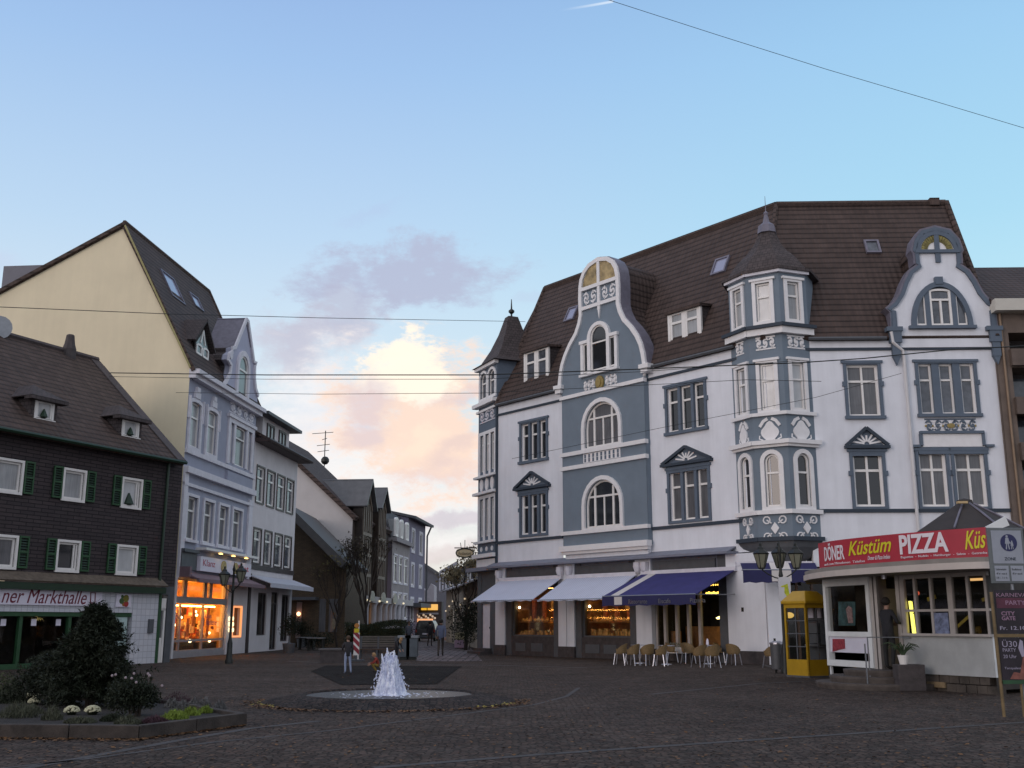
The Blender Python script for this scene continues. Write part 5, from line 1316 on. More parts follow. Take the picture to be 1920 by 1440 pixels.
for k in range(44):
    a = S_(326) + LL * random.random(); z = random.choice([zc_, zc_, 1.36, 1.66, 2.26]); h = random.uniform(.08, .3); yy = {1.36: 1.6, 1.66: 2.9, 2.26: 2.9}.get(z, .9)
    m.ball((a, yy, z + h * .5), h * .55, 6, .8)
m.build('display_goods', plain('bread_loaves', (.42, .17, .05), .7, .6, 9), si)
for nm, cc, yy, n_ in (('dark_packets', (.05, .02, .015), 1.2, 22), ('cream_packets', (.75, .6, .4), .75, 26), ('red_packets', (.5, .06, .03), 1.0, 18), ('yellow_packets', (.7, .45, .08), 2.6, 26)):
    m = MB(FB)
    for k in range(n_):
        a = S_(326) + LL * random.random(); z = random.uniform(zc_ - .2, zt1 - .5); w_ = random.uniform(.06, .28); m.box(a - w_, a + w_, yy, yy + .1, z, z + random.uniform(.1, .5))
    m.build(nm, plain(nm, cc, .6, .5, 5), si)
m = MB(FB); m.box(S_(323), S_(423), .42, .46, .25, zc_ - .12); m.build('back_board', SHOPD, si)
m = MB(FB)
for k in range(9): m.ball((S_(328) + LL * random.random(), random.uniform(.5, 1.2), random.uniform(zc_ + .3, zt1 - .3)), .07)
m.ball((S_(372), .34, .75), .09); m.ball((S_(408), .34, .7), .07)
m.build('string_lights', emit('bright_bakery_bulb', (1, .78, .38), 5), si)
m = MB(FB)
for k in range(10):
    a = S_(326) + LL * (k + .5) / 10; m.box(a - .2, a + .15, .45, .47, zc_ + .15 + .5 * (k % 2), zc_ + .5 + .55 * (k % 3))
m.build('poster', GOODS2, si)
for k, (p, q, t) in enumerate(((387, 1158, 'Klamps'), (389, 1168, 'Backerei'), (331, 1157, 'Brot'), (332, 1188, 'Kuchen'))):
    text('lettering', t, FB, S_(p, q), FB.Z(p, q) - .1, .28, .06, plain('violet_lettering', (.12, .05, .18), .6, 0) if k < 3 else GOODS2, wo, depth=.004)
m = MB(FB); z0, z1 = FB.Z(443, 1195), FB.Z(443, 1136); 
m.poly([(S_(435), .2, z0), (S_(452), .2, z0), (S_(452), .2, z1), (S_(435), .2, z1)]); m.build('display_case', SHOPW, BH)
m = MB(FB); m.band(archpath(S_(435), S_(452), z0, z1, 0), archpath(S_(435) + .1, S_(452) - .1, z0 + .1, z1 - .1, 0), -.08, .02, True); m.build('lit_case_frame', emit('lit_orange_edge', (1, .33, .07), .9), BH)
m = MB(FB)
for y in (1160, 1170.5, 1181): m.disc(S_(427, y), FB.Z(427, y), .11, -.3, -.07, 14)
m.build('round_lamp', emit('cream_round_lamp', (1, .78, .42), 1.6), BH)
# sign with three spot lamps, awning roll
sA0, sA1 = FB.S(365, 1058), FB.S(461, 1068); zA, zB = FB.Z(412, 1076), FB.Z(412, 1050)
m = MB(FB); m.box(sA0, sA1, -.3, -.02, zA, zB); sg = m.build('sign_board', SIGNW, BH)
for a, t, c_ in ((sA0 + .3, 'Klanz', (.45, .08, .12)), (sA0 + (sA1 - sA0) * .72, 'Brot', (.55, .03, .06))):
    text('lettering', t, FB, a, zA + .25, (zB - zA) * .45, -.305, plain('red_lettering', c_, .6, 0), sg, width=(sA1 - sA0) * .22)
m = MB(FB)
for f in (.42, .66): m.disc(sA0 + (sA1 - sA0) * f, (zA + zB) / 2, .36, -.34, -.301, 16, (zB - zA) * .42)
m.build('wreath_emblem', plain('pale_gold', (.5, .38, .14), .6, .4, 8), sg)
m = MB(FB); m.box(sA0 - 0, sA1 + .5, -.55, .0, zB + .3, zB + .42); m.build('canopy_bar', FRAMEW, BH)
m = MB(FB)
for f in (.3, .55, .82): m.box(sA0 + (sA1 - sA0) * f - .16, sA0 + (sA1 - sA0) * f + .16, -.5, -.4, zB + .22, zB + .26)
m.build('spot_lamp', emit('sign_spot', (1, .62, .18), 3.5), BH)
za = FB.Z(400, 1075)
m = MB(FB); m.slab([(.25, -.1, zA - .1), (SB - .05, -.1, zA - .1), (SB - .05, -1.0, zA - .45), (.25, -1.0, zA - .45)], .08); m.box(.2, SB, -1.05, -.95, zA - .62, zA - .44); m.box(.1, .35, -.6, 0, zA - .4, zA + .1); m.build('awning', plain('dusty_pink_canvas', (.20, .13, .15), .8, .1), BH)
m = MB(FB); m.box(.15, sA0 - .1, -.28, 0, zB + .1, zB + .25); m.box(.15, sA0 - .1, -.15, 0, zA, zB + .1); m.build('shutter_box', PIER, BH)

# ---- plain white house beyond
SW0, SW1 = SB, FB.S(557, 900)
WH = thing('plain_house', FB.P(SW0, 0, 0), 'plain pale house with dark-framed tall windows and white box dormer', 'building')
BRF = plain('dark_brown_frame', (.045, .03, .03), .5, .1)
u0, u1 = FB.S(480, 900), FB.S(551, 900)
zu0, zu1 = FB.Z(515, 952), FB.Z(515, 888); zl0, zl1 = FB.Z(508, 1060), FB.Z(508, 999)
hs = []
for p0, p1 in ((480, 494), (500.5, 514), (519.5, 533), (538, 550)): hs.append((FB.S(p0, 915), FB.S(p1, 915), zu0, zu1))
for p0, p1 in ((474, 488), (495, 508), (514.5, 528), (533, 545)): hs.append((FB.S(p0, 1028), FB.S(p1, 1028), zl0, zl1))
zew = FB.Z(520, 845)
zg_ = FB.Z(510, 1068)
m = MB(FB); wall(m, SW0, SW1, zg_, zew, hs, 0, .15); m.poly([(SW1, 0, 0), (SW1, 10, 0), (SW1, 10, zew), (SW1, 0, zew)]); m.build('wall', GREYW, WH, recalc=False)
for h in hs: window(WH, FB, h, recess=.12, tr=.7, pane=GLASSB, fw=.11, fmat=FRAMEW, surr=(.09, BRF, .05))
m = MB(FB); m.box(SW0, SW1 + .4, -.75, .05, zew - .12, zew + .1); m.tube([FB.P(SW0 + .02, -.8, zew), FB.P(SW1 + .5, -.8, zew)], .11, 6); m.build('eaves', plain('dark_brown_eaves', (.05, .03, .028), .6, .1), WH)
m = MB(FB); rz_ = zew + 3.6; m.slab([(SW0, -.7, zew + .12), (SW1 + .3, -.7, zew + .12), (SW1 + .3, 5.5, rz_), (SW0, 5.5, rz_)], .15); m.slab([(SW0, 11, zew), (SW1 + .3, 11, zew), (SW1 + .3, 5.5, rz_), (SW0, 5.5, rz_)], .15); rw = m.build('roof', TILE, WH)
y0 = .25; zz0, zz1 = FB.Z(516, 838, y0), FB.Z(516, 797, y0); d0, d1 = FB.S(492, 810, y0), FB.S(542, 825, y0)
m = MB(FB); m.box(d0, d1, y0, 5.0, zz0 - .6, zz1 + .1); dmr = m.build('box_dormer', GREYW, rw)
m = MB(FB); m.box(d0 - .8, d1 + .8, y0 - .6, 5.2, zz1 + .1, zz1 + .28); m.build('dormer_roof', PIER, dmr)
for a, b in ((499, 513), (522, 535)):
    s0, s1 = FB.S(a, 818, y0), FB.S(b, 818, y0); m = MB(FB); light(m, s0, s1, zz0, zz1 - .15, y0 - .08, y0 - .01, .13, 0, None, 1); m.build('dormer_window', BRF, dmr)
    m = MB(FB); m.poly([(s0, y0 - .02, zz0), (s1, y0 - .02, zz0), (s1, y0 - .02, zz1 - .15), (s0, y0 - .02, zz1 - .15)]); m.build('pane', NET, dmr, recalc=False)
# its shop: awning, two tall windows, door
m = MB(FB); hh = [(FB.S(482, 1160), FB.S(499, 1160), .9, 3.3), (FB.S(507, 1160), FB.S(520, 1160), .05, 3.4), (FB.S(527, 1160), FB.S(541, 1160), .5, 3.3)]
wall(m, SW0, SW1, 0, zg_ - .001, hh, 0, .2); m.build('shop_wall', GREYW, WH, recalc=False)
m = MB(FB); m.box(SW0, SW1, -.06, .02, zg_ - .15, zg_ + .12); m.box(SW0 + .1, SW0 + .5, -.08, .0, 0, zg_ - .4); m.build('moulding', BRF, WH)
for k, h in enumerate(hh): window(WH, FB, h, recess=.16, tr=.8 if k == 1 else None, pane=GLASS, fw=.08, fmat=BRF)
zaw = FB.Z(515, 1095); m = MB(FB); m.slab([(SW0 + .1, -.05, zaw + .35), (SW1 + .2, -.05, zaw + .35), (SW1 + .2, -1.3, zaw - .1), (SW0 + .1, -1.3, zaw - .1)], .05); m.box(SW0 + .1, SW1 + .2, -1.32, -1.28, zaw - .35, zaw - .1); m.build('awning', plain('pale_canvas', (.5, .5, .56), .8, .05), WH)
# ------------------------------------------------------------------ the street between
BRICK = brickmat('brown_brick', (.13, .09, .055), (.10, .07, .045), (.05, .045, .04), .25, .08, .008, .3)
DSL = plain('far_slate', (.06, .06, .068), .8, .15, 2)
PURP = plain('mauve_render', (.20, .185, .25), .85, .08, 1)
def sat(px): # s on the FB line
    return FB.S(px, 1168)
# low brick wing whose gable end faces the square
Y1 = 73.5
FLW = Fr(-20, Y1 + .5, 1, 0)
lo = thing('brick_wing', (-14, Y1, 0), 'low brown brick wing with a steep grey metal-edged roof', 'building')
a0, a1 = FLW.S(540, 1100), FLW.S(651, 1100)
pk = FLW.pix(553, 955); ev = FLW.pix(650, 1058)
m = MB(FLW); m.poly([(a0, 0, 0), (a1 - .1, 0, 0), (a1 - .1, 0, ev[1] - .2), (pk[0], 0, pk[1] - .3), (a0, 0, pk[1] - .3)]); m.poly([(a1 - .1, 0, 0), (a1 - .1, 10, 0), (a1 - .1, 10, ev[1] - .2), (a1 - .1, 0, ev[1] - .2)]); m.build('wall', BRICK, lo, recalc=False)
m = MB(FLW); m.slab([(pk[0] - .3, -1.6, pk[1] + .3), (ev[0] + .2, -1.6, ev[1] + .05), (ev[0] + .2, 10, ev[1] + .05), (pk[0] - .3, 10, pk[1] + .3)], .5); m.build('roof', plain('grey_metal_roof', (.085, .08, .08), .75, .1), lo)
z0 = FLW.Z(590, 1190)
for p in ((600, 612), (618, 634)):
    m = MB(FLW); b0, b1 = FLW.S(p[0], 1120), FLW.S(p[1], 1120); m.box(b0, b1, -.05, .02, 1.0, 3.2); m.build('window', NETD, lo)
m = MB(FLW); b0, b1 = FLW.S(556, 1150), FLW.S(566, 1150); m.box(b0, b1, -.06, .02, .6, 3.0); w = m.build('lit_window', plain('pinkish_shop_light', (.3, .22, .2), .5), lo)
m = MB(FLW); m.ball(((b0 + b1) / 2, -.2, 2.2), .14); m.build('lamp', emit('small_lamp', (1, .5, .25), 3), w)
m = MB(FLW); m.box(a0, FLW.S(598, 1120), -1.3, 0, 3.1, 3.3); m.build('canopy', PIER, lo)
# tall house: pale gable wall, roof along the street, twin cross gables
S84 = sat(655); gh = thing('gabled_house', FB.P(S84, 0, 0), 'street house with a blank pale gable wall and long brown roof', 'building')
ey, ez = pix_s(FB, 655, 970, S84); ryh, rzh = pix_s(FB, 490, 797, S84)
m = MB(FB); m.poly([(S84, 0, 0), (S84, ryh * 2, 0), (S84, ryh * 2, ez), (S84, ryh, rzh - .2), (S84, 0, ez)]); m.build('gable_wall', plain('pale_warm_render', (.56, .53, .52), .9, .06, 1), gh, recalc=False)
S98 = sat(724)
m = MB(FB); m.slab([(S84 - .3, -.4, ez), (S98, -.4, ez), (S98, ryh, rzh), (S84 - .3, ryh, rzh)], .35); m.slab([(S84 - .3, 2 * ryh, ez), (S98, 2 * ryh, ez), (S98, ryh, rzh), (S84 - .3, ryh, rzh)], .35); rr = m.build('roof', TILE, gh)
m = MB(FB); m.poly([(S84, 0, 3.6), (S98, 0, 3.6), (S98, 0, ez), (S84, 0, ez)]); m.build('facade', plain('dark_brown_facade', (.05, .035, .028), .7, .2), gh, recalc=False)
for (p0, pa, p1, ya, ye) in ((677, 690, 698, 902, 945), (710, 718, 724, 918, 950)):
    b0, b1 = max(FB.S(p0, 960, -.6), S84 + .8), FB.S(p1, 960, -.6); bc = (b0 + b1) / 2; zt = FB.Z(pa, ya, -.6); ze = FB.Z((p0 + p1) / 2, ye, -.6)
    m = MB(FB); m.prism([(b0, 3.4), (b0, ze), (bc, zt), (b1, ze), (b1, 3.4)], -.6, .2); cg = m.build('cross_gable', plain('brown_glass_front', (.035, .024, .018), .3, .3, 3), gh)
    m = MB(FB); m.slab([(b0 - .4, -1.0, ze - .3), (bc, -1.0, zt + .2), (bc, 8, zt + .2), (b0 - .4, 8, ze - .3)], .15); m.slab([(b1 + .4, -1.0, ze - .3), (bc, -1.0, zt + .2), (bc, 8, zt + .2), (b1 + .4, 8, ze - .3)], .15); m.build('gable_roof', plain('zinc_seam_roof', (.10, .10, .105), .5, .2, 1.5), cg)
    m = MB(FB); m.stroke([(b0 + .2, ze - .4), (bc, zt - .5), (b1 - .2, ze - .4)], .25, -.68, -.6)
    for k in range(5): m.box(b0 + .2 + (b1 - b0 - .5) * k / 4, b0 + .32 + (b1 - b0 - .5) * k / 4, -.67, -.6, 3.6, ze)
    for z in (5.2, 6.8, 8.4): m.box(b0 + .1, b1 - .1, -.665, -.6, z, z + .25)
    m.build('glazing_bars', plain('tan_frame', (.17, .13, .10), .6, .1), cg)
m = MB(FB)   # aerial mast with cross rods and a dish at its foot
ap = FB.S(608, 870, ryh) ; zap = FB.Z(608, 862, ryh); P = FB.P(ap, ryh, zap)
m = MB(); m.tube([P - Vector((0, 0, .8)), P + Vector((0, 0, 2.9))], .05, 5)
for h, w in ((2.7, 1.3), (1.5, .8), (.9, .7), (2.1, .3)): m.tube([P + Vector((-w, 0, h - .1)), P + Vector((w * .6, 0, h + .05))], .03, 4)
m.ball(P + Vector((.1, -.2, -.1)), .42, raw=True); m.build('roof_aerial', METAL, rr)
# arcade of pale columns with lamps at street level under the twin gables
ar = thing('arcade', FB.P(S84, -.6, 0), 'pale arcade with columns and lit shop windows along the street', 'arcade')
AS0, AS1 = sat(655), sat(757)
m = MB(FB); m.poly([(AS0, .9, 0), (AS1, .9, 0), (AS1, .9, 3.6), (AS0, .9, 3.6)]); m.build('shop_wall', plain('warm_shop_back', (.20, .14, .09), .8, .5, .8), ar, recalc=False)
m = MB(FB); m.box(AS0, AS1, -.9, .2, 3.2, 3.7); m.build('lintel', plain('pale_stone', (.42, .40, .40), .8, .1), ar)
cols = [668, 685, 700, 711, 721, 730, 738, 746, 753]
for p in cols:
    s_ = FB.S(p, 1150, -.6); m = MB(FB); m.lathe((s_, -.6, 0), [(.36, 0), (.36, .2), (.27, .3), (.25, 2.9), (.36, 3.2)], 10); m.build('column', plain('column_stone', (.55, .54, .58), .8, .1) if p == cols[0] else MATS['column_stone'], ar, smooth=True)
m = MB(FB)
for k, p in enumerate((662, 676, 692, 706, 716, 734)):
    s_ = FB.S(p, 1150, .4); m.box(s_ - .5, s_ + .5, .75, .85, 1.0, 2.9)
m.build('lit_window', emit('dim_shop_glow', (1, .55, .25), .35), ar)
m = MB(FB)
for k, p in enumerate((664, 690, 694, 712, 726, 741, 757)): m.ball((FB.S(p, 1120, -1.0), -1.0, 3.35), .085)
m.build('lamp', emit('arcade_lamp', (1, .85, .55), .8), ar)
m = MB(FB)
for k, p in enumerate((672, 697, 718, 740)):
    s_ = FB.S(p, 1120, -1.0); m.prism([(s_ - .9, 3.3), (s_ + .9, 3.3)] + [(s_ + .9 * cos(pi * i / 8), 3.3 + .8 * sin(pi * i / 8)) for i in range(1, 8)], -1.1, -1.0)
m.build('arched_blind', plain('cream_blind', (.45, .44, .36), .8, .2, 3), ar)
# slate mansard house with white dormers, then mauve house
mh = thing('mansard_house', FB.P(S98, 0, 0), 'narrow pale house with slate attic and three white dormer windows far down the street', 'building')
S106, S116 = sat(758), sat(791)
def slat(px, py): return FB.Z(px, py)
zc = (FB.Z(724, 1012) + FB.Z(757, 1026)) / 2; zr_ = (FB.Z(723, 945) + FB.Z(798, 992)) / 2
hs = [(sat(p) , sat(p + 7), zc - 3.6, zc - 1.2) for p in (727, 737, 747)] + [(sat(p), sat(p + 7), zc - 6.8, zc - 4.6) for p in (727, 737, 747)]
m = MB(FB); wall(m, S98, S106, 3.6, zc, hs, -.4, .2); m.build('wall', plain('grey_beige_render', (.30, .27, .27), .85, .15, 1), mh, recalc=False)
for h in hs: window(mh, FB, h, y=-.4, recess=.1, tr=.7, pane=GLASSB, fw=.12, surr=(.15, LTRIM, .05))
m = MB(FB); m.box(S98, S106, -.8, .1, zc, zc + .35); m.build('cornice', plain('grey_cornice', (.28, .26, .27), .8, .1), mh)
m = MB(FB); m.slab([(S98, -.3, zc + .35), (S106, -.3, zc + .35), (S106, .6, zr_), (S98, .6, zr_)], .2); m.slab([(S98, .6, zr_), (S106, .6, zr_), (S106, 6, zr_ + 1.2), (S98, 6, zr_ + 1.2)], .2); rm_ = m.build('roof', DSL, mh)
for p in (729, 739, 750):
    s_ = sat(p); m = MB(FB); light(m, s_ - .55, s_ + .75, zc + .5, zr_ - .7, -.55, -.35, .2, .3, None, 1); d_ = m.build('dormer', FRAMEW, rm_); m = MB(FB); m.box(s_ - .5, s_ + .7, -.38, .3, zc + .5, zr_ - .9); m.build('pane', NET, d_)
mv = thing('mauve_house', FB.P(S106, 0, 0), 'mauve rendered house at the far end of the row on the left', 'building')
zm_ = zr_ + .1
hs = [(sat(p), sat(p + 5), zm_ - a - 2.0, zm_ - a) for p in (765, 780) for a in (1.2, 4.6, 8.0)]
m = MB(FB); wall(m, S106, S116, 0, zm_, hs, -.2, .2); m.poly([(S116, -.2, 0), (S116, 9, 0), (S116, 9, zm_), (S116, -.2, zm_)]); m.poly([(S106, -.2, 0), (S106, 9, 0), (S106, 9, zm_), (S106, -.2, zm_)]); m.build('wall', PURP, mv, recalc=False)
for h in hs: window(mv, FB, h, y=-.2, recess=.1, tr=None, pane=GLASSB, fw=.12, surr=(.25, LTRIM, .06))
m = MB(FB); m.slab([(S106 - .2, -1.0, zm_), (S116 + .8, -1.0, zm_), (S116 + .8, 5, zm_ + 1.3), (S106 - .2, 5, zm_ + 1.3)], .25); m.tube([FB.P(S116 + .2, -.9, zm_), FB.P(S116 + .1, -.4, zm_ - 1.2), FB.P(S116 + .1, -.4, 3)], .1, 5); m.build('roof', PIER, mv)
m = MB(FB); m.box(S106, S116, -1.6, -.2, 3.1, 3.5); m.build('canopy', PIER, mv)
# slate gable end and cross-street shop
Y2 = 132; FX = Fr(-10, Y2, 1, 0)
sg2 = thing('slate_gable_house', (-8, Y2, 0), 'far house with a plain blue-grey slate gable closing the street', 'building')
pl = [FX.pix(*p) for p in ((755, 1168), (755, 1030), (792, 1057), (838, 1087), (838, 1168))]; pl[0] = (pl[0][0], 0); pl[-1] = (pl[-1][0], 0)
m = MB(FX); m.prism(pl, 0, 8); m.build('wall', plain('blue_grey_slate', (.115, .12, .145), .8, .08), sg2)
m = MB(FX); m.stroke([FX.pix(790, 1055), FX.pix(842, 1089)], .35, -.3, 8); m.build('verge', PIER, sg2)
wh2 = thing('white_annex', (-8, 122, 0), 'small white gabled annex in front of the slate house', 'building')
FA = Fr(-10, 122, 1, 0)
m = MB(FA); pl = [FA.pix(*p) for p in ((784, 1130), (784, 1110), (793, 1102), (800, 1110), (808, 1094), (814, 1098), (814, 1130))]; m.prism(pl, 0, 4); m.build('wall', plain('annex_white', (.5, .46, .48), .85, .1), wh2)
m = MB(FA); m.prism([(a, 0) for a in ()] + [FA.pix(786, 1168), FA.pix(786, 1131), FA.pix(824, 1131), FA.pix(824, 1168)], 0, 3); m.build('base', plain('annex_dark', (.07, .06, .06), .8, .2), wh2)
st = thing('street_shop', (-8, 112, 0), 'distant shop with glowing orange and yellow sign across the street end', 'shop')
FS2 = Fr(-10, 112, 1, 0)
def ps(pl): return [FS2.pix(*p) for p in pl]
m = MB(FS2); q = ps(((776, 1200), (776, 1128), (828, 1128), (828, 1200))); q[0] = (q[0][0], 0); q[3] = (q[3][0], 0); m.prism(q, 0, 3); m.build('wall', plain('dark_shop', (.06, .045, .04), .8, .3), st)
m = MB(FS2); m.prism(ps(((790, 1144), (790, 1133), (800, 1133), (800, 1144))), -.2, -.01); m.prism(ps(((802, 1144), (802, 1133), (821, 1133), (821, 1144))), -.2, -.01); m.build('lit_sign', emit('amber_sign', (1, .48, .01), .75), st)
m = MB(FS2); m.prism(ps(((782, 1166), (782, 1160), (812, 1160), (812, 1166))), -.2, -.01); m.build('lit_window', emit('shop_glow', (1, .42, .14), .8), st)
m = MB(FS2)
for k in range(9): m.ball((*[FS2.pix(782 + k * 4.2, 1153 + 3 * (k % 3))[0]], -.3, FS2.pix(782 + k * 4.2, 1153 + 3 * (k % 3))[1]), .12)
m.build('lamp', emit('tiny_lights', (1, .7, .45), .35), st)
m = MB(FS2); m.prism(ps(((786, 1152), (786, 1149), (822, 1149), (822, 1152))), -.3, -.01); m.build('fascia', plain('pale_fascia', (.4, .38, .4), .8), st)
# right side of the street
FRS = Fr(-6.1, 97.0, 4.05, -27.0)       # runs from far to near
pr = lambda px, Y: FRS.S(px, 1168)
b = thing('terrace_row', (-4, 80, 0), 'row of low houses with stepped dark roofs on the right of the street', 'building')
n0, n1 = FRS.S(836, 1168), FRS.S(899, 1168)
zz = lambda x, y: FRS.Z(x, y)
hs = [(FRS.S(p, 1168), FRS.S(p + 5, 1168), 3.8, 5.2) for p in (846, 858, 872, 884)]
m = MB(FRS); wall(m, n0, n1 + 3, 0, zz(870, 1096), hs + [(FRS.S(p, 1168), FRS.S(p + 7, 1168), .4, 2.7) for p in (843, 856, 870, 884)], 0, .3); m.build('wall', plain('warm_grey_render', (.50, .44, .36), .85, .3, .8), b, recalc=False)
for h in hs: window(b, FRS, h, recess=.2, tr=None, pane=GLASSB, fw=.1)
m = MB(FRS); m.box(n0, n1 + 3, .8, .9, 0, 3.2); m.build('shop_wall', plain('lamp_lit_wall', (.35, .26, .16), .8, .5, 1), b)
m = MB(FRS); z = zz(870, 1096); m.slab([(n0, -.4, z), (n1 + 3, -.4, z), (n1 + 3, 4, z + 2.2), (n0, 4, z + 2.2)], .2); m.build('roof', TILE2, b)
for p, w in ((845, 7), (862, 8)): 
    s_ = FRS.S(p, 1168); m = MB(FRS); m.box(s_, s_ + 2.6, .2, 3, z, z + 1.7); m.build('roof_dormer', DSL, b)
m = MB(FRS)
for k in range(8): s_ = n0 + (n1 - n0) * (k + .3) / 8; m.ball((s_, -.1, 2.6 + .35 * ((k * 7) % 3)), .07)
m.build('lamp', emit('street_shop_lamp', (1, .78, .5), .5), b)
m = MB(FRS)
za_, zb_ = zz(888, 1080), zz(888, 1071); s_ = FRS.S(868, 1168)
m.slab([(s_, -.3, za_ - .3), (n1 + 2.5, -.3, za_ - .3), (n1 + 2.5, -1.8, za_ - .9), (s_, -1.8, za_ - .9)], .1)
for k in range(6): m.box(s_ + k * 2.6, s_ + k * 2.6 + .12, -1.8, -1.7, za_ - .8, zb_ + .3)
m.box(s_, n1 + 2.5, -1.8, -1.7, zb_ + .1, zb_ + .3); m.build('balcony', plain('white_railing', (.68, .66, .70), .7, .1), b)
# oval hanging sign
o = thing('hanging_sign', AY(872, 1037, 62), 'cream oval sign hanging above the street on a bracket', 'sign')
F6 = Fr(-10, 62, 1, 0)
a0, z0 = F6.pix(855, 1045); a1, z1 = F6.pix(888, 1029)
m = MB(F6); c = ((a0 + a1) / 2, (z0 + z1) / 2); w, h = (a1 - a0) / 2, (z1 - z0) / 2
m.prism([(c[0] + w * (abs(cos(t)) ** .4) * (1 if cos(t) > 0 else -1), c[1] + h * (abs(sin(t)) ** .6) * (1 if sin(t) > 0 else -1)) for t in [2 * pi * (k + .5) / 24 for k in range(24)]], -.08, .08); m.build('sign_panel', plain('cream_sign', (.75, .60, .36), .6, .1), o)
m = MB(F6); m.stroke([(c[0] + w * cos(t), c[1] + h * sin(t)) for t in [2 * pi * k / 24 for k in range(25)]], .06, -.1, .1); m.tube([F6.P(a0 - .1, 0, z1 + .05), F6.P(a1 + .8, 0, z1 + .05)], .03, 5); m.tube([F6.P(c[0], 0, z1), F6.P(c[0], 0, z1 + .5)], .02, 5); m.tube([F6.P(a0 + .3, 0, z1), F6.P(a0 + .25, 0, z1 + .35)], .02, 5); m.build('bracket', METAL, o)
text('lettering', 'Restaurant', F6, a0 + .14, c[1] - .12, .2, -.09, WOODD, o, width=(a1 - a0) * .72, shear=.2)

# ------------------------------------------------------------------ right-hand neighbour
NB = thing('balcony_building', FRR.P(SEND, 0, 0), 'brown-grey apartment block with recessed balconies at the right edge', 'building')
n0 = SEND + .004; n1 = SEND + 7
zne = FRR.Z(1895, 590)
BRG = plain('brown_grey_render', (.15, .115, .095), .85, .15, 2, .3, 60, streak=.2)
m = MB(FRR); hs = []
pw = FRR.S(1903, 770); 
for (y0, y1) in ((625, 655), (690, 745), (770, 830), (865, 915)):
    hs.append((pw, n1 - .2, FRR.Z(1912, y1), FRR.Z(1912, y0)))
wall(m, n0, n1, 0, zne, hs, -.12, 1.4); m.box(n0, n0 + .03, -.12, 3, 0, zne); m.build('wall', BRG, NB, recalc=False)
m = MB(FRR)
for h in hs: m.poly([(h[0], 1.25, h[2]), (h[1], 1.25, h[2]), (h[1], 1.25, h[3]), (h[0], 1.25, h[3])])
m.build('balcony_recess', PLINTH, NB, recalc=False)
for h in hs[1:]:
    m = MB(FRR); m.poly([(h[0] + .1, 1.2, h[2] + .1), (h[0] + 1.4, 1.2, h[2] + .1), (h[0] + 1.4, 1.2, h[3] - .2), (h[0] + .1, 1.2, h[3] - .2)]); m.build('balcony_window', GLASSB, NB, recalc=False)
for h in hs:
    m = MB(FRR); m.box(h[0] - .05, h[1], -.35, -.121, h[2] - .75, h[2] - .05); m.build('balcony_front', plain('balcony_panel', (.12, .09, .075), .8, .2) if 'balcony_panel' not in MATS else MATS['balcony_panel'], NB)
m = MB(FRR); m.box(n0 - .05, n1, -.7, .2, zne, zne + .5); m.build('eaves_board', plain('cream_eaves', (.55, .52, .46), .7, .05), NB)
zrn = AY(1900, 506, 47).z; yn = FRR.P(n0, 0, 0).y
m = MB(FRR); m.slab([(n0 - .05, -.4, zne + .52), (n1, -.4, zne + .52), (n1, 4, zrn), (n0 - .05, 4, zrn)], .2); m.slab([(n0 - .05, 9, zne), (n1, 9, zne), (n1, 4, zrn), (n0 - .05, 4, zrn)], .2); rn = m.build('roof', TILE, NB)
skylight(FRR, 1886, 1940, 528, 543, 4.4, zne + .5 - .05, zrn, rn, SKYG)
m = MB(FRR); m.tube([FRR.P(FRR.S(1884, 700, -.12), -.2, zne), FRR.P(FRR.S(1884, 700, -.12), -.2, 3)], .05, 6); m.build('rain_pipe', plain('tan_pipe', (.25, .17, .11), .6), NB)
# ------------------------------------------------------------------ plants
def leafmat(name, c, var=.5):
    m, T, b = principled(name)
    geo = T.new('ShaderNodeNewGeometry'); n = T.noise(geo.outputs['Position'], 5, 3, .6)
    v = T.math('MULTIPLY', T.math('ADD', 1 - var, T.math('MULTIPLY', n, 2 * var)), T.math('ADD', .7, T.math('MULTIPLY', geo.outputs['Random Per Island'], .6)))
    hs = T.new('ShaderNodeVectorMath', operation='SCALE'); hs.inputs[0].default_value = c; T.l.new(v, hs.inputs['Scale'])
    T.l.new(hs.outputs[0], b.inputs['Base Color']); b.inputs['Roughness'].default_value = .7; b.inputs['Specular IOR Level'].default_value = .25
    return m
NEEDLE = leafmat('dark_needles', (.014, .019, .010)); LEAFD = leafmat('dark_leaves', (.018, .024, .013)); BARK = plain('dark_bark', (.04, .03, .024), .9, .3, 6)
def rv(a=1.0): return Vector((random.gauss(0, a), random.gauss(0, a), random.gauss(0, a)))
def leaf(mb, p, d, w, l):
    d = d.normalized(); s = d.cross(rv()).normalized() * w
    mb.add([p - s * .5, p + d * l * .5 + s * .15 + s * .5 * 0, p + d * l, p + s * .5], [(0, 1, 2, 3)], True)
def sprays(mb, c, n, l, w, k=7):
    for _ in range(n): leaf(mb, c + rv(.05), rv(), w, l)
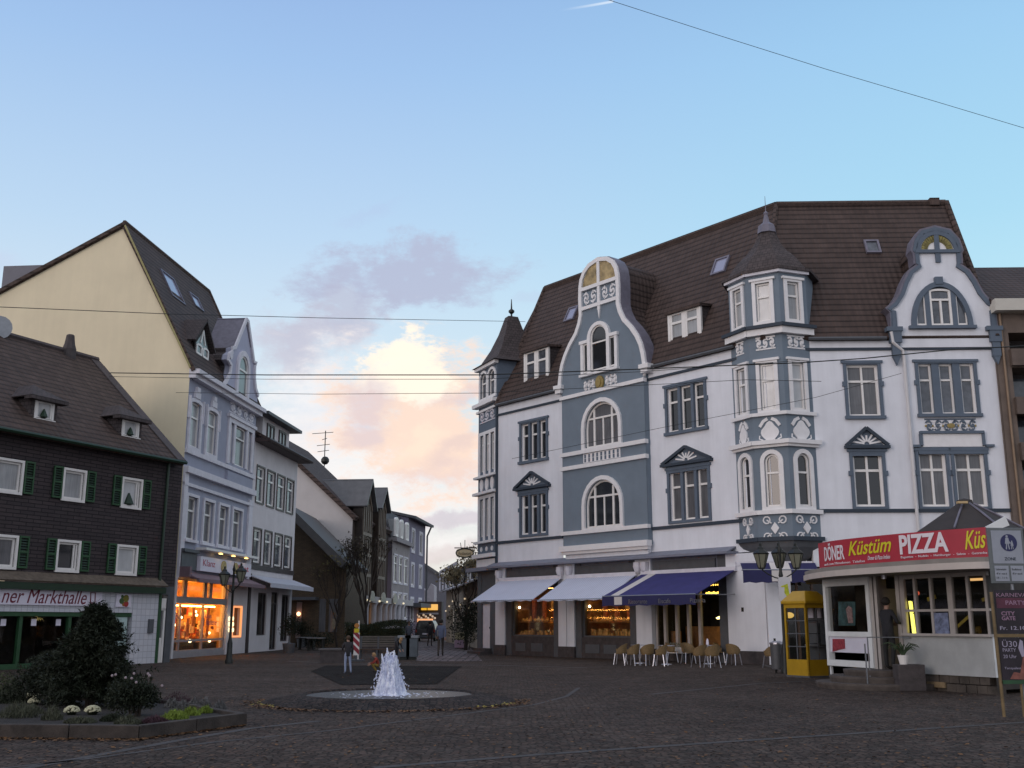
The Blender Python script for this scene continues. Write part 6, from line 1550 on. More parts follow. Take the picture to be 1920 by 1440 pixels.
def conifer(loc, H, R, name, label, mat=NEEDLE, n=420, group=None, lean=0):
    t = thing(name, loc, label, 'conifer' if 'conifer' in name else 'shrub', group); c = Vector(loc)
    m = MB(); m.tube([c, c + Vector((0, 0, H * .5)), c + Vector((lean, 0, H * .96))], [.09, .05, .015], 6); m.build('trunk', BARK, t)
    m = MB()
    for k in range(n):
        f = random.random() ** .8; z = H * (.03 + .97 * f); rr = R * (1.0 - f) ** .72 * (.75 + .4 * random.random()) + .03; an = random.random() * 2 * pi
        rr *= 1 + .30 * sin(an * 3 + f * 9) + .12 * sin(an * 7 - f * 20)
        base = c + Vector((lean * f, 0, z)); d = Vector((cos(an), sin(an), .22 - .35 * random.random()))
        L = max(rr, .12)
        for j in range(9):
            q = base + d * L * (.25 + .75 * (j + random.random()) / 9) + rv(.03)
            for _ in range(4): leaf(m, q + rv(.02), d * .6 + rv(.6), .034, .13)
    m.build('foliage', mat, t, recalc=False); return t
def bush(loc, R, H, name, label, mat=LEAFD, n=900, cat='shrub', group=None, lw=.05, ll=.09, stems=True):
    t = thing(name, loc, label, cat, group); c = Vector(loc); m = MB()
    lobes = [(c + Vector((random.uniform(-.5, .5) * R, random.uniform(-.5, .5) * R, H * random.uniform(.35, .7))), random.uniform(.45, .7)) for _ in range(7)]
    for k in range(n):
        lc, lr = random.choice(lobes); v = rv().normalized() * (random.random() ** .4)
        p = lc + Vector((v.x * R * lr, v.y * R * lr, v.z * H * lr * .6))
        if p.z < c.z + .02: p.z = c.z + .02 + random.random() * .1
        leaf(m, p, v + rv(.5), lw, ll)
    if stems:
        s = MB()
        for k in range(6): s.tube([c + Vector((random.uniform(-.1, .1), random.uniform(-.1, .1), 0)), c + Vector((random.uniform(-.4, .4) * R, random.uniform(-.4, .4) * R, H * .7))], [.02, .006], 4)
        s.build('stem', BARK, t)
    m.build('foliage', mat, t, recalc=False); return t
def bare_tree(loc, H, spread, name, label, leaves=0, lmat=None, seed=1, r0=.16, group=None, low=.3):
    rnd = random.Random(seed); t = thing(name, loc, label, 'tree', group); c = Vector(loc); tr = MB(); br = MB(); lf = MB(); tips = []
    def grow(p, d, L, r, lev):
        q = p + d * L; mid = p + d * L * .5 + Vector((rnd.gauss(0, L * .06), rnd.gauss(0, L * .06), 0))
        (tr if lev == 0 else br).tube([p, mid, q], [r, r * .85, r * .68], 6 if lev < 2 else 3, caps=False)
        if lev >= 5 or L < .22: tips.append(q); return
        for k in range(rnd.choice((2, 3, 3)) if lev else 6):
            ax = Vector((rnd.gauss(0, 1), rnd.gauss(0, 1), rnd.gauss(0, .4))).normalized()
            nd = (d * (1.0 if lev else .8) + ax * spread * (.7 if lev else .85) + Vector((0, 0, .22))).normalized()
            st = q if (lev or k < 3) else p + d * L * rnd.uniform(.6, .95)
            grow(st, nd, L * rnd.uniform(.6, .8) * (1 if lev else 1.0), r * .62, lev + 1)
    grow(c, Vector((0, 0, 1)), H * low, r0, 0)
    tr.build('trunk', BARK, t, smooth=True); br.build('crown', BARK, t, recalc=False)
    if leaves:
        for _ in range(leaves):
            q = rnd.choice(tips) + rv(.2); leaf(lf, q, rv(), .17, .22)
        lf.build('foliage', lmat, t, recalc=False)
    return t
# street trees
YL = leafmat('last_yellow_leaves', (.10, .085, .035)); GYL = leafmat('warm_grey_leaves', (.24, .20, .12))
bare_tree(G(684, 1214), 6.3, .36, 'street_tree', 'nearly bare tree standing behind the raised planter in front of the twin gables', 350, leafmat('brown_leaves', (.05, .04, .025)), 3, .12, low=.40)
bare_tree(G(632, 1214), 4.8, .45, 'street_tree', 'slim bare tree beside the low brick wing', 250, YL, 5, .08, low=.44)
bare_tree(G(872, 1219), 5.2, .8, 'street_tree', 'small leafy tree lit from behind on the right of the street', 2400, GYL, 8, .10, low=.36)
bush(G(878, 1219), 1.25, 3.1, 'round_bush', 'dark round bush beside the street entrance near the white building', LEAFD, 2600, lw=.10, ll=.16)
bush(G(762, 1207), .9, 1.9, 'dark_shrub', 'dark upright shrub at the right end of the raised planter', LEAFD, 900, lw=.09, ll=.14)
# raised planter: wall, hedge, slatted bench
pl = thing('raised_planter', G(700, 1224), 'long raised planter with clipped dark hedge behind the fountain', 'planter')
A, B = G(640, 1224), G(760, 1224); 
m = MB(); m.box(A.x, B.x, A.y, A.y + 2.2, 0, .5); m.build('planter_wall', PLINTH, pl)
m = MB()
m.box(A.x + .2, B.x - .2, A.y + .25, A.y + 1.9, .5, 1.3)
for k in range(7500):
    x = random.uniform(A.x + .1, B.x - .1); y = random.uniform(A.y + .1, A.y + 2.1); top = .5 + 1.05 * (1 + .12 * sin(x * 1.7) + .1 * sin(y * 5)); f = random.random()
    z = top - abs(random.gauss(0, .07)) if f < .5 else random.uniform(.5, top)
    if f >= .5: y = A.y + .08 + random.random() * .12
    leaf(m, Vector((x, y, z)), rv(), .07, .11)
m.build('hedge', leafmat('hedge_leaves', (.035, .042, .022)), pl, recalc=False)
bn = thing('park_bench', G(708, 1236), 'slatted wooden bench in front of the raised planter', 'bench')
a, b_ = G(672, 1236), G(745, 1236); m = MB()
for k in range(4): m.box(a.x, b_.x, a.y - .5 + k * .13, a.y - .4 + k * .13, .42, .46)
m.build('seat', WOODD, bn); m = MB()
for k in range(4): m.box(a.x, b_.x, a.y + .02, a.y + .05, .55 + k * .1, .62 + k * .1)
m.box(a.x, b_.x, a.y + .01, a.y + .04, .95, 1.02); m.build('backrest', plain('bench_wood', (.12, .10, .085), .7, .2), bn)
for x in (a.x + .1, (a.x + b_.x) / 2, b_.x - .1):
    m = MB(); m.box(x - .04, x + .04, a.y - .48, a.y - .4, 0, .42); m.box(x - .04, x + .04, a.y - .02, a.y + .06, 0, 1.0); m.box(x - .04, x + .04, a.y - .4, a.y - .02, .34, .419); m.build('leg', PIER, bn)
lw_ = thing('low_wall', G(620, 1243), 'low dark stone wall on the left behind the dark paving', 'wall')
a, b_ = G(599, 1243), G(655, 1243); m = MB(); m.box(a.x, b_.x, a.y, a.y + .5, 0, .5); m.build('wall_block', PLINTH, lw_); m = MB(); m.box(a.x - .05, b_.x + .05, a.y - .05, a.y + .55, .501, .57); m.build('coping', plain('coping_stone', (.10, .09, .09), .8, .2), lw_)
# ball trees in pots outside the plain house, terrace furniture in front of the brick wing
bush(G(566, 1214) + Vector((0, 0, .55)), .75, 1.5, 'potted_tree', 'round clipped tree in a dark tub by the corner of the plain house', LEAFD, 1300, lw=.08, ll=.12)
tb = MB(); c = G(566, 1214); tb.lathe((c.x, c.y, 0), [(.3, 0), (.38, .55), (.33, .56)], 12); tag(tb.build('plant_tub', PIER, None, base=c), 'dark round tub holding the right clipped tree beside the plain house', 'tub')
bush(G(541, 1224) + Vector((0, 0, .9)), .6, 1.2, 'potted_tree', 'small clipped tree in front of the shop door of the plain house', LEAFD, 900, lw=.08, ll=.12)
tb = MB(); c = G(541, 1224); tb.lathe((c.x, c.y, 0), [(.28, 0), (.36, .5), (.1, .52), (.04, .6), (.035, 1.2)], 12); tag(tb.build('plant_tub', PIER, None, base=c), 'dark tub with a thin stem in front of the shop door of the plain house', 'tub')
# ------------------------------------------------------------------ foreground flower bed
fb = thing('flower_bed', G(260, 1380), 'raised flower bed with a low concrete kerb in the left foreground', 'flower bed')
K = [G(-260, 1382), G(260, 1387), G(463, 1360), G(312, 1313, .17), G(-260, 1296, .17)]
K = [Vector((p.x, p.y, 0)) for p in K]
def inset(P, d):
    out = []; n = len(P)
    for i in range(n):
        a, b, c = P[i - 1], P[i], P[(i + 1) % n]; e1 = (b - a).normalized(); e2 = (c - b).normalized()
        n1 = Vector((-e1.y, e1.x, 0)); n2 = Vector((-e2.y, e2.x, 0)); k = (n1 + n2) / (1 + n1.dot(n2)); out.append(b + k * d)
    return out
KI = inset(K, .13)
m = MB(); n = 5
for i in range(n):
    j = (i + 1) % n; L = (K[j] - K[i]).length; N = max(1, round(L / 1.0))
    for k in range(N):
        f0, f1 = k / N + .006 / L, (k + 1) / N - .006 / L
        q = [K[i].lerp(K[j], f0), K[i].lerp(K[j], f1), KI[i].lerp(KI[j], f1), KI[i].lerp(KI[j], f0)]
        m.add([(p.x, p.y, z) for z in (0, .19 + random.uniform(-.004, .004)) for p in q], [(0, 3, 2, 1), (4, 5, 6, 7), (0, 1, 5, 4), (1, 2, 6, 5), (2, 3, 7, 6), (3, 0, 4, 7)])
m.build('kerb', plain('mossy_concrete', (.044, .035, .030), .9, .45, 4, .5, 40, fine=.3), fb, bevel=.012)
m = MB(); m.poly([(p.x, p.y, .13) for p in KI]); m.build('soil', plain('dark_soil', (.018, .014, .012), .95, .5, 6, .8, 30), fb, recalc=False)
def Gb(px, py): return G(px, py, .13)
conifer(Gb(168, 1326), 1.74, .88, 'conifer', 'dark conifer filling the middle of the foreground flower bed', n=900)
bush(Gb(98, 1318), .85, 1.0, 'dark_shrub', 'low dark shrub left of the foreground conifer', NEEDLE, 6500, lw=.035, ll=.10)
bush(Gb(252, 1343), .46, .62, 'rose_shrub', 'dark leafy shrub with a few pale blooms right of the foreground conifer', LEAFD, 4200, lw=.04, ll=.06)
c = Gb(258, 1350); q = MB()
for k in range(9): q.ball(c + Vector((random.uniform(-.4, .4), random.uniform(-.4, .1), random.uniform(.52, .72))), .022, 6, raw=True)
tag(q.build('rose_blooms', plain('pale_petals', (.30, .24, .26), .7, .1), [o for o in C.objects if o.name.startswith('rose_shrub')][0]), None)
CUSH = plain('cream_flower_cushion', (.52, .50, .34), .85, .25, 30, .6, 120)
for i, (px, py, w, lb) in enumerate(((60, 1311, 22, 'back left of the five'), (64, 1322, 21, 'just in front of the back left one'), (106, 1319, 19, 'middle one, below the dark conifer'), (134, 1340, 26, 'front one left of the rightmost'), (173, 1340, 27, 'rightmost of the five'))):
    c = Gb(px, py); R = w / 2 / 2060 * c.y
    t = thing('flower_cushion', c, 'round cream chrysanthemum cushion in the flower bed, ' + lb, 'flower', 'cream flower cushions in the foreground bed')
    m = MB(); m.lathe((c.x, c.y, c.z), [(R * .5, 0), (R * .9, .05)], 10); m.build('leaves', LEAFD, t)
    m = MB()
    for k in range(170):
        v = rv().normalized(); v.z = abs(v.z); p = c + Vector((v.x * R, v.y * R, .05 + v.z * R * .75)); m.ball(p, R * .17, 5, .7, raw=True)
    m.build('blooms', CUSH, t)
LG = leafmat('bright_green_leaves', (.16, .22, .035)); SG = leafmat('silver_grey_leaves', (.13, .13, .13)); GR = leafmat('grey_green_grass', (.07, .075, .05)); HR = leafmat('heather_dark', (.06, .03, .04))
def patch(px, py, w, h, name, label, mat, n=500, cat='plant', lw=.03, ll=.07, gr=None):
    c = Gb(px, py); R = w / 2 / 2060 * c.y; t = thing(name, c, label, cat, gr); m = MB()
    for k in range(n):
        an = random.random() * 2 * pi; r = R * sqrt(random.random()); z = h * (1 - (r / R) ** 2) * random.random()
        leaf(m, c + Vector((cos(an) * r, sin(an) * r * .8, z)), Vector((random.gauss(0, .4), random.gauss(0, .4), 1)), lw, ll)
    m.build('foliage', mat, t, recalc=False)
patch(328, 1348, 50, .12, 'green_cushion', 'bright yellow-green cushion plant at the right of the bed, largest', LG, 700)
patch(357, 1341, 36, .12, 'green_cushion', 'bright yellow-green cushion plant in the middle of the green row', LG, 500)
patch(385, 1337, 28, .10, 'green_cushion', 'small bright yellow-green cushion plant nearest the bed tip', LG, 400)
for k, (px, py, w, lb) in enumerate(((322, 1326, 26, 'beside the rose shrub'), (343, 1330, 22, 'second from the rose shrub'), (363, 1326, 24, 'middle of the row'), (384, 1326, 24, 'fourth from the rose shrub'), (412, 1332, 26, 'nearest the bed tip'))):
    patch(px, py, w, .16, 'silver_plant', 'silver-grey cushion plant in the back row of the bed, ' + lb, SG, 350, gr='silver plants along the back of the bed')
patch(332, 1318, 60, .2, 'heather', 'dark purple heather strip behind the silver plants', HR, 500, lw=.015)
patch(35, 1345, 70, .22, 'grass_tuft', 'grey-green grass tuft at the left front of the bed', GR, 900, lw=.012, ll=.16)
patch(240, 1358, 50, .12, 'ground_plant', 'grey-green tuft in front of the rose shrub', GR, 500)
patch(210, 1352, 44, .10, 'ground_plant', 'low dark green plants between the cream cushions and the rose shrub', LEAFD, 500)
patch(290, 1356, 50, .10, 'ground_plant', 'low plants in front of the green cushions near the kerb', HR, 500)
patch(150, 1355, 60, .07, 'ground_plant', 'flat grey-green plants in front of the two front cream cushions', GR, 600)
patch(60, 1338, 44, .14, 'ground_plant', 'grey-green plants below the two back left cream cushions', GR, 500)
patch(97, 1350, 38, .2, 'grass_tuft', 'smaller grey-green tuft in front of the middle cushion', GR, 500, lw=.012, ll=.14)
patch(20, 1318, 60, .4, 'bed_shrub', 'low dark green shrub at the left edge of the bed', LEAFD, 900, 'shrub', .04, .08)
patch(8, 1300, 60, .45, 'bed_shrub', 'lighter green low shrub at the far left edge, behind the grass tuft', leafmat('mid_green', (.05, .06, .03)), 700, 'shrub', .04, .08)

# ------------------------------------------------------------------ fountain
fc = Vector((-2.55, 23.1, 0))

# ------------------------------------------------------------------ ground
def cobble(name, base, scale, jitter=.85, mort=(.018, .016, .016), var=.5, leafy=0.0, dist=.012, rbase=.5):
    m, T, b = principled(name)
    geo = T.new('ShaderNodeNewGeometry'); P = geo.outputs['Position']
    v1 = T.new('ShaderNodeTexVoronoi', feature='F1', voronoi_dimensions='2D'); v1.inputs['Scale'].default_value = scale; v1.inputs['Randomness'].default_value = jitter; T.l.new(P, v1.inputs['Vector'])
    v2 = T.new('ShaderNodeTexVoronoi', feature='DISTANCE_TO_EDGE', voronoi_dimensions='2D'); v2.inputs['Scale'].default_value = scale; v2.inputs['Randomness'].default_value = jitter; T.l.new(P, v2.inputs['Vector'])
    e = T.smooth(v2.outputs['Distance'], .02, .16)
    sp = T.new('ShaderNodeSeparateColor'); T.l.new(v1.outputs['Color'], sp.inputs[0])
    tone = T.math('ADD', 1 - var, T.math('MULTIPLY', sp.outputs[0], 2 * var))
    tone = T.math('MULTIPLY', tone, T.math('ADD', .35, T.math('MULTIPLY', T.noise(P, .35, 5, .65), 1.3)))
    tone = T.math('MULTIPLY', tone, T.math('ADD', .7, T.math('MULTIPLY', T.noise(P, 3, 3, .6), .6)))
    warm = T.mix(sp.outputs[1], base, (base[0] * 1.12, base[1] * .93, base[2] * .88))
    c = T.mix(e, mort, warm)
    hs = T.new('ShaderNodeVectorMath', operation='SCALE'); T.l.new(c, hs.inputs[0]); T.l.new(tone, hs.inputs['Scale']); T.l.new(hs.outputs[0], b.inputs['Base Color'])
    bp = T.new('ShaderNodeBump'); bp.inputs['Strength'].default_value = .8; bp.inputs['Distance'].default_value = dist
    T.l.new(T.math('ADD', e, T.math('MULTIPLY', T.noise(P, 25, 3), .5)), bp.inputs['Height']); T.l.new(bp.outputs[0], b.inputs['Normal'])
    T.set(b.inputs['Roughness'], T.math('ADD', rbase, T.math('MULTIPLY', T.noise(P, .8, 3), .4))); b.inputs['Specular IOR Level'].default_value = .15
    return m
COBG = cobble('dark_cobbles', (.068, .055, .047), 9.2, mort=(.024, .020, .017), rbase=.7, var=.40); COBF = cobble('fountain_cobbles', (.042, .033, .028), 9, mort=(.010, .009, .008), rbase=.6)
STRIP = plain('paving_strip', (.050, .043, .041), .8, .3, 3, .3, 40, fine=.4)
gm_ = MB(); gm_.add([(-400, -40, 0), (400, -40, 0), (400, 900, 0), (-400, 900, 0)], [(0, 1, 2, 3)]); tag(gm_.build('ground', COBG, None, recalc=False), kind='structure')
def strip(pts, w, z, name='paving_strip', mat=STRIP):
    P = [G(*p) for p in pts]; m = MB(); L = []; R = []
    for i, p in enumerate(P):
        d = (P[min(i + 1, len(P) - 1)] - P[max(i - 1, 0)]).normalized(); s = Vector((-d.y, d.x, 0)) * w / 2
        L.append((p + s) + Vector((0, 0, z))); R.append((p - s) + Vector((0, 0, z)))
    n = len(P); m.add(L + R, [(i, i + 1, n + i + 1, n + i) for i in range(n - 1)], True); tag(m.build(name, mat, None, recalc=False), kind='structure')
strip([(-150, 1478), (52, 1440), (338, 1388), (470, 1366), (600, 1352)], .16, .004)
strip([(-80, 1450), (150, 1425), (400, 1392), (620, 1370), (1000, 1322), (1062, 1306), (1085, 1290)], .10, .004)
strip([(700, 1440), (1000, 1416), (1350, 1392), (1670, 1371), (1960, 1352)], .16, .004)
strip([(1220, 1302), (1420, 1282), (1560, 1275)], .16, .004)
strip([(1420, 1243), (1460, 1255), (1500, 1272)], .16, .004)
strip([(540, 1240), (700, 1246), (900, 1247), (1100, 1252)], .3, .004)
# paved lighter lane of the street
m = MB(); P = [G(780, 1240), G(905, 1240), G(862, 1192), G(838, 1180), G(800, 1180), G(772, 1205)]; m.poly([Vector((p.x, p.y, .008)) for p in P], True)
tag(m.build('street_paving', cobble('street_slabs', (.15, .13, .13), 3.0, .3), None, recalc=False), kind='structure')
m = MB(); P = [G(583, 1259), G(641, 1285), G(819, 1283), G(866, 1250), G(612, 1248)]; m.poly([Vector((p.x, p.y, .012)) for p in P], True)
tag(m.build('dark_paving', cobble('dark_basalt_paving', (.012, .011, .010), 8, rbase=.8), None, recalc=False), kind='structure')
# ------------------------------------------------------------------ fountain
ft = thing('fountain', fc, 'low round cobbled fountain with one foaming white jet in the middle of the square', 'fountain')
m = MB(); m.lathe((fc.x, fc.y, 0), [(2.75, .0), (2.6, .03), (1.9, .17), (1.78, .175), (1.72, .14), (1.7, .05), (0.01, .05)], 48); m.build('basin', COBF, ft, smooth=False)
m = MB(); m.lathe((fc.x, fc.y, 0), [(1.72, .135), (1.715, .14)], 48)
def watermat():
    mm, T, b = principled('dark_fountain_water'); geo = T.new('ShaderNodeNewGeometry'); b.inputs['Base Color'].default_value = (.02, .02, .024, 1); b.inputs['Specular IOR Level'].default_value = .08; b.inputs['Roughness'].default_value = .3
    bp = T.new('ShaderNodeBump'); bp.inputs['Strength'].default_value = .5; bp.inputs['Distance'].default_value = .05; T.l.new(T.noise(geo.outputs['Position'], 9, 4, .6), bp.inputs['Height']); T.l.new(bp.outputs[0], b.inputs['Normal']); return mm
m.build('water', watermat(), ft)
def foammat():
    mm, T, b = principled('white_water_foam'); geo = T.new('ShaderNodeNewGeometry'); mp = T.new('ShaderNodeMapping'); mp.inputs['Scale'].default_value = (14, 14, 3.5); T.l.new(geo.outputs['Position'], mp.inputs[0])
    n = T.noise(mp.outputs[0], 1.2, 5, .7); c = T.ramp(n, [(.30, (.28, .32, .48)), (.46, (.56, .60, .76)), (.62, (.84, .87, .96))]); T.l.new(c, b.inputs['Base Color']); b.inputs['Roughness'].default_value = .5
    b.inputs['Subsurface Weight'].default_value = .3; b.inputs['Subsurface Radius'].default_value = (.1, .1, .12); return mm
FOAM = foammat()
rnd = random.Random(4); m = MB(); N = 40; prof = [(.36, .13), (.31, .2), (.265, .32), (.225, .46), (.185, .6), (.145, .72), (.105, .83), (.065, .90), (.02, .92)]
b0 = len(m.v)
ph = [rnd.uniform(0, 6) for _ in range(6)]
for i, (r, z) in enumerate(prof):
    for k in range(N):
        an = 2 * pi * k / N; j = 1 + .10 * sin(5 * an + ph[0]) + .08 * sin(11 * an + ph[1]) + rnd.uniform(-.06, .06)
        m.v.append(Vector((fc.x + cos(an) * r * j, fc.y + sin(an) * r * j, z + (rnd.uniform(-.025, .03) if 0 < i < 8 else 0))))
for i in range(len(prof) - 1):
    for k in range(N): m.f.append([b0 + i * N + k, b0 + i * N + (k + 1) % N, b0 + (i + 1) * N + (k + 1) % N, b0 + (i + 1) * N + k]); m.mi.append(0)
for k in range(26):        # single spouts breaking out of the column
    an = rnd.uniform(0, 6.28); r = rnd.uniform(.0, .14); h = rnd.uniform(.82, 1.0) - r * .5 + (.06 if k < 4 else 0)
    p = fc + Vector((cos(an) * r, sin(an) * r, .6)); q = fc + Vector((cos(an) * r * 1.25, sin(an) * r * 1.25, h)); m.tube([p, (p + q) / 2, q], [.05, .038, .012], 5)
for x, h in ((-.07, 1.09), (.08, 1.04), (-.18, .97)): m.tube([fc + Vector((x * .7, -.05, .7)), fc + Vector((x, -.05, h))], [.05, .012], 5)
for k in range(420):
    z = rnd.uniform(.14, 1.0); R = .33 * (1 - ((z - .14) / .9)) ** .8 + .04; an = rnd.uniform(0, 6.28); rr = R * rnd.uniform(.9, 1.25)
    m.ball(fc + Vector((cos(an) * rr, sin(an) * rr, z)), rnd.uniform(.006, .014), 4, 1.6, raw=True)
m.build('water_jet', FOAM, ft)
m = MB()
for k in range(260):
    an = rnd.uniform(0, 6.28); rr = .3 + 1.2 * rnd.random() ** 3; m.ball(fc + Vector((cos(an) * rr, sin(an) * rr, .14)), rnd.uniform(.012, .035) * (1.3 - rr / 1.8), 5, .35, raw=True)
m.build('foam', FOAM, ft)['kind'] = 'stuff'
# fallen leaves: uncountable litter over the cobbles
LITT = leafmat('fallen_leaves', (.13, .065, .025), .6); m = MB()
def flat_leaf(p, r):
    an = rnd.uniform(0, 6.28); t = rnd.uniform(-.3, .3); u = Vector((cos(an), sin(an), t)) * r; w = Vector((-sin(an), cos(an), rnd.uniform(-.3, .3))) * r * .6
    m.add([p - u, p - w + u * .2, p + u, p + w + u * .2], [(0, 1, 2, 3)], True)
for k in range(1500):
    p = G(rnd.uniform(-40, 1960), 1270 + 175 * rnd.random() ** 1.1); p.z = .018; flat_leaf(p, rnd.uniform(.02, .045))
for k in range(1100):     # drift round the fountain foot
    an = rnd.uniform(pi * .95, pi * 2.05); rr = 2.62 + abs(rnd.gauss(0, .2)); p = fc + Vector((cos(an) * rr, sin(an) * rr, .03)); flat_leaf(p, rnd.uniform(.02, .045))
for k in range(700):
    i = rnd.choice((0, 0, 1)); q = K[i].lerp(K[i + 1], rnd.random()); p = Vector((q.x, q.y - abs(rnd.gauss(0, .15)) - .02, .018)); flat_leaf(p, rnd.uniform(.02, .045))
tag(m.build('fallen_leaves', LITT, None, recalc=False), kind='stuff')
m = MB()
for k in range(60):
    an = rnd.uniform(1.05 * pi, 1.25 * pi) if k % 2 else rnd.uniform(1.75 * pi, 1.9 * pi); rr = 2.7 + rnd.gauss(0, .12); p = fc + Vector((cos(an) * rr, sin(an) * rr, .04)); flat_leaf(p, rnd.uniform(.03, .05))
tag(m.build('yellow_leaves', leafmat('yellow_leaf', (.28, .22, .04), .4), None, recalc=False), kind='stuff')

# ------------------------------------------------------------------ street lamps
LANG = plain('frosted_lantern_glass', (.20, .20, .15), .3, .1, 4)
def lantern(p, parent, k=1.0):
    m = MB(); m.lathe(tuple(p), [(.06 * k, -.52 * k), (.12 * k, -.50 * k), (.12 * k, -.46 * k)], 6); m.lathe(tuple(p), [(.27 * k, 0), (.29 * k, .03 * k), (.20 * k, .12 * k), (.12 * k, .17 * k), (.1 * k, .24 * k), (.05 * k, .28 * k), (.05 * k, .36 * k), (.01, .42 * k)], 6)
    for i in range(6):
        an = pi / 3 * i; a = p + Vector((cos(an) * .12 * k, sin(an) * .12 * k, -.46 * k)); b = p + Vector((cos(an) * .255 * k, sin(an) * .255 * k, 0)); m.tube([a, b], .012 * k, 4)
    o = m.build('lantern', METAL, parent)
    m = MB(); m.lathe(tuple(p), [(.11 * k, -.455 * k), (.245 * k, -.005)], 6); m.build('lantern_glass', LANG, o)
def lamppost(base, H, arms, label, k=1.0):
    t = thing('street_lamp', base, label, 'street lamp', 'old-style lantern posts'); m = MB()
    m.lathe((base.x, base.y, 0), [(.17, 0), (.17, .12), (.12, .2), (.11, .8), (.07, .95), (.055, 1.1), (.05, H - .9), (.08, H - .85), (.05, H - .7), (.04, H - .1), (.07, H), (.02, H + .15), (.01, H + .3)], 10); m.build('post', METAL, t, smooth=True)
    for (ax, ay, lz) in arms:
        e = base + Vector((ax, ay, lz)); s = base + Vector((0, 0, lz - .85 * k))
        m = MB(); pts = [s + Vector((ax * f * 1.1 * (1 if f < 1 else .92), ay * f, (.28 * k) * (f ** 2) + .1 * f)) for f in (0, .3, .6, .85, 1.0)]; pts.append(e + Vector((0, 0, -.5 * k))); m.tube(pts, .022, 6); m.build('arm', METAL, t); lantern(e, t, k)
    return t
b1 = G(429, 1244); h1 = AY(430, 1072, b1.y).z
lamppost(b1, h1 + .1, ((-.42, .15, h1 - .12), (.33, -.15, h1 + .0)), 'black two-lantern street lamp in front of the glowing bakery', .86)
b2 = G(1474, 1263); h2 = AY(1470, 1045, b2.y).z
t2 = lamppost(b2, h2 + .25, ((-.62, 0, h2 + .1), (.52, -.05, h2 + .1), (.1, .5, h2 + .15)), 'black three-lantern street lamp beside the yellow phone box', .95)
fp = Fr(b2.x, b2.y - .12, 1, 0); a0, z0 = fp.pix(1461, 1127); a1, z1 = fp.pix(1481, 1082)
m = MB(fp); m.prism([(a0, z0), (a1, z0), (a1, z1 - .05)] + [(a1 - .08, z1)] + [(a0 + .08, z1), (a0, z1 - .05)], -.03, .03); sp_ = m.build('lamp_post_poster', plain('white_poster', (.55, .54, .56), .5, .05), None, base=b2); tag(sp_, 'white poster with a yellow-green figure strapped to the three-lantern lamp', 'poster')
m = MB(fp); w = a1 - a0; h = z1 - z0; m.prism([(a0 + w * x, z0 + h * y) for x, y in ((.2, .62), (.75, .72), (.82, .45), (.88, .22), (.62, .2), (.45, .35), (.48, .58), (.2, .58))], -.036, -.031); m.build('printed_figure', plain('lime_print', (.42, .45, .02), .6, .3, 9), sp_)

# ------------------------------------------------------------------ phone box
YEL = plain('yellow_phone_paint', (.42, .25, .012), .45, .1, 3)
pc = G(1518, 1271); th = radians(60); F1 = Fr(pc.x - cos(th) * .92 * 0 , pc.y, 1, 0)
fl_ = Fr(pc.x - .92 * cos(th), pc.y + .92 * sin(th), cos(th), -sin(th)); fr_ = Fr(pc.x, pc.y, cos(pi / 2 - th), sin(pi / 2 - th))
pb = thing('phone_box', pc, 'yellow phone box with glazed door standing left of the kiosk', 'phone box')
zt = AY(1499, 1132, pc.y).z
for f, nm in ((fl_, 'door'), (fr_, 'side_panel')):
    m = MB(f); m.box(0, .07, 0, .06, .05, zt); m.box(.85, .92, 0, .06, .05, zt); m.box(.07, .85, 0, .05, zt - .12, zt); m.box(.07, .85, 0, .05, .05, .52); p_ = m.build(nm, YEL, pb)
    m = MB(f)
    for k in range(1, 4): z = .52 + (zt - .64) * k / 4; m.box(.07, .85, .01, .04, z - .015, z + .015)
    m.box(.44, .48, .012, .038, .52, zt - .12); m.build('glazing_bars', PIER, p_)
    m = MB(f); m.poly([(.07, .03, .52), (.85, .03, .52), (.85, .03, zt - .12), (.07, .03, zt - .12)]); m.build('pane', SHOPGLASS, p_, recalc=False)
fbk = Fr(fl_.P(0, .92, 0).x, fl_.P(0, .92, 0).y, cos(th), -sin(th))
m = MB(fl_); m.box(0, .92, .86, .92, 0.05, zt); m.build('back_panel', PIER, pb)
m = MB(fl_); m.box(.0, .06, .07, .86, .05, .5); m.box(0, .06, .07, .86, zt - .12, zt); m.build('side_panel', YEL, pb)
m = MB(fl_); e = .06; zr0 = AY(1505, 1108, pc.y + .4).z
m.add([(-e, -e, zt), (.92 + e, -e, zt), (.92 + e, .92 + e, zt), (-e, .92 + e, zt), (-e, -e, zt + .09), (.92 + e, -e, zt + .09), (.92 + e, .92 + e, zt + .09), (-e, .92 + e, zt + .09), (.2, .2, zr0), (.72, .2, zr0), (.72, .72, zr0), (.2, .72, zr0)], [(0, 1, 2, 3), (0, 1, 5, 4), (1, 2, 6, 5), (2, 3, 7, 6), (3, 0, 4, 7), (4, 5, 9, 8), (5, 6, 10, 9), (6, 7, 11, 10), (7, 4, 8, 11), (8, 9, 10, 11)]); m.build('roof', YEL, pb, bevel=.02)
m = MB(fl_); m.box(.3, .62, .72, .85, 1.0, 1.6); m.box(.2, .8, .6, .85, .9, .96); m.build('telephone', GREYM, pb); m = MB(fl_); m.box(-.02, .94, -.02, .94, 0, .05); m.build('floor_plate', PIER, pb)
m = MB(fl_); m.box(.22, .42, .8, .85, 1.75, 2.05); m.box(.6, .75, .8, .85, 1.75, 2.05); m.build('notice', SIGNW, pb)
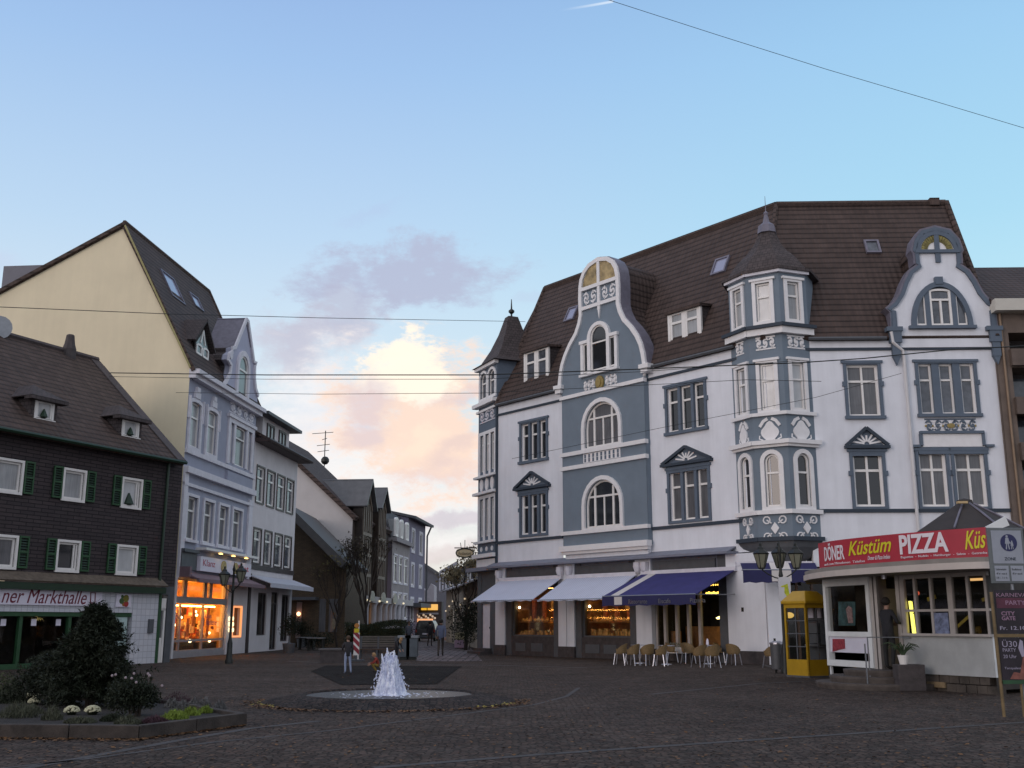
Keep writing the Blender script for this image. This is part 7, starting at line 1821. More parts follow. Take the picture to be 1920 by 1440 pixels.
# litter bin
c = G(1459, 1262); t = thing('litter_bin', c, 'grey metal litter bin between the phone box and the café table', 'bin')
m = MB(); m.lathe((c.x, c.y, .12), [(.19, 0), (.21, .05), (.22, .78), (.23, .8)], 14); m.build('bin_body', GREYM, t, smooth=True); m = MB(); m.lathe((c.x, c.y, .92), [(.235, 0), (.235, .05), (.12, .1)], 14); m.build('lid', ALU, t); m = MB(); m.box(c.x - .03, c.x + .03, c.y + .22, c.y + .28, 0, 1.1); m.build('bin_post', METAL, t)
# utility cabinet
c = G(930, 1226); t = thing('utility_cabinet', c, 'pale grey utility cabinet at the turret corner of the white building', 'cabinet'); FQ = Fr(c.x, c.y, .8, -.45)
zt = AY(930, 1181, c.y).z; m = MB(FQ); m.box(-.42, .42, 0, .5, .08, zt); m.build('cabinet_body', plain('cabinet_grey', (.42, .44, .52), .6, .06), t, bevel=.02); m = MB(FQ); m.box(-.45, .45, -.03, .53, zt, zt + .05); m.box(-.44, .44, -.02, .52, 0, .08); m.build('cabinet_lid', PIER, t); m = MB(FQ); m.box(-.02, .0, -.012, 0, .12, zt - .04); m.box(.05, .08, -.03, 0, .7, .8); m.build('door_edge', PIER, t)

# ------------------------------------------------------------------ café chairs and tables
RATT = plain('rattan_weave', (.20, .13, .055), .6, .25, 25, .5, 150)
def make_chair(label):
    t = thing('cafe_chair', (0, 0, 0), label, 'chair', 'rattan café chairs outside the white building'); m = MB()
    sh = [(.23 * cos(a), .22 * sin(a)) for a in [2 * pi * k / 16 for k in range(16)]]; m.hprism(sh, .43, .47); m.build('seat', RATT, t)
    n = 14; A = [radians(-20 + 220 * k / n) for k in range(n + 1)]; m = MB(); lo, hi = [], []
    for a in A:
        top = .66 + .20 * max(0, sin(a)) ** .7 if sin(a) > 0 else .64
        lo.append(Vector((.25 * cos(a), .23 * sin(a), .47))); hi.append(Vector((.28 * cos(a), .30 * sin(a), top)))
    k_ = n + 1; off = [Vector((cos(a), sin(a), 0)) * .02 for a in A]
    v = lo + hi + [p + o for p, o in zip(lo, off)] + [p + o for p, o in zip(hi, off)]
    f = []
    for i in range(n): f += [(i, i + 1, k_ + i + 1, k_ + i), (2 * k_ + i, 3 * k_ + i, 3 * k_ + i + 1, 2 * k_ + i + 1), (k_ + i, k_ + i + 1, 3 * k_ + i + 1, 3 * k_ + i), (i, 2 * k_ + i, 2 * k_ + i + 1, i + 1)]
    f += [(0, k_, 3 * k_, 2 * k_), (n, 2 * k_ + n, 3 * k_ + n, k_ + n)]; m.add(v, f, True); m.build('backrest', RATT, t, smooth=True)
    for x, y in ((-.2, -.18), (.2, -.18), (-.19, .2), (.19, .2)):
        m = MB(); m.tube([(x * .95, y * .9, .45), (x * 1.22, y * 1.25, 0)], .02, 6); m.build('leg', ALU, t)
    return t
def make_table(label):
    t = thing('cafe_table', (0, 0, 0), label, 'table', 'round café tables outside the white building'); m = MB(); m.lathe((0, 0, .71), [(.36, 0), (.36, .03)], 20); m.build('tabletop', ALU, t)
    m = MB(); m.lathe((0, 0, 0), [(.22, 0), (.2, .03), (.035, .06), (.03, .70), (.1, .709)], 10); m.build('pedestal', ALU, t); return t
CH_ = .95
spots = [(1163, 1240, -1.9, 'leftmost of the row, in front of the shop window'), (1186, 1242, -2.2, 'second from the left, its bright leg showing'), (1214, 1242, -2.7, 'third from the left, before the white pier'), (1238, 1243, -2.0, 'fourth from the left, by the first glazed bay'), (1262, 1236, 1.4, 'set behind the fourth, facing the square'), (1291, 1238, .3, 'in front of the middle glazed bay'), (1312, 1245, -2.5, 'front chair left of the last table'), (1336, 1246, -2.8, 'front chair right of centre, with a bright leg'), (1352, 1237, 1.2, 'behind the last table by the dark pier'), (1376, 1241, 2.4, 'alone against the white wall, end of the row'), (1447, 1246, -2.6, 'by the corner entrance, left of the litter bin')]
proto = None
for i, (px, py, rz, lb) in enumerate(spots):
    p = G(px, py + 6); lab = 'rattan café chair with metal legs, ' + lb
    if i == 0: proto = make_chair(lab); proto.location = p; proto.rotation_euler[2] = rz; proto.scale = (CH_, CH_, CH_)
    else: copy_tree(proto, None, lab, p, rz)
tp_ = None
for i, (px, py, lb) in enumerate(((1200, 1238, 'left one between the rattan chairs'), (1250, 1240, 'before the first glazed bays'), (1328, 1239, 'right one below the pendant lamp'), (1466, 1243, 'at the corner entrance by the phone box'))):
    p = G(px, py + 6); lab = 'small round metal café table, ' + lb
    if i == 0: tp_ = make_table(lab); tp_.location = p
    else: copy_tree(tp_, None, lab, p, 0)
    if i in (2,): 
        q = MB(); q.lathe((p.x, p.y, .745), [(.05, 0), (.06, .05), (.04, .2), (.02, .24)], 8); tag(q.build('vase', SIGNW, None, base=p), 'small white vase on the right café table', 'vase')
# plant box under the café window
c = FL.P(FS(1277), -.5, 0); t = thing('window_box', c, 'white trough of pale flowers below the café window', 'planter'); m = MB(FL); m.box(FS(1262), FS(1300), -.7, -.4, .35, .6); m.build('trough', FRAMEW, t); m = MB(FL); m.box(FS(1264), FS(1266), -.65, -.45, 0, .349); m.box(FS(1296), FS(1298), -.65, -.45, 0, .349); m.build('foot', PIER, t)
m = MB()
for k in range(260): leaf(m, FL.P(random.uniform(FS(1262), FS(1300)), random.uniform(-.68, -.42), random.uniform(.58, .78)), rv(), .05, .07)
m.build('flowers', leafmat('pale_box_flowers', (.22, .22, .17)), t, recalc=False)
# terrace furniture in front of the brick wing (dark, half seen)
for i, (px, py, lb) in enumerate(((575, 1218, 'left'), (592, 1220, 'right'))):
    c = G(px, py); t = thing('terrace_table', c, 'dark terrace table with pale edge in front of the brick wing, %s one' % lb, 'table', 'dark terrace tables'); m = MB(); m.box(c.x - .5, c.x + .5, c.y - .4, c.y + .4, .7, .75); m.build('tabletop', GREYM, t)
    for sx_ in (-1, 1): m = MB(); m.box(c.x + sx_ * .42 - .03, c.x + sx_ * .42 + .03, c.y - .35, c.y + .35, 0, .7); m.build('leg', METAL, t)
    bush(c + Vector((.2, .9, 0)), .7, 1.1, 'terrace_hedge', 'dark clipped hedge block behind the %s terrace table' % lb, LEAFD, 700, lw=.08, ll=.12)
# ------------------------------------------------------------------ kiosk
KP = plain('kiosk_white_panel', (.68, .70, .70), .6, .1, 2); KF = plain('kiosk_frame', (.40, .37, .35), .5, .1, 3); KSOF = plain('kiosk_soffit', (.22, .20, .18), .8, .15, 2)
REDS = plain('red_banner', (.38, .026, .045), .5, .08, 2); YELT = plain('yellow_lettering', (.62, .56, .02), .5, 0); WHT = plain('white_lettering', (.72, .66, .70), .5, 0)
def GY(px, Y, z=0): p = AY(px, 1168, Y); p.z = z; return p
Ka, Kb, Kc, Kd = GY(1550, 30.3), GY(1636, 28.3), GY(1692, 27.6), GY(1858, 25.2)
ks = thing('kiosk', GY(1700, 27), 'round-fronted white snack kiosk with red banner sign and dark pyramid roof', 'kiosk')
FK = Fr(Kc.x, Kc.y, Kd.x - Kc.x, Kd.y - Kc.y); LK = (Kd - Kc).length; KZ = 2.78
kz = lambda px, y: FK.Z(px, y)
z_w0, z_w1, z_m, z_pb = kz(1780, 1193), KZ - .12, kz(1780, 1144), kz(1780, 1266)
m = MB(FK); wall(m, 0, LK, z_pb, z_w0, [], 0, .1); m.box(0, LK, 0, .12, z_pb, z_w0); pn = m.build('counter_panel', KP, ks)
m = MB(FK); m.box(-.02, LK + .02, -.1, .14, z_w0 + .001, z_w0 + .06); m.build('counter_ledge', KF, ks)
m = MB(FK); xs = [FK.S(p, 1150) for p in (1692, 1718, 1748, 1784, 1818, 1852)]; xs[0] = 0.06
for k, a in enumerate(xs): w = .035 if k not in (0, 3) else .075; m.box(a - w, a + w, -.01, .08, z_w0 + .06, KZ)
m.box(0, LK, .0, .07, z_m - .03, z_m + .03); m.box(0, LK, 0, .08, KZ - .1, KZ); kw = m.build('window_frame', KF, ks)
m = MB(FK); m.poly([(0, .04, z_w0), (LK, .04, z_w0), (LK, .04, KZ), (0, .04, KZ)]); m.build('pane', SHOPGLASS, kw, recalc=False)
m = MB(FK); n = 9; rnd = random.Random(9)
for k in range(n):
    a0 = LK * k / n + .01; a1 = LK * (k + 1) / n - .01; m.box(a0, a1, .02 + rnd.random() * .03, .3, 0, z_pb * .5 - .01); m.box(max(0, a0 - .2), a1 - .2, .03 + rnd.random() * .03, .3, z_pb * .5 + .01, z_pb - .001)
m.build('stone_plinth', plain('rough_stone', (.075, .062, .052), .9, .5, 1.6, .8, 20, fine=.3), ks)
m = MB(FK); q = FK.S(1755, 1290); m.box(q - .25, q + .3, -.03, .02, .08, z_pb * .55); m.build('pale_stone', plain('pale_stone_patch', (.22, .16, .09), .9, .3, 6), ks)
# left wing: glazed display case beside the steps
FK1 = Fr(Ka.x, Ka.y, Kb.x - Ka.x, Kb.y - Ka.y); L1_ = (Kb - Ka).length
d0, d1, d2 = FK1.Z(1595, 1250), FK1.Z(1595, 1188), FK1.Z(1595, 1192)
m = MB(FK1); m.band(archpath(0, L1_, d0, KZ, 0), archpath(.12, L1_ - .14, d0 + .16, KZ - .2, 0), -.06, .12, True); m.box(.12, L1_ - .14, -.04, .1, d1 - .08, d1 + .05); m.box(0.02, .08, 0, .06, 0, d0); m.box(L1_ - .08, L1_ - .02, 0, .06, 0, d0); dc = m.build('display_case_frame', KP, ks)
m = MB(FK1); m.box(.12, L1_ - .14, .0, .08, d0 + .36, d1 - .081); m.build('display_panel', plain('lilac_white_panel', (.62, .61, .70), .6, .05), dc)
def kpost(fr, pts, y0, y1, mat, name, par):
    q = [fr.pix(*p) for p in pts]; m = MB(fr); m.prism(q, y0, y1); return m.build(name, mat, par)
kpost(FK1, ((1562, 1222), (1562, 1198), (1584, 1198), (1585, 1216), (1575, 1218)), -.02, -.001, plain('red_poster', (.27, .035, .05), .6, .4, 14), 'poster', dc)
m = MB(FK1); m.poly([(.12, .03, d1), (L1_ - .14, .03, d1), (L1_ - .14, .03, KZ - .2), (.12, .03, KZ - .2)]); m.build('pane', SHOPGLASS, dc, recalc=False)
kpost(FK1, ((1566, 1173), (1566, 1128), (1597, 1128), (1597, 1173)), .1, .12, plain('teal_poster', (.06, .13, .14), .6, .7, 4), 'poster', dc)
kpost(FK1, ((1586, 1168), (1581, 1142), (1586, 1136), (1592, 1140), (1594, 1168)), .08, .099, plain('pink_print', (.4, .26, .26), .6, .4, 14), 'poster', dc)
m = MB(FK1); m.poly([(.1, .9, d1), (L1_ - .1, .9, d1), (L1_ - .1, .9, KZ), (.1, .9, KZ)]); m.build('backing', SHOPD, dc, recalc=False)
# door recess between the wings
FK2 = Fr(Kb.x, Kb.y, Kc.x - Kb.x, Kc.y - Kb.y); L2_ = (Kc - Kb).length
m = MB(FK2); m.box(0, .08, -.02, .6, 0, KZ); m.box(.12, .2, -.02, .1, .45, KZ); m.build('door_post', KF, ks)
m = MB(FK2); m.box(.1, .16, .1, 1.0, .45, KZ - .3); m.build('open_door', KF, ks)
m = MB(FK2); m.box(L2_ - .1, L2_, -.05, .15, .45, KZ); m.build('door_post', KF, ks)
m = MB(); 
for k, r in enumerate((1.55, 1.2, .85)):
    cx = (Kb + Kc) / 2 + Vector((-.25, .15, 0)); m.lathe((cx.x, cx.y, .15 * k), [(r, 0), (r + .03, .1), (r + .03, .149)], 28)
m.build('round_steps', plain('worn_step', (.085, .07, .062), .85, .3, 4), ks)
m = MB(); cx = (Kb + Kc) / 2; m.tube([Vector((cx.x - .9, cx.y - .9, .05)), Vector((cx.x - .9, cx.y - .9, 1.1))], .02, 5); a = FK2.P(.45, -.9, 0); m.tube([Vector((a.x, a.y, 0)), Vector((a.x, a.y, 1.25)), Vector((a.x + 1.0, a.y - .1, 1.25))], .02, 5); m.build('handrail', GREYM, ks)
# interior shell
back = [Ka + Vector((1.0, 3.6, 0)), Kd + Vector((1.5, 5, 0))]
m = MB(); ring_ = [Ka, back[0], back[1], Kd]
for a, b in ((Ka, back[0]), (back[0], back[1]), (back[1], Kd + Vector((2, 1.6, 0))), (Kd + Vector((2, 1.6, 0)), Kd)):
    m.poly([Vector((a.x, a.y, .1)), Vector((b.x, b.y, .1)), Vector((b.x, b.y, KZ + .1)), Vector((a.x, a.y, KZ + .1))], True)
m.poly([Vector((p.x, p.y, .44)) for p in (Ka, Kb, Kc, Kd, back[1], back[0])], True)
m.build('rear_wall', SHOPD, ks, recalc=False)
m = MB(FK); m.box(.2, LK - .2, 1.6, 2.2, .45, 1.3); m.box(.3, LK - .3, 3.0, 3.2, 1.4, 1.45); m.box(.3, LK - .3, 3.0, 3.2, 2.0, 2.04); m.build('counter', WOODM, ks)
m = MB(FK)
for k in range(36): a = .4 + (LK - .8) * random.random(); z = random.choice((1.3, 1.45, 2.04)); y = 1.9 if z == 1.3 else 3.08; m.lathe((a, y, z), [(.05, 0), (.06, .12), (.03, .22)], 6)
m.build('bottles', plain('bottle_mix', (.22, .15, .04), .3, .8, 9), ks)
m = MB(FK); m.box(.5, LK - .5, 1.9, 2.0, KZ - .12, KZ - .06); m.box(.4, LK - .4, 3.1, 3.15, 1.9, 1.96); m.build('lamp', emit('dim_kiosk_light', (1, .55, .2), .8), ks)
m = MB(FK); a = FK.S(1704, 1160); m.tube([FK.P(a - .02, .12, kz(1703, 1127)), FK.P(a + .03, .12, kz(1707, 1191))], .05, 8); m.build('neon_tube', emit('yellow_neon', (1, .86, .12), 1.5), ks)
m = MB(FK)
for z in (.62, .40): zc2 = z_w0 + (z_w1 - z_w0) * z; m.box(a - .08, a + .1, .105, .16, zc2 - .012, zc2 + .012)
m.build('neon_clip', PIER, ks)
m = MB(FK); m.ball((FK.S(1704, 1112), .3, kz(1704, 1112)), .055); m.ball((FK.S(1694, 1112), .5, kz(1704, 1112)), .04); m.build('red_lamp', emit('red_lamp', (1, .12, .04), .5), ks)
m = MB(FK); q0, q1 = FK.S(1751, 1168), FK.S(1778, 1168); m.box(q0, q1, .012, .03, kz(1765, 1188), kz(1765, 1149)); m.build('menu_sheet', plain('blue_menu_sheet', (.16, .19, .30), .6, .5, 9), ks)
m = MB(FK); m.stroke([(FK.S(1790, 1175), kz(1790, 1175)), (FK.S(1815, 1152), kz(1815, 1152))], .07, .09, .1); m.stroke([(FK.S(1722, 1124), kz(1722, 1124)), (FK.S(1738, 1118), kz(1738, 1118))], .1, .3, .31); m.stroke([(FK.S(1824, 1125), kz(1824, 1125)), (FK.S(1845, 1118), kz(1845, 1118))], .08, .3, .31); m.build('string_lights', plain('dull_gold_garland', (.30, .22, .03), .5, .3, 9), ks)
m = MB(FK); m.tube([FK.P(FK.S(1688, 1090), -.55, KZ + .02), FK.P(FK.S(1688, 1090), -.55, KZ - .1)], .07, 8); m.build('ceiling_lamp', ALU, ks)
# curved canopy
def cat(P, n=8):
    out = []
    for i in range(len(P) - 1):
        p0, p1, p2, p3 = P[max(i - 1, 0)], P[i], P[i + 1], P[min(i + 2, len(P) - 1)]
        for k in range(n):
            t = k / n; out.append(.5 * ((2 * p1) + (-p0 + p2) * t + (2 * p0 - 5 * p1 + 4 * p2 - p3) * t * t + (-p0 + 3 * p1 - 3 * p2 + p3) * t ** 3))
    out.append(P[-1]); return out
def curve_at(lst): return cat([GY(px, Y) for px, Y in lst])
edge = curve_at(((1512, 31.0), (1528, 29.6), (1570, 27.9), (1650, 26.3), (1750, 24.8), (1830, 24.0), (1872, 23.9), (1890, 24.6)))
zc0, zc1 = KZ + .0, KZ + .16
inner = [Kd + Vector((2.6, 3, 0)), back[1], back[0] + Vector((-.5, 0, 0))]
poly = [Vector((p.x, p.y, 0)) for p in edge + inner]
m = MB(); n = len(poly)
m.add([(p.x, p.y, zc0) for p in poly] + [(p.x, p.y, zc0 + .13) for p in poly], [list(range(n)), list(range(2 * n - 1, n - 1, -1))] + [(i, (i + 1) % n, n + (i + 1) % n, n + i) for i in range(n)], True)
cn = m.build('canopy', KSOF, ks)
def ribbon(P, z0, z1, th, name, mat, par):
    m = MB(); k = len(P); N = []
    for i, p in enumerate(P):
        d = (P[min(i + 1, k - 1)] - P[max(i - 1, 0)]).normalized(); N.append(Vector((-d.y, d.x, 0)) * th)
    v = [Vector((p.x, p.y, z)) for z in (z0, z1) for p in P] + [Vector((p.x, p.y, z)) + N[i] for z in (z0, z1) for i, p in enumerate(P)]
    f = []
    for i in range(k - 1): f += [(i, i + 1, k + i + 1, k + i), (2 * k + i, 3 * k + i, 3 * k + i + 1, 2 * k + i + 1), (i, 2 * k + i, 2 * k + i + 1, i + 1), (k + i, k + i + 1, 3 * k + i + 1, 3 * k + i)]
    f += [(0, k, 3 * k, 2 * k), (k - 1, 3 * k - 1, 4 * k - 1, 2 * k - 1)]
    m.add(v, f, True); return m.build(name, mat, par)
out_ = [p + Vector((-.02, -.05, 0)) for p in edge]
ribbon(out_, KZ - .01, KZ + .14, .04, 'canopy_edge', plain('cream_edge', (.50, .44, .40), .6, .06), cn)
ribbon([p + Vector((.1, .25, 0)) for p in edge], KZ + .131, KZ + .26, .1, 'canopy_upstand', KSOF, cn)
# banner sign, curved like the canopy
sgn = curve_at(((1543, 29.3), (1575, 28.2), (1650, 26.75), (1750, 25.35), (1864, 24.2)))
zs0, zs1 = KZ + .27, KZ + .93
bo = ribbon(sgn, zs0, zs1, .06, 'banner_sign', REDS, ks)
ribbon([p + Vector((0, -.01, 0)) for p in sgn[:5]], zs0 - .09, zs0 - .002, .05, 'banner_edge', WHT, bo)
Ls = [0]
for i in range(len(sgn) - 1): Ls.append(Ls[-1] + (sgn[i + 1] - sgn[i]).length)
def on_sign(s, z, o=.012):
    s = min(max(s, 0), Ls[-1] - 1e-4); i = max(k for k in range(len(Ls)) if Ls[k] <= s); i = min(i, len(sgn) - 2)
    d = (sgn[i + 1] - sgn[i]).normalized(); p = sgn[i] + d * (s - Ls[i]); return Vector((p.x, p.y, 0)) - Vector((-d.y, d.x, 0)) * o + Vector((0, 0, z))
def s_of(px):
    best = min(range(400), key=lambda k: abs(proj(on_sign(Ls[-1] * k / 399, 3.3))[0] - px)); return Ls[-1] * best / 399
def sign_text(body, px0, px1, z0, h, mat, shear=0, bold=0.0, slope=0.0, name='lettering'):
    cu = bpy.data.curves.new(name, 'FONT'); cu.body = body; cu.shear = shear; cu.offset = bold; cu.resolution_u = 3
    t = bpy.data.objects.new('tmp', cu); C.objects.link(t); me = bpy.data.meshes.new_from_object(t.evaluated_get(bpy.context.evaluated_depsgraph_get())); bpy.data.objects.remove(t)
    xs = [v.co.x for v in me.vertices]; ys = [v.co.y for v in me.vertices]; s0, s1 = s_of(px0), s_of(px1)
    m = MB(); v = []
    for q in me.vertices:
        f = (q.co.x - min(xs)) / (max(xs) - min(xs)); g = (q.co.y - min(ys)) / (max(ys) - min(ys)); v.append(on_sign(s0 + (s1 - s0) * f, z0 + g * h + slope * f))
    m.add(v, [list(p.vertices) for p in me.polygons], True); o = m.build(name, mat, bo, recalc=False); md = o.modifiers.new('solid', 'SOLIDIFY'); md.thickness = .008; md.offset = 0; bpy.data.meshes.remove(me)
sign_text('DÖNER', 1546, 1583, zs0 + .15, .46, WHT, bold=.02)
sign_text('Küstüm', 1591, 1672, zs0 + .22, .36, YELT, shear=.35, bold=.012, slope=.03)
sign_text('PIZZA', 1687, 1779, zs0 + .16, .46, WHT, bold=.03)
sign_text('Küs', 1810, 1862, zs0 + .18, .42, YELT, shear=.35, bold=.012, slope=.02)
sign_text('auch zum Mitnehmen  Telefon', 1545, 1620, zs0 + .04, .06, WHT)
sign_text('Doner & Pizza Imbiss', 1626, 1668, zs0 + .08, .10, WHT, shear=.4)
sign_text('Baguettes  -  Nudeln  -  Hamburger  -  Salate  -  Getranke', 1688, 1850, zs0 + .05, .07, WHT)
# pyramid roof
kc = AY(1808, 938, 28.6); kc = Vector((kc.x, kc.y, kc.z)); R = 1.42; zb = AY(1715, 996, 28.2).z
m = MB(); N = 8
rg8 = [(R * 1.0, zb - .4), (R, zb), (R * .5, zb + (kc.z - zb) * .52), (.22, kc.z - .1), (.2, kc.z), (.02, kc.z + .05)]
m.lathe((kc.x, kc.y, 0), rg8, 8, rot=radians(10)); kr = m.build('pyramid_roof', plain('dark_felt_roof', (.035, .028, .026), .8, .2, 3), ks)
m = MB()
for k in (5, 6, 7): an = 2 * pi * k / 8 + radians(10); m.tube([kc + Vector((.22 * cos(an), .22 * sin(an), -.1)), Vector((kc.x + R * .5 * cos(an), kc.y + R * .5 * sin(an), zb + (kc.z - zb) * .52 + .03)), Vector((kc.x + R * cos(an), kc.y + R * sin(an), zb + .03))], .03, 5)
m.build('lead_hip', LEAD, kr); m = MB(); m.box(kc.x - .35, kc.x - .1, kc.y - .45, kc.y - .3, kc.z - .13, kc.z - .07); m.build('roof_lamp', plain('brass_fitting', (.5, .36, .18), .4), kr)
m = MB(); a = AY(1862, 985, 27.5); b = AY(1885, 975, 27.5)
m.slab([AY(1844, 990, 27), AY(1885, 968, 27), AY(1893, 985, 27), AY(1846, 1002, 27)], .06, True); m.build('white_gutter', KP, ks)

# ---- steps pot with plant on its block
c = GY(1690, 26.7); t = thing('plant_block', c, 'square brown stone block beside the kiosk steps', 'stone block'); m = MB(); m.box(c.x - .22, c.x + .42, c.y - .2, c.y + .25, 0, .62); m.build('block', PLINTH, t, bevel=.02)
c2 = Vector((c.x - .02, c.y, .62)); t = thing('potted_plant', c2, 'arching green plant in a white pot standing on the stone block', 'plant pot'); m = MB(); m.lathe(tuple(c2), [(.09, 0), (.13, .2), (.135, .22), (.11, .2)], 14); m.build('pot', FRAMEW, t)
m = MB()
for k in range(26):
    an = random.uniform(0, 6.28); L = random.uniform(.25, .5); P = [c2 + Vector((0, 0, .18))] + [c2 + Vector((cos(an) * L * f, sin(an) * L * f, .18 + L * 1.5 * f * (1.35 - f))) for f in (.3, .6, .85, 1.0)]; m.tube(P, [.012, .014, .012, .008, .003], 4)
m.build('fronds', leafmat('frond_green', (.05, .075, .04)), t, recalc=False)

# ------------------------------------------------------------------ signs at the right edge
zp = G(1875, 1343); FZ = Fr(zp.x, zp.y, 1, .06)
zs = thing('pedestrian_zone_sign', zp, 'grey-framed pedestrian zone sign on a slim post at the right edge', 'sign')
def fz(px, py): return FZ.pix(px, py)
a0, z0 = fz(1858, 1094); a1 = FZ.S(1921, 1050); z1 = FZ.Z(1888, 990)
GRS = plain('grey_sign_back', (.13, .145, .15), .6, .1); SGW = plain('sign_face', (.30, .32, .37), .5, .06, 6); SBL = plain('sign_blue', (.018, .02, .085), .5, .1)
m = MB(FZ); m.box(a0, a1, -.05, .0, z0, z1); sp = m.build('sign_panel', GRS, zs, bevel=.01)
zm = FZ.Z(1885, 1059)
m = MB(FZ); m.box(a0 + .06, a1 - .05, -.058, -.051, zm + .02, z1 - .05); m.build('sign_face', SGW, sp)
m = MB(FZ); ca, cz_ = fz(1888, 1018); m.disc(ca, cz_, .155, -.064, -.059, 28); m.build('blue_disc', SBL, sp)
m = MB(FZ)   # adult and child pictogram
def fig(a, z, k):
    m.disc(a, z + .115 * k, .022 * k, -.069, -.065, 10); m.prism([(a - .026 * k, z + .09 * k), (a + .026 * k, z + .09 * k), (a + .045 * k, z - .02 * k), (a - .045 * k, z - .02 * k)], -.069, -.065)
    m.stroke([(a - .015 * k, z - .02 * k), (a - .028 * k, z - .12 * k)], .02 * k, -.069, -.065); m.stroke([(a + .015 * k, z - .02 * k), (a + .03 * k, z - .12 * k)], .02 * k, -.069, -.065)
fig(ca - .03, cz_, 1.0); fig(ca + .055, cz_ - .045, .6); m.stroke([(ca, cz_ + .03), (ca + .04, cz_ - .02)], .012, -.069, -.065); m.build('pictogram', SGW, sp)
text('lettering', 'ZONE', FZ, ca - .105, FZ.Z(1888, 1051), .055, -.062, TRIMD, sp, width=.21, bold=.01, depth=.003)
for x0, x1, tx in ((1863, 1889, ('Lieferverkehr', 'frei', '18 - 11 h')), (1893, 1917, ('Radfahrer', 'frei'))):
    m = MB(FZ); s0, s1 = FZ.S(x0, 1075), FZ.S(x1, 1075); m.box(s0, s1, -.058, -.051, z0 + .04, zm - .02); m.build('supplementary_plate', SGW, sp)
    for k, w in enumerate(tx): text('lettering', w, FZ, s0 + .02, zm - .1 - k * .075, .035, -.062, PIER, sp, width=(s1 - s0) * .75, depth=.003)
m = MB(FZ); m.tube([(ca + .03, .03, z1 - .02), (ca + .03, .03, 0)], .03, 8); m.build('post', GREYM, zs)
# poster board on two posts
pz = G(1870, 1345); pbd = thing('poster_board', G(1890, 1340), 'two dark party posters on a rusty frame with posts below the zone sign', 'poster board')
FP = Fr(zp.x, zp.y - .12, 1, .06); fp_ = lambda x, y: FP.pix(x, y)
RUST = plain('rusty_tube', (.16, .11, .05), .7, .3, 6)
m = MB(FP); s = FP.S(1868, 1190); m.tube([FP.P(s, 0, 0), FP.P(s - .02, 0, FP.Z(1868, 1110))], .028, 6); s2_ = FP.S(1911, 1250); m.tube([FP.P(s2_, 0, 0), FP.P(s2_, 0, FP.Z(1911, 1276))], .022, 6); m.build('post', RUST, pbd)
m = MB(FP); zz1 = FP.Z(1893, 1192); m.box(s - .03, FP.S(1945, 1192), -.03, .03, zz1 - .025, zz1 + .03); m.build('cross_rail', RUST, pbd)
m = MB(FP); zz2 = FP.Z(1893, 1279); m.box(s + .03, FP.S(1945, 1192), -.03, .03, zz2 - .03, zz2 + .035); m.build('cross_rail', GREEN, pbd)
BLKP = plain('black_poster', (.018, .012, .018), .5, .4, 5); MARO = plain('maroon_print', (.09, .02, .04), .5, .3, 5); PKT = plain('pink_print_text', (.30, .18, .26), .5, 0); LVT = plain('lilac_print_text', (.34, .31, .40), .5, 0)
e0, e1 = FP.S(1867, 1150), FP.S(1940, 1150); t0, t1 = FP.Z(1893, 1188), FP.Z(1893, 1106)
m = MB(FP); m.box(e0, e1, -.02, -.001, t0, t1); po = m.build('poster', BLKP, pbd)
m = MB(FP); m.box(e0 + .02, e1, -.024, -.021, t1 - .32, t1 - .14); m.build('print_band', MARO, po)
text('lettering', 'KARNEVAL', FP, e0 + .03, FP.Z(1893, 1119), .065, -.026, PKT, po, width=.62, depth=.003)
text('lettering', 'PARTY', FP, FP.S(1884, 1130), FP.Z(1893, 1134), .075, -.026, PKT, po, width=.36, bold=.01, depth=.003)
text('lettering', 'CITY', FP, FP.S(1876, 1150), FP.Z(1893, 1154), .07, -.026, PKT, po, width=.25, bold=.02, depth=.003)
text('lettering', 'GATE', FP, FP.S(1876, 1150), FP.Z(1893, 1163), .07, -.026, PKT, po, width=.25, bold=.02, depth=.003)
text('lettering', 'Fr. 12.10.', FP, FP.S(1871, 1150), FP.Z(1893, 1181), .065, -.026, LVT, po, width=.5, bold=.01, depth=.003)
t0, t1 = FP.Z(1893, 1275), FP.Z(1893, 1196)
m = MB(FP); m.box(e0, e1, -.02, -.001, t0, t1); po = m.build('poster', BLKP, pbd)
text('lettering', 'Ü30', FP, e0 + .05, FP.Z(1893, 1213), .125, -.026, LVT, po, width=.27, bold=.0, depth=.003)
text('lettering', 'PARTY', FP, e0 + .05, FP.Z(1893, 1222), .06, -.026, LVT, po, width=.24, depth=.003)
text('lettering', '20 Uhr', FP, e0 + .05, FP.Z(1893, 1234), .06, -.026, LVT, po, width=.24, depth=.003)
text('lettering', 'Tanzpalast', FP, e0 + .05, FP.Z(1893, 1256), .05, -.026, LVT, po, width=.3, depth=.003)
m = MB(FP); m.prism([fp_(*p) for p in ((1908, 1215), (1911, 1199), (1916, 1202), (1920, 1230), (1915, 1232))], -.025, -.021); m.build('printed_figure', LVT, po)
m = MB(FP); m.prism([fp_(*p) for p in ((1893, 1273), (1900, 1260), (1912, 1262), (1918, 1225), (1924, 1230), (1924, 1274))], -.024, -.0205); m.build('printed_figure', plain('skin_print', (.22, .08, .06), .6, .3, 12), po)

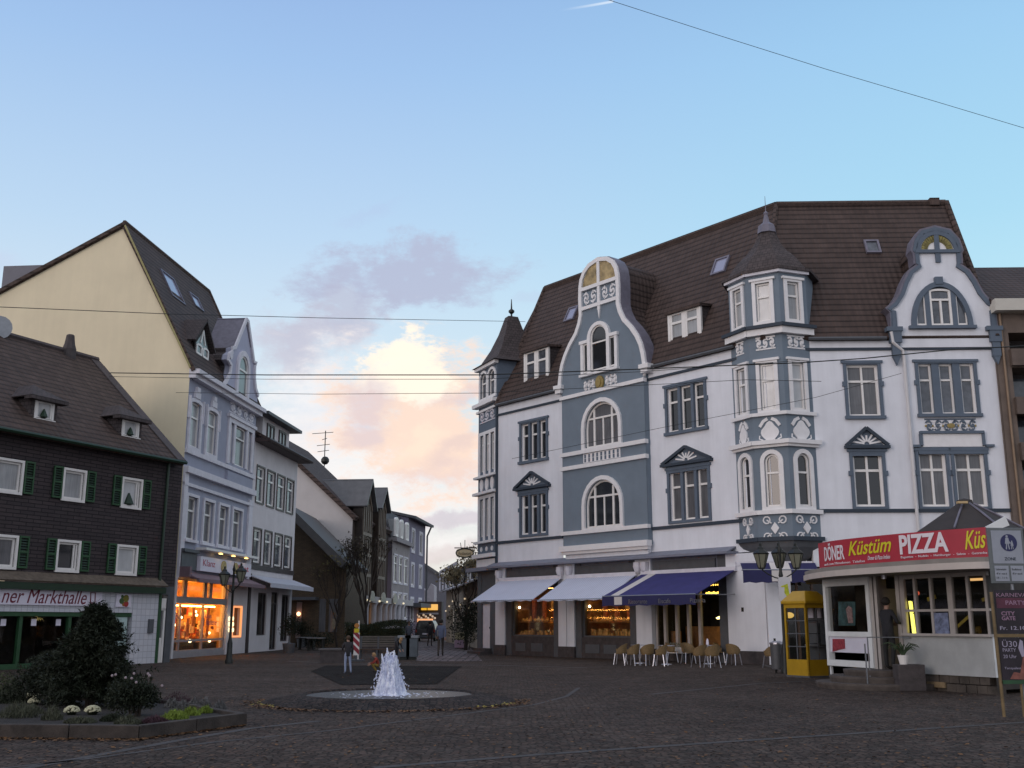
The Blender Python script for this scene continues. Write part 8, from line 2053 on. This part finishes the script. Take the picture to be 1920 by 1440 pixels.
# ------------------------------------------------------------------ construction beacon, signs, car, bins in the street
c = G(667, 1240); FBc = Fr(c.x, c.y, 1, 0); t = thing('warning_beacon', c, 'red and white striped warning beacon with a yellow lamp beside the planter', 'beacon')
zt = AY(667, 1186, c.y).z; m = MB(FBc); m.box(-.13, .13, 0, .05, .25, zt); m.build('beacon_board', FRAMEW, t); m = MB(FBc); H = zt - .25
for k in range(3):
    z = .3 + H * k / 3; m.prism([(-.13, z + .22), (.13, z - .03), (.13, z + .17), (-.13, z + .42)], -.012, -.001)
m.build('red_stripe', plain('red_reflective', (.26, .02, .035), .5), t)
m = MB(FBc); m.box(-.05, .05, 0, .08, 0, .25); m.box(-.35, .35, -.2, .25, 0, .08); m.build('foot', PIER, t)
m = MB(FBc); m.box(-.1, .1, -.03, .07, zt, zt + .17); m.build('lamp_battery', plain('yellow_plastic', (.6, .48, .01), .5), t); m = MB(FBc); m.disc(0, zt + .29, .1, -.04, .06, 14); m.build('lamp', plain('amber_lens', (.42, .16, .02), .3), t)
c = G(661, 1238); t = thing('thin_pole', G(671, 1238), 'thin pale pole right behind the striped beacon', 'pole'); m = MB(); c = G(671, 1238); m.tube([c, c + Vector((0, 0, 1.7))], .03, 6); m.build('pole', FRAMEW, t)
for px, lb in ((758, 'left, darker one'), (772, 'right, paler one')):
    c = G(px, 1237); t = thing('street_bin', c, 'grey concrete litter bin in the street, ' + lb, 'bin', 'grey bins at the end of the planter'); zt = .95; m = MB(); m.box(c.x - .26, c.x + .26, c.y - .2, c.y + .3, .12, zt); m.build('bin_body', plain('bin_grey', (.085, .10, .115), .7, .2) if 'bin_grey' not in MATS else MATS['bin_grey'], t, bevel=.02); m = MB(); m.box(c.x - .3, c.x + .3, c.y - .24, c.y + .34, zt, zt + .1); m.build('lid', GREYM, t); m = MB(); m.box(c.x - .2, c.x + .2, c.y - .15, c.y + .25, 0, .12); m.build('foot', METAL, t)
c = G(861, 1216); Fq = Fr(c.x, c.y, 1, .2); t = thing('pavement_sign', c, 'pale pink and yellow advertising board on the pavement by the round bush', 'sign'); zt = AY(861, 1186, c.y).z; m = MB(Fq); m.box(-.3, .3, 0, .06, .05, zt); m.build('sign_panel', plain('pink_board', (.50, .36, .48), .6, .1), t); m = MB(Fq); m.box(-.3, .3, -.008, -.001, zt * .55, zt); m.build('printed_band', plain('cream_band', (.52, .47, .30), .6, .1), t); m = MB(Fq); m.box(-.28, .28, .0, .3, 0, .05); m.build('foot', METAL, t)
# parked dark van
vc = G(797, 1203); vt = thing('parked_van', vc, 'dark van parked in the street in front of the distant lit shop', 'van'); Fv = Fr(vc.x, vc.y, 1, 0)
m = MB(Fv); body = [(-.88, .3), (-.92, .9), (-.78, 1.5), (-.6, 1.82), (.6, 1.82), (.78, 1.5), (.92, .9), (.88, .3)]; m.prism(body, 0, 4.3); m.build('van_body', plain('dark_car_paint', (.02, .018, .022), .3, .05, spec=.7), vt, bevel=.08)
m = MB(Fv); m.prism([(-.66, 1.08), (-.55, 1.65), (.55, 1.65), (.66, 1.08)], -.012, -.002); m.build('rear_window', GLASS, vt)
for s in (-1, 1):
    m = MB(Fv); m.box(min(s * .86, s * .74), max(s * .86, s * .74), -.02, 0, .8, 1.05); m.build('tail_light', plain('tail_light_red', (.3, .02, .01), .3) if 'tail_light_red' not in MATS else MATS['tail_light_red'], vt)
    for y in (.7, 3.4):
        m = MB(Fv); P = [Fv.P(s * .9, y, .33), Fv.P(s * .68, y, .33)]; m.tube(P, .33, 14); w = m.build('wheel', METAL, vt)
m = MB(Fv); m.box(-.86, .86, -.08, 0, .35, .5); m.build('bumper', PIER, vt); m = MB(Fv); m.box(-.26, .26, -.015, -.001, .6, .72); m.build('number_plate', SIGNW, vt)
# ------------------------------------------------------------------ overhead wires
def wire(name, label, pts, r, grp='overhead span wires'):
    P = [AY(px, py, Y) for px, py, Y in pts]; Q = []
    for i in range(len(P) - 1):
        for k in range(10): Q.append(P[i].lerp(P[i + 1], k / 10))
    Q.append(P[-1]); m = MB(); m.tube(Q, r, 4); o = m.build(name, METAL, None, base=P[0]); tag(o, label, 'wire', grp)
wire('overhead_wire', 'single thin wire crossing the upper sky diagonally to the right edge', [(1080, -22, 30), (1148, 2, 31), (1350, 67, 32), (1550, 130, 33), (1750, 189, 34), (1980, 258, 35), (2600, 440, 40)], .011)
wire('overhead_wire', 'uppermost wire from the left edge to the turret roof', [(-60, 573, 34), (300, 588, 38), (600, 596, 44), (985, 603, 60)], .013)
wire('overhead_wire', 'thickest wire crossing between the lilac house and the white building', [(205, 699, 46), (500, 703, 42), (900, 703, 40), (1200, 692, 39), (1500, 680, 38), (1620, 672, 38), (1780, 656, 38), (1990, 645, 38)], .021)
wire('overhead_wire', 'second fainter wire just under the thickest one', [(205, 706, 47), (500, 711, 42), (900, 711, 40), (1200, 697, 39), (1500, 676, 38)], .010)
wire('overhead_wire', 'faint lower wire in front of the sunset cloud', [(330, 736, 50), (600, 739, 44), (900, 737, 42), (1150, 725, 40), (1400, 712, 39), (1540, 715, 38)], .010)
wire('overhead_wire', 'faint wire rising across the white wall to the rain pipe', [(960, 860, 46), (1250, 800, 43), (1530, 745, 40), (1690, 700, 42)], .009)

# ------------------------------------------------------------------ people
SKIN = plain('skin', (.32, .19, .14), .6, .05)
def person(loc, h, yaw, label, J, cols, hair, seed=0, group=None, seat=0):
    """one continuous skinned body; J overrides joints (metres for a 1.75 m figure); cols maps limb group to material"""
    j = dict(pelvis=(0, 0, .95), waist=(0, 0, 1.12), chest=(0, .01, 1.33), neck=(0, 0, 1.47), chin=(0, -.01, 1.54), head=(0, -.01, 1.64), crown=(0, .0, 1.73), nose=(0, -.115, 1.62),
             sL=(-.17, 0, 1.41), eL=(-.23, .02, 1.14), wL=(-.24, -.04, .90), hL=(-.24, -.06, .83), sR=(.17, 0, 1.41), eR=(.23, .02, 1.14), wR=(.24, -.04, .90), hR=(.24, -.06, .83),
             tL=(-.09, 0, .90), kL=(-.10, -.01, .50), aL=(-.10, .02, .09), fL=(-.11, -.15, .03), tR=(.09, 0, .90), kR=(.10, -.01, .50), aR=(.10, .02, .09), fR=(.11, -.15, .03))
    j.update(J); rad = dict(pelvis=.145, waist=.135, chest=.155, neck=.055, chin=.07, head=.098, crown=.06, nose=.016, s=.075, e=.05, w=.034, h=.036, t=.09, k=.06, a=.045, f=.04)
    names = list(j); V = [Vector(j[n]) for n in names]; ix = {n: i for i, n in enumerate(names)}; R = [rad[n] if n in rad else rad[n[0]] for n in names]
    E = [('pelvis', 'waist'), ('waist', 'chest'), ('chest', 'neck'), ('neck', 'chin'), ('chin', 'head'), ('head', 'crown'), ('head', 'nose')]
    for s in 'LR': E += [('chest', 's' + s), ('s' + s, 'e' + s), ('e' + s, 'w' + s), ('w' + s, 'h' + s), ('pelvis', 't' + s), ('t' + s, 'k' + s), ('k' + s, 'a' + s), ('a' + s, 'f' + s)]
    E = [(ix[a], ix[b]) for a, b in E]; seg = {}
    for s in 'LR':
        d = (Vector(j['h' + s]) - Vector(j['w' + s])).normalized(); side = d.cross(Vector((0, 1, .2))).normalized(); hp = ix['h' + s]
        for k in range(5):
            if k < 4: o = side * (.027 * (k - 1.5)); L = (.07, .085, .08, .06)[k]; a = V[hp] + o + d * .03; mid = a + d * L * .55; b = mid + (d + Vector((0, -.7, 0))).normalized() * L * .45
            else: a = V[hp] + side * -.04 ; mid = a + (d * .6 - side * .7).normalized() * .035; b = mid + d * .03
            for q, r in ((a, .012), (mid, .010), (b, .008)): V.append(q); R.append(r); names.append('finger')
            n = len(V); E += [(hp, n - 3), (n - 3, n - 2), (n - 2, n - 1)]
    k = h / 1.75; me = bpy.data.meshes.new('person'); me.from_pydata([tuple(v * k) for v in V], [list(e) for e in E], []); o = bpy.data.objects.new('person', me); C.objects.link(o)
    sk = o.modifiers.new('skin', 'SKIN'); sk.use_smooth_shade = True
    for i, sv_ in enumerate(me.skin_vertices[0].data): sv_.radius = (R[i] * k * (1.12 if names[i] in ('chest', 'pelvis', 'waist') else 1), R[i] * k * (.78 if names[i] in ('chest', 'waist') else 1)); sv_.use_root = names[i] == 'pelvis'
    ss = o.modifiers.new('sub', 'SUBSURF'); ss.levels = 1; ss.render_levels = 1
    ev = o.evaluated_get(bpy.context.evaluated_depsgraph_get()); m2 = bpy.data.meshes.new_from_object(ev); bpy.data.objects.remove(o)
    mats = [SKIN, cols[0], cols[1], cols[2]]; m2.materials.clear()
    for q in mats: m2.materials.append(q)
    reg = {}
    for (a, b) in E:
        na, nb = names[a], names[b]
        if nb == 'finger' or na == 'finger' or nb[0] == 'h' and nb != 'head' or nb in ('chin', 'head', 'crown', 'nose'): g = 0
        elif nb in ('kL', 'kR', 'aL', 'aR', 'tL', 'tR'): g = 2
        elif nb in ('fL', 'fR'): g = 3
        elif nb == 'neck': g = 1
        else: g = 1
        reg[(a, b)] = g
    for p in m2.polygons:
        c = p.center / k; best = None
        for (a, b), g in reg.items():
            A, B = V[a], V[b]; ab = B - A; t = max(0, min(1, (c - A).dot(ab) / max(ab.length_squared, 1e-9))); dd = (c - A - ab * t).length - (R[a] * (1 - t) + R[b] * t)
            if best is None or dd < best[0]: best = (dd, g)
        p.material_index = best[1]; p.use_smooth = True
    ob = bpy.data.objects.new('person', m2); C.objects.link(ob); ob.location = loc; ob.rotation_euler[2] = yaw; tag(ob, label, 'person', group)
    hd = Vector(j['head']) * k; up = (Vector(j['crown']) - Vector(j['chin'])).normalized()
    hm = MB(); hv = []
    hm.ball(hd + up * .035 * k + Vector((0, .022 * k, 0)), .112 * k, 12, 1.0, raw=True); hm.v = [v if (v.y > hd.y - .055 * k or v.z > hd.z + .05 * k) else Vector((v.x, hd.y - .05 * k, max(v.z, hd.z + .02 * k))) for v in hm.v]
    if hair[1] > 0: hm.tube([hd + Vector((0, .05 * k, 0)), hd + Vector((0, .075 * k, -hair[1] * .5 * k)), hd + Vector((0, .06 * k, -hair[1] * k))], [.09 * k, .085 * k, .05 * k], 8)
    ho = hm.build('hair', hair[0], None, smooth=True); ho.parent = ob
    em = MB()
    for s in (-1, 1): em.ball(hd + Vector((s * .035 * k, -.095 * k, .01 * k)), .011 * k, 6, raw=True)
    eo = em.build('eyes', METAL, None); eo.parent = ob
    return ob
def cloth(n, c): return MATS.get(n) or plain(n, c, .85, .15, 12)
DKC = cloth('dark_jacket', (.02, .02, .025)); JEAN = cloth('pale_jeans', (.24, .29, .42)); SHOE = cloth('dark_shoes', (.02, .018, .016)); HBR = cloth('brown_hair', (.06, .035, .02)); HBL = cloth('blond_hair', (.34, .21, .10))
BLS = cloth('blue_grey_shirt', (.10, .12, .19)); BRT = cloth('brown_trousers', (.045, .035, .03)); REDJ = cloth('red_jacket', (.22, .03, .02)); YJ = cloth('ochre_trousers', (.22, .15, .03)); HDK = cloth('dark_hair', (.015, .012, .01))
person(G(651, 1263), 1.18, pi + .3, 'child in a dark jacket and pale jeans standing on the dark paving', dict(kL=(-.13, -.03, .5), aL=(-.17, .03, .09), fL=(-.2, -.12, .03), kR=(.11, -.02, .5), eR=(.26, -.08, 1.17), wR=(.2, -.26, 1.1), hR=(.18, -.32, 1.1)), (DKC, JEAN, JEAN), (HBR, 0))
sq = dict(pelvis=(0, .12, .36), waist=(0, .08, .50), chest=(0, -.03, .68), neck=(0, -.1, .80), chin=(0, -.15, .85), head=(0, -.19, .93), crown=(0, -.2, 1.02), nose=(0, -.30, .90), sL=(-.15, -.03, .74), eL=(-.22, -.15, .55), wL=(-.15, -.34, .50), hL=(-.13, -.40, .48), sR=(.15, -.03, .74), eR=(.22, -.15, .55), wR=(.15, -.36, .45), hR=(.13, -.42, .42), tL=(-.09, .08, .36), kL=(-.16, -.27, .46), aL=(-.13, -.02, .09), fL=(-.14, -.18, .03), tR=(.09, .08, .36), kR=(.16, -.27, .46), aR=(.13, -.02, .09), fR=(.14, -.18, .03))
person(G(706, 1261), 1.05, radians(-75), 'small blond child in red and ochre crouching beside the fountain', sq, (REDJ, YJ, SHOE), (HBL, .04))
person(G(742, 1246), 1.15, radians(60), 'blond child in dark clothes bending forward near the grey bins', dict(waist=(0, -.02, 1.1), chest=(0, -.14, 1.27), neck=(0, -.24, 1.37), chin=(0, -.3, 1.41), head=(0, -.37, 1.46), crown=(0, -.42, 1.53), nose=(0, -.47, 1.42), sL=(-.17, -.15, 1.33), eL=(-.2, -.25, 1.08), wL=(-.16, -.36, .88), hL=(-.15, -.4, .82), sR=(.17, -.15, 1.33), eR=(.2, -.25, 1.08), wR=(.16, -.36, .88), hR=(.15, -.4, .82)), (DKC, DKC, SHOE), (HBL, .22))
person(G(826, 1231), 1.76, pi, 'man in a blue-grey shirt and brown trousers walking away down the street', dict(kL=(-.09, -.16, .52), aL=(-.09, -.10, .10), fL=(-.1, -.26, .05), kR=(.09, .06, .5), aR=(.1, .28, .12), fR=(.1, .14, .04), eL=(-.24, .10, 1.15), wL=(-.22, .12, .92), hL=(-.22, .12, .85), eR=(.24, -.06, 1.15), wR=(.22, -.16, .95), hR=(.21, -.2, .89)), (BLS, BRT, SHOE), (HDK, 0))
person(G(806, 1212), 1.7, pi - .3, 'distant pedestrian in dark clothes just left of the walking man', dict(kL=(-.09, -.12, .52), aL=(-.09, -.06, .10), fL=(-.1, -.2, .05), kR=(.09, .04, .5), aR=(.1, .2, .12), fR=(.1, .08, .04)), (DKC, BRT, SHOE), (HDK, 0))
person(G(766, 1214), 1.7, 0.3, 'pedestrian in a grey coat standing behind the grey bins', {}, (cloth('grey_coat', (.10, .11, .14)), BRT, SHOE), (HBR, 0))
person(G(707, 1206), 1.65, 1.2, 'dark-clad passer-by in front of the arcade columns behind the hedge', {}, (DKC, BRT, SHOE), (HDK, 0))
dp = (Kb + Kc) / 2 + Vector((.12, .02, .45)); dp = GY(1664, 27.6, .45)
person(dp, 1.76, radians(115), 'man in a dark jacket and trousers standing in the kiosk doorway', dict(chest=(0, .03, 1.33), eL=(-.24, -.10, 1.16), wL=(-.14, -.28, 1.14), hL=(-.10, -.34, 1.15), eR=(.24, -.10, 1.16), wR=(.16, -.27, 1.10), hR=(.12, -.33, 1.11), kL=(-.11, -.03, .5), kR=(.12, .01, .5)), (DKC, cloth('black_trousers', (.015, .015, .016)), SHOE), (HDK, .03))
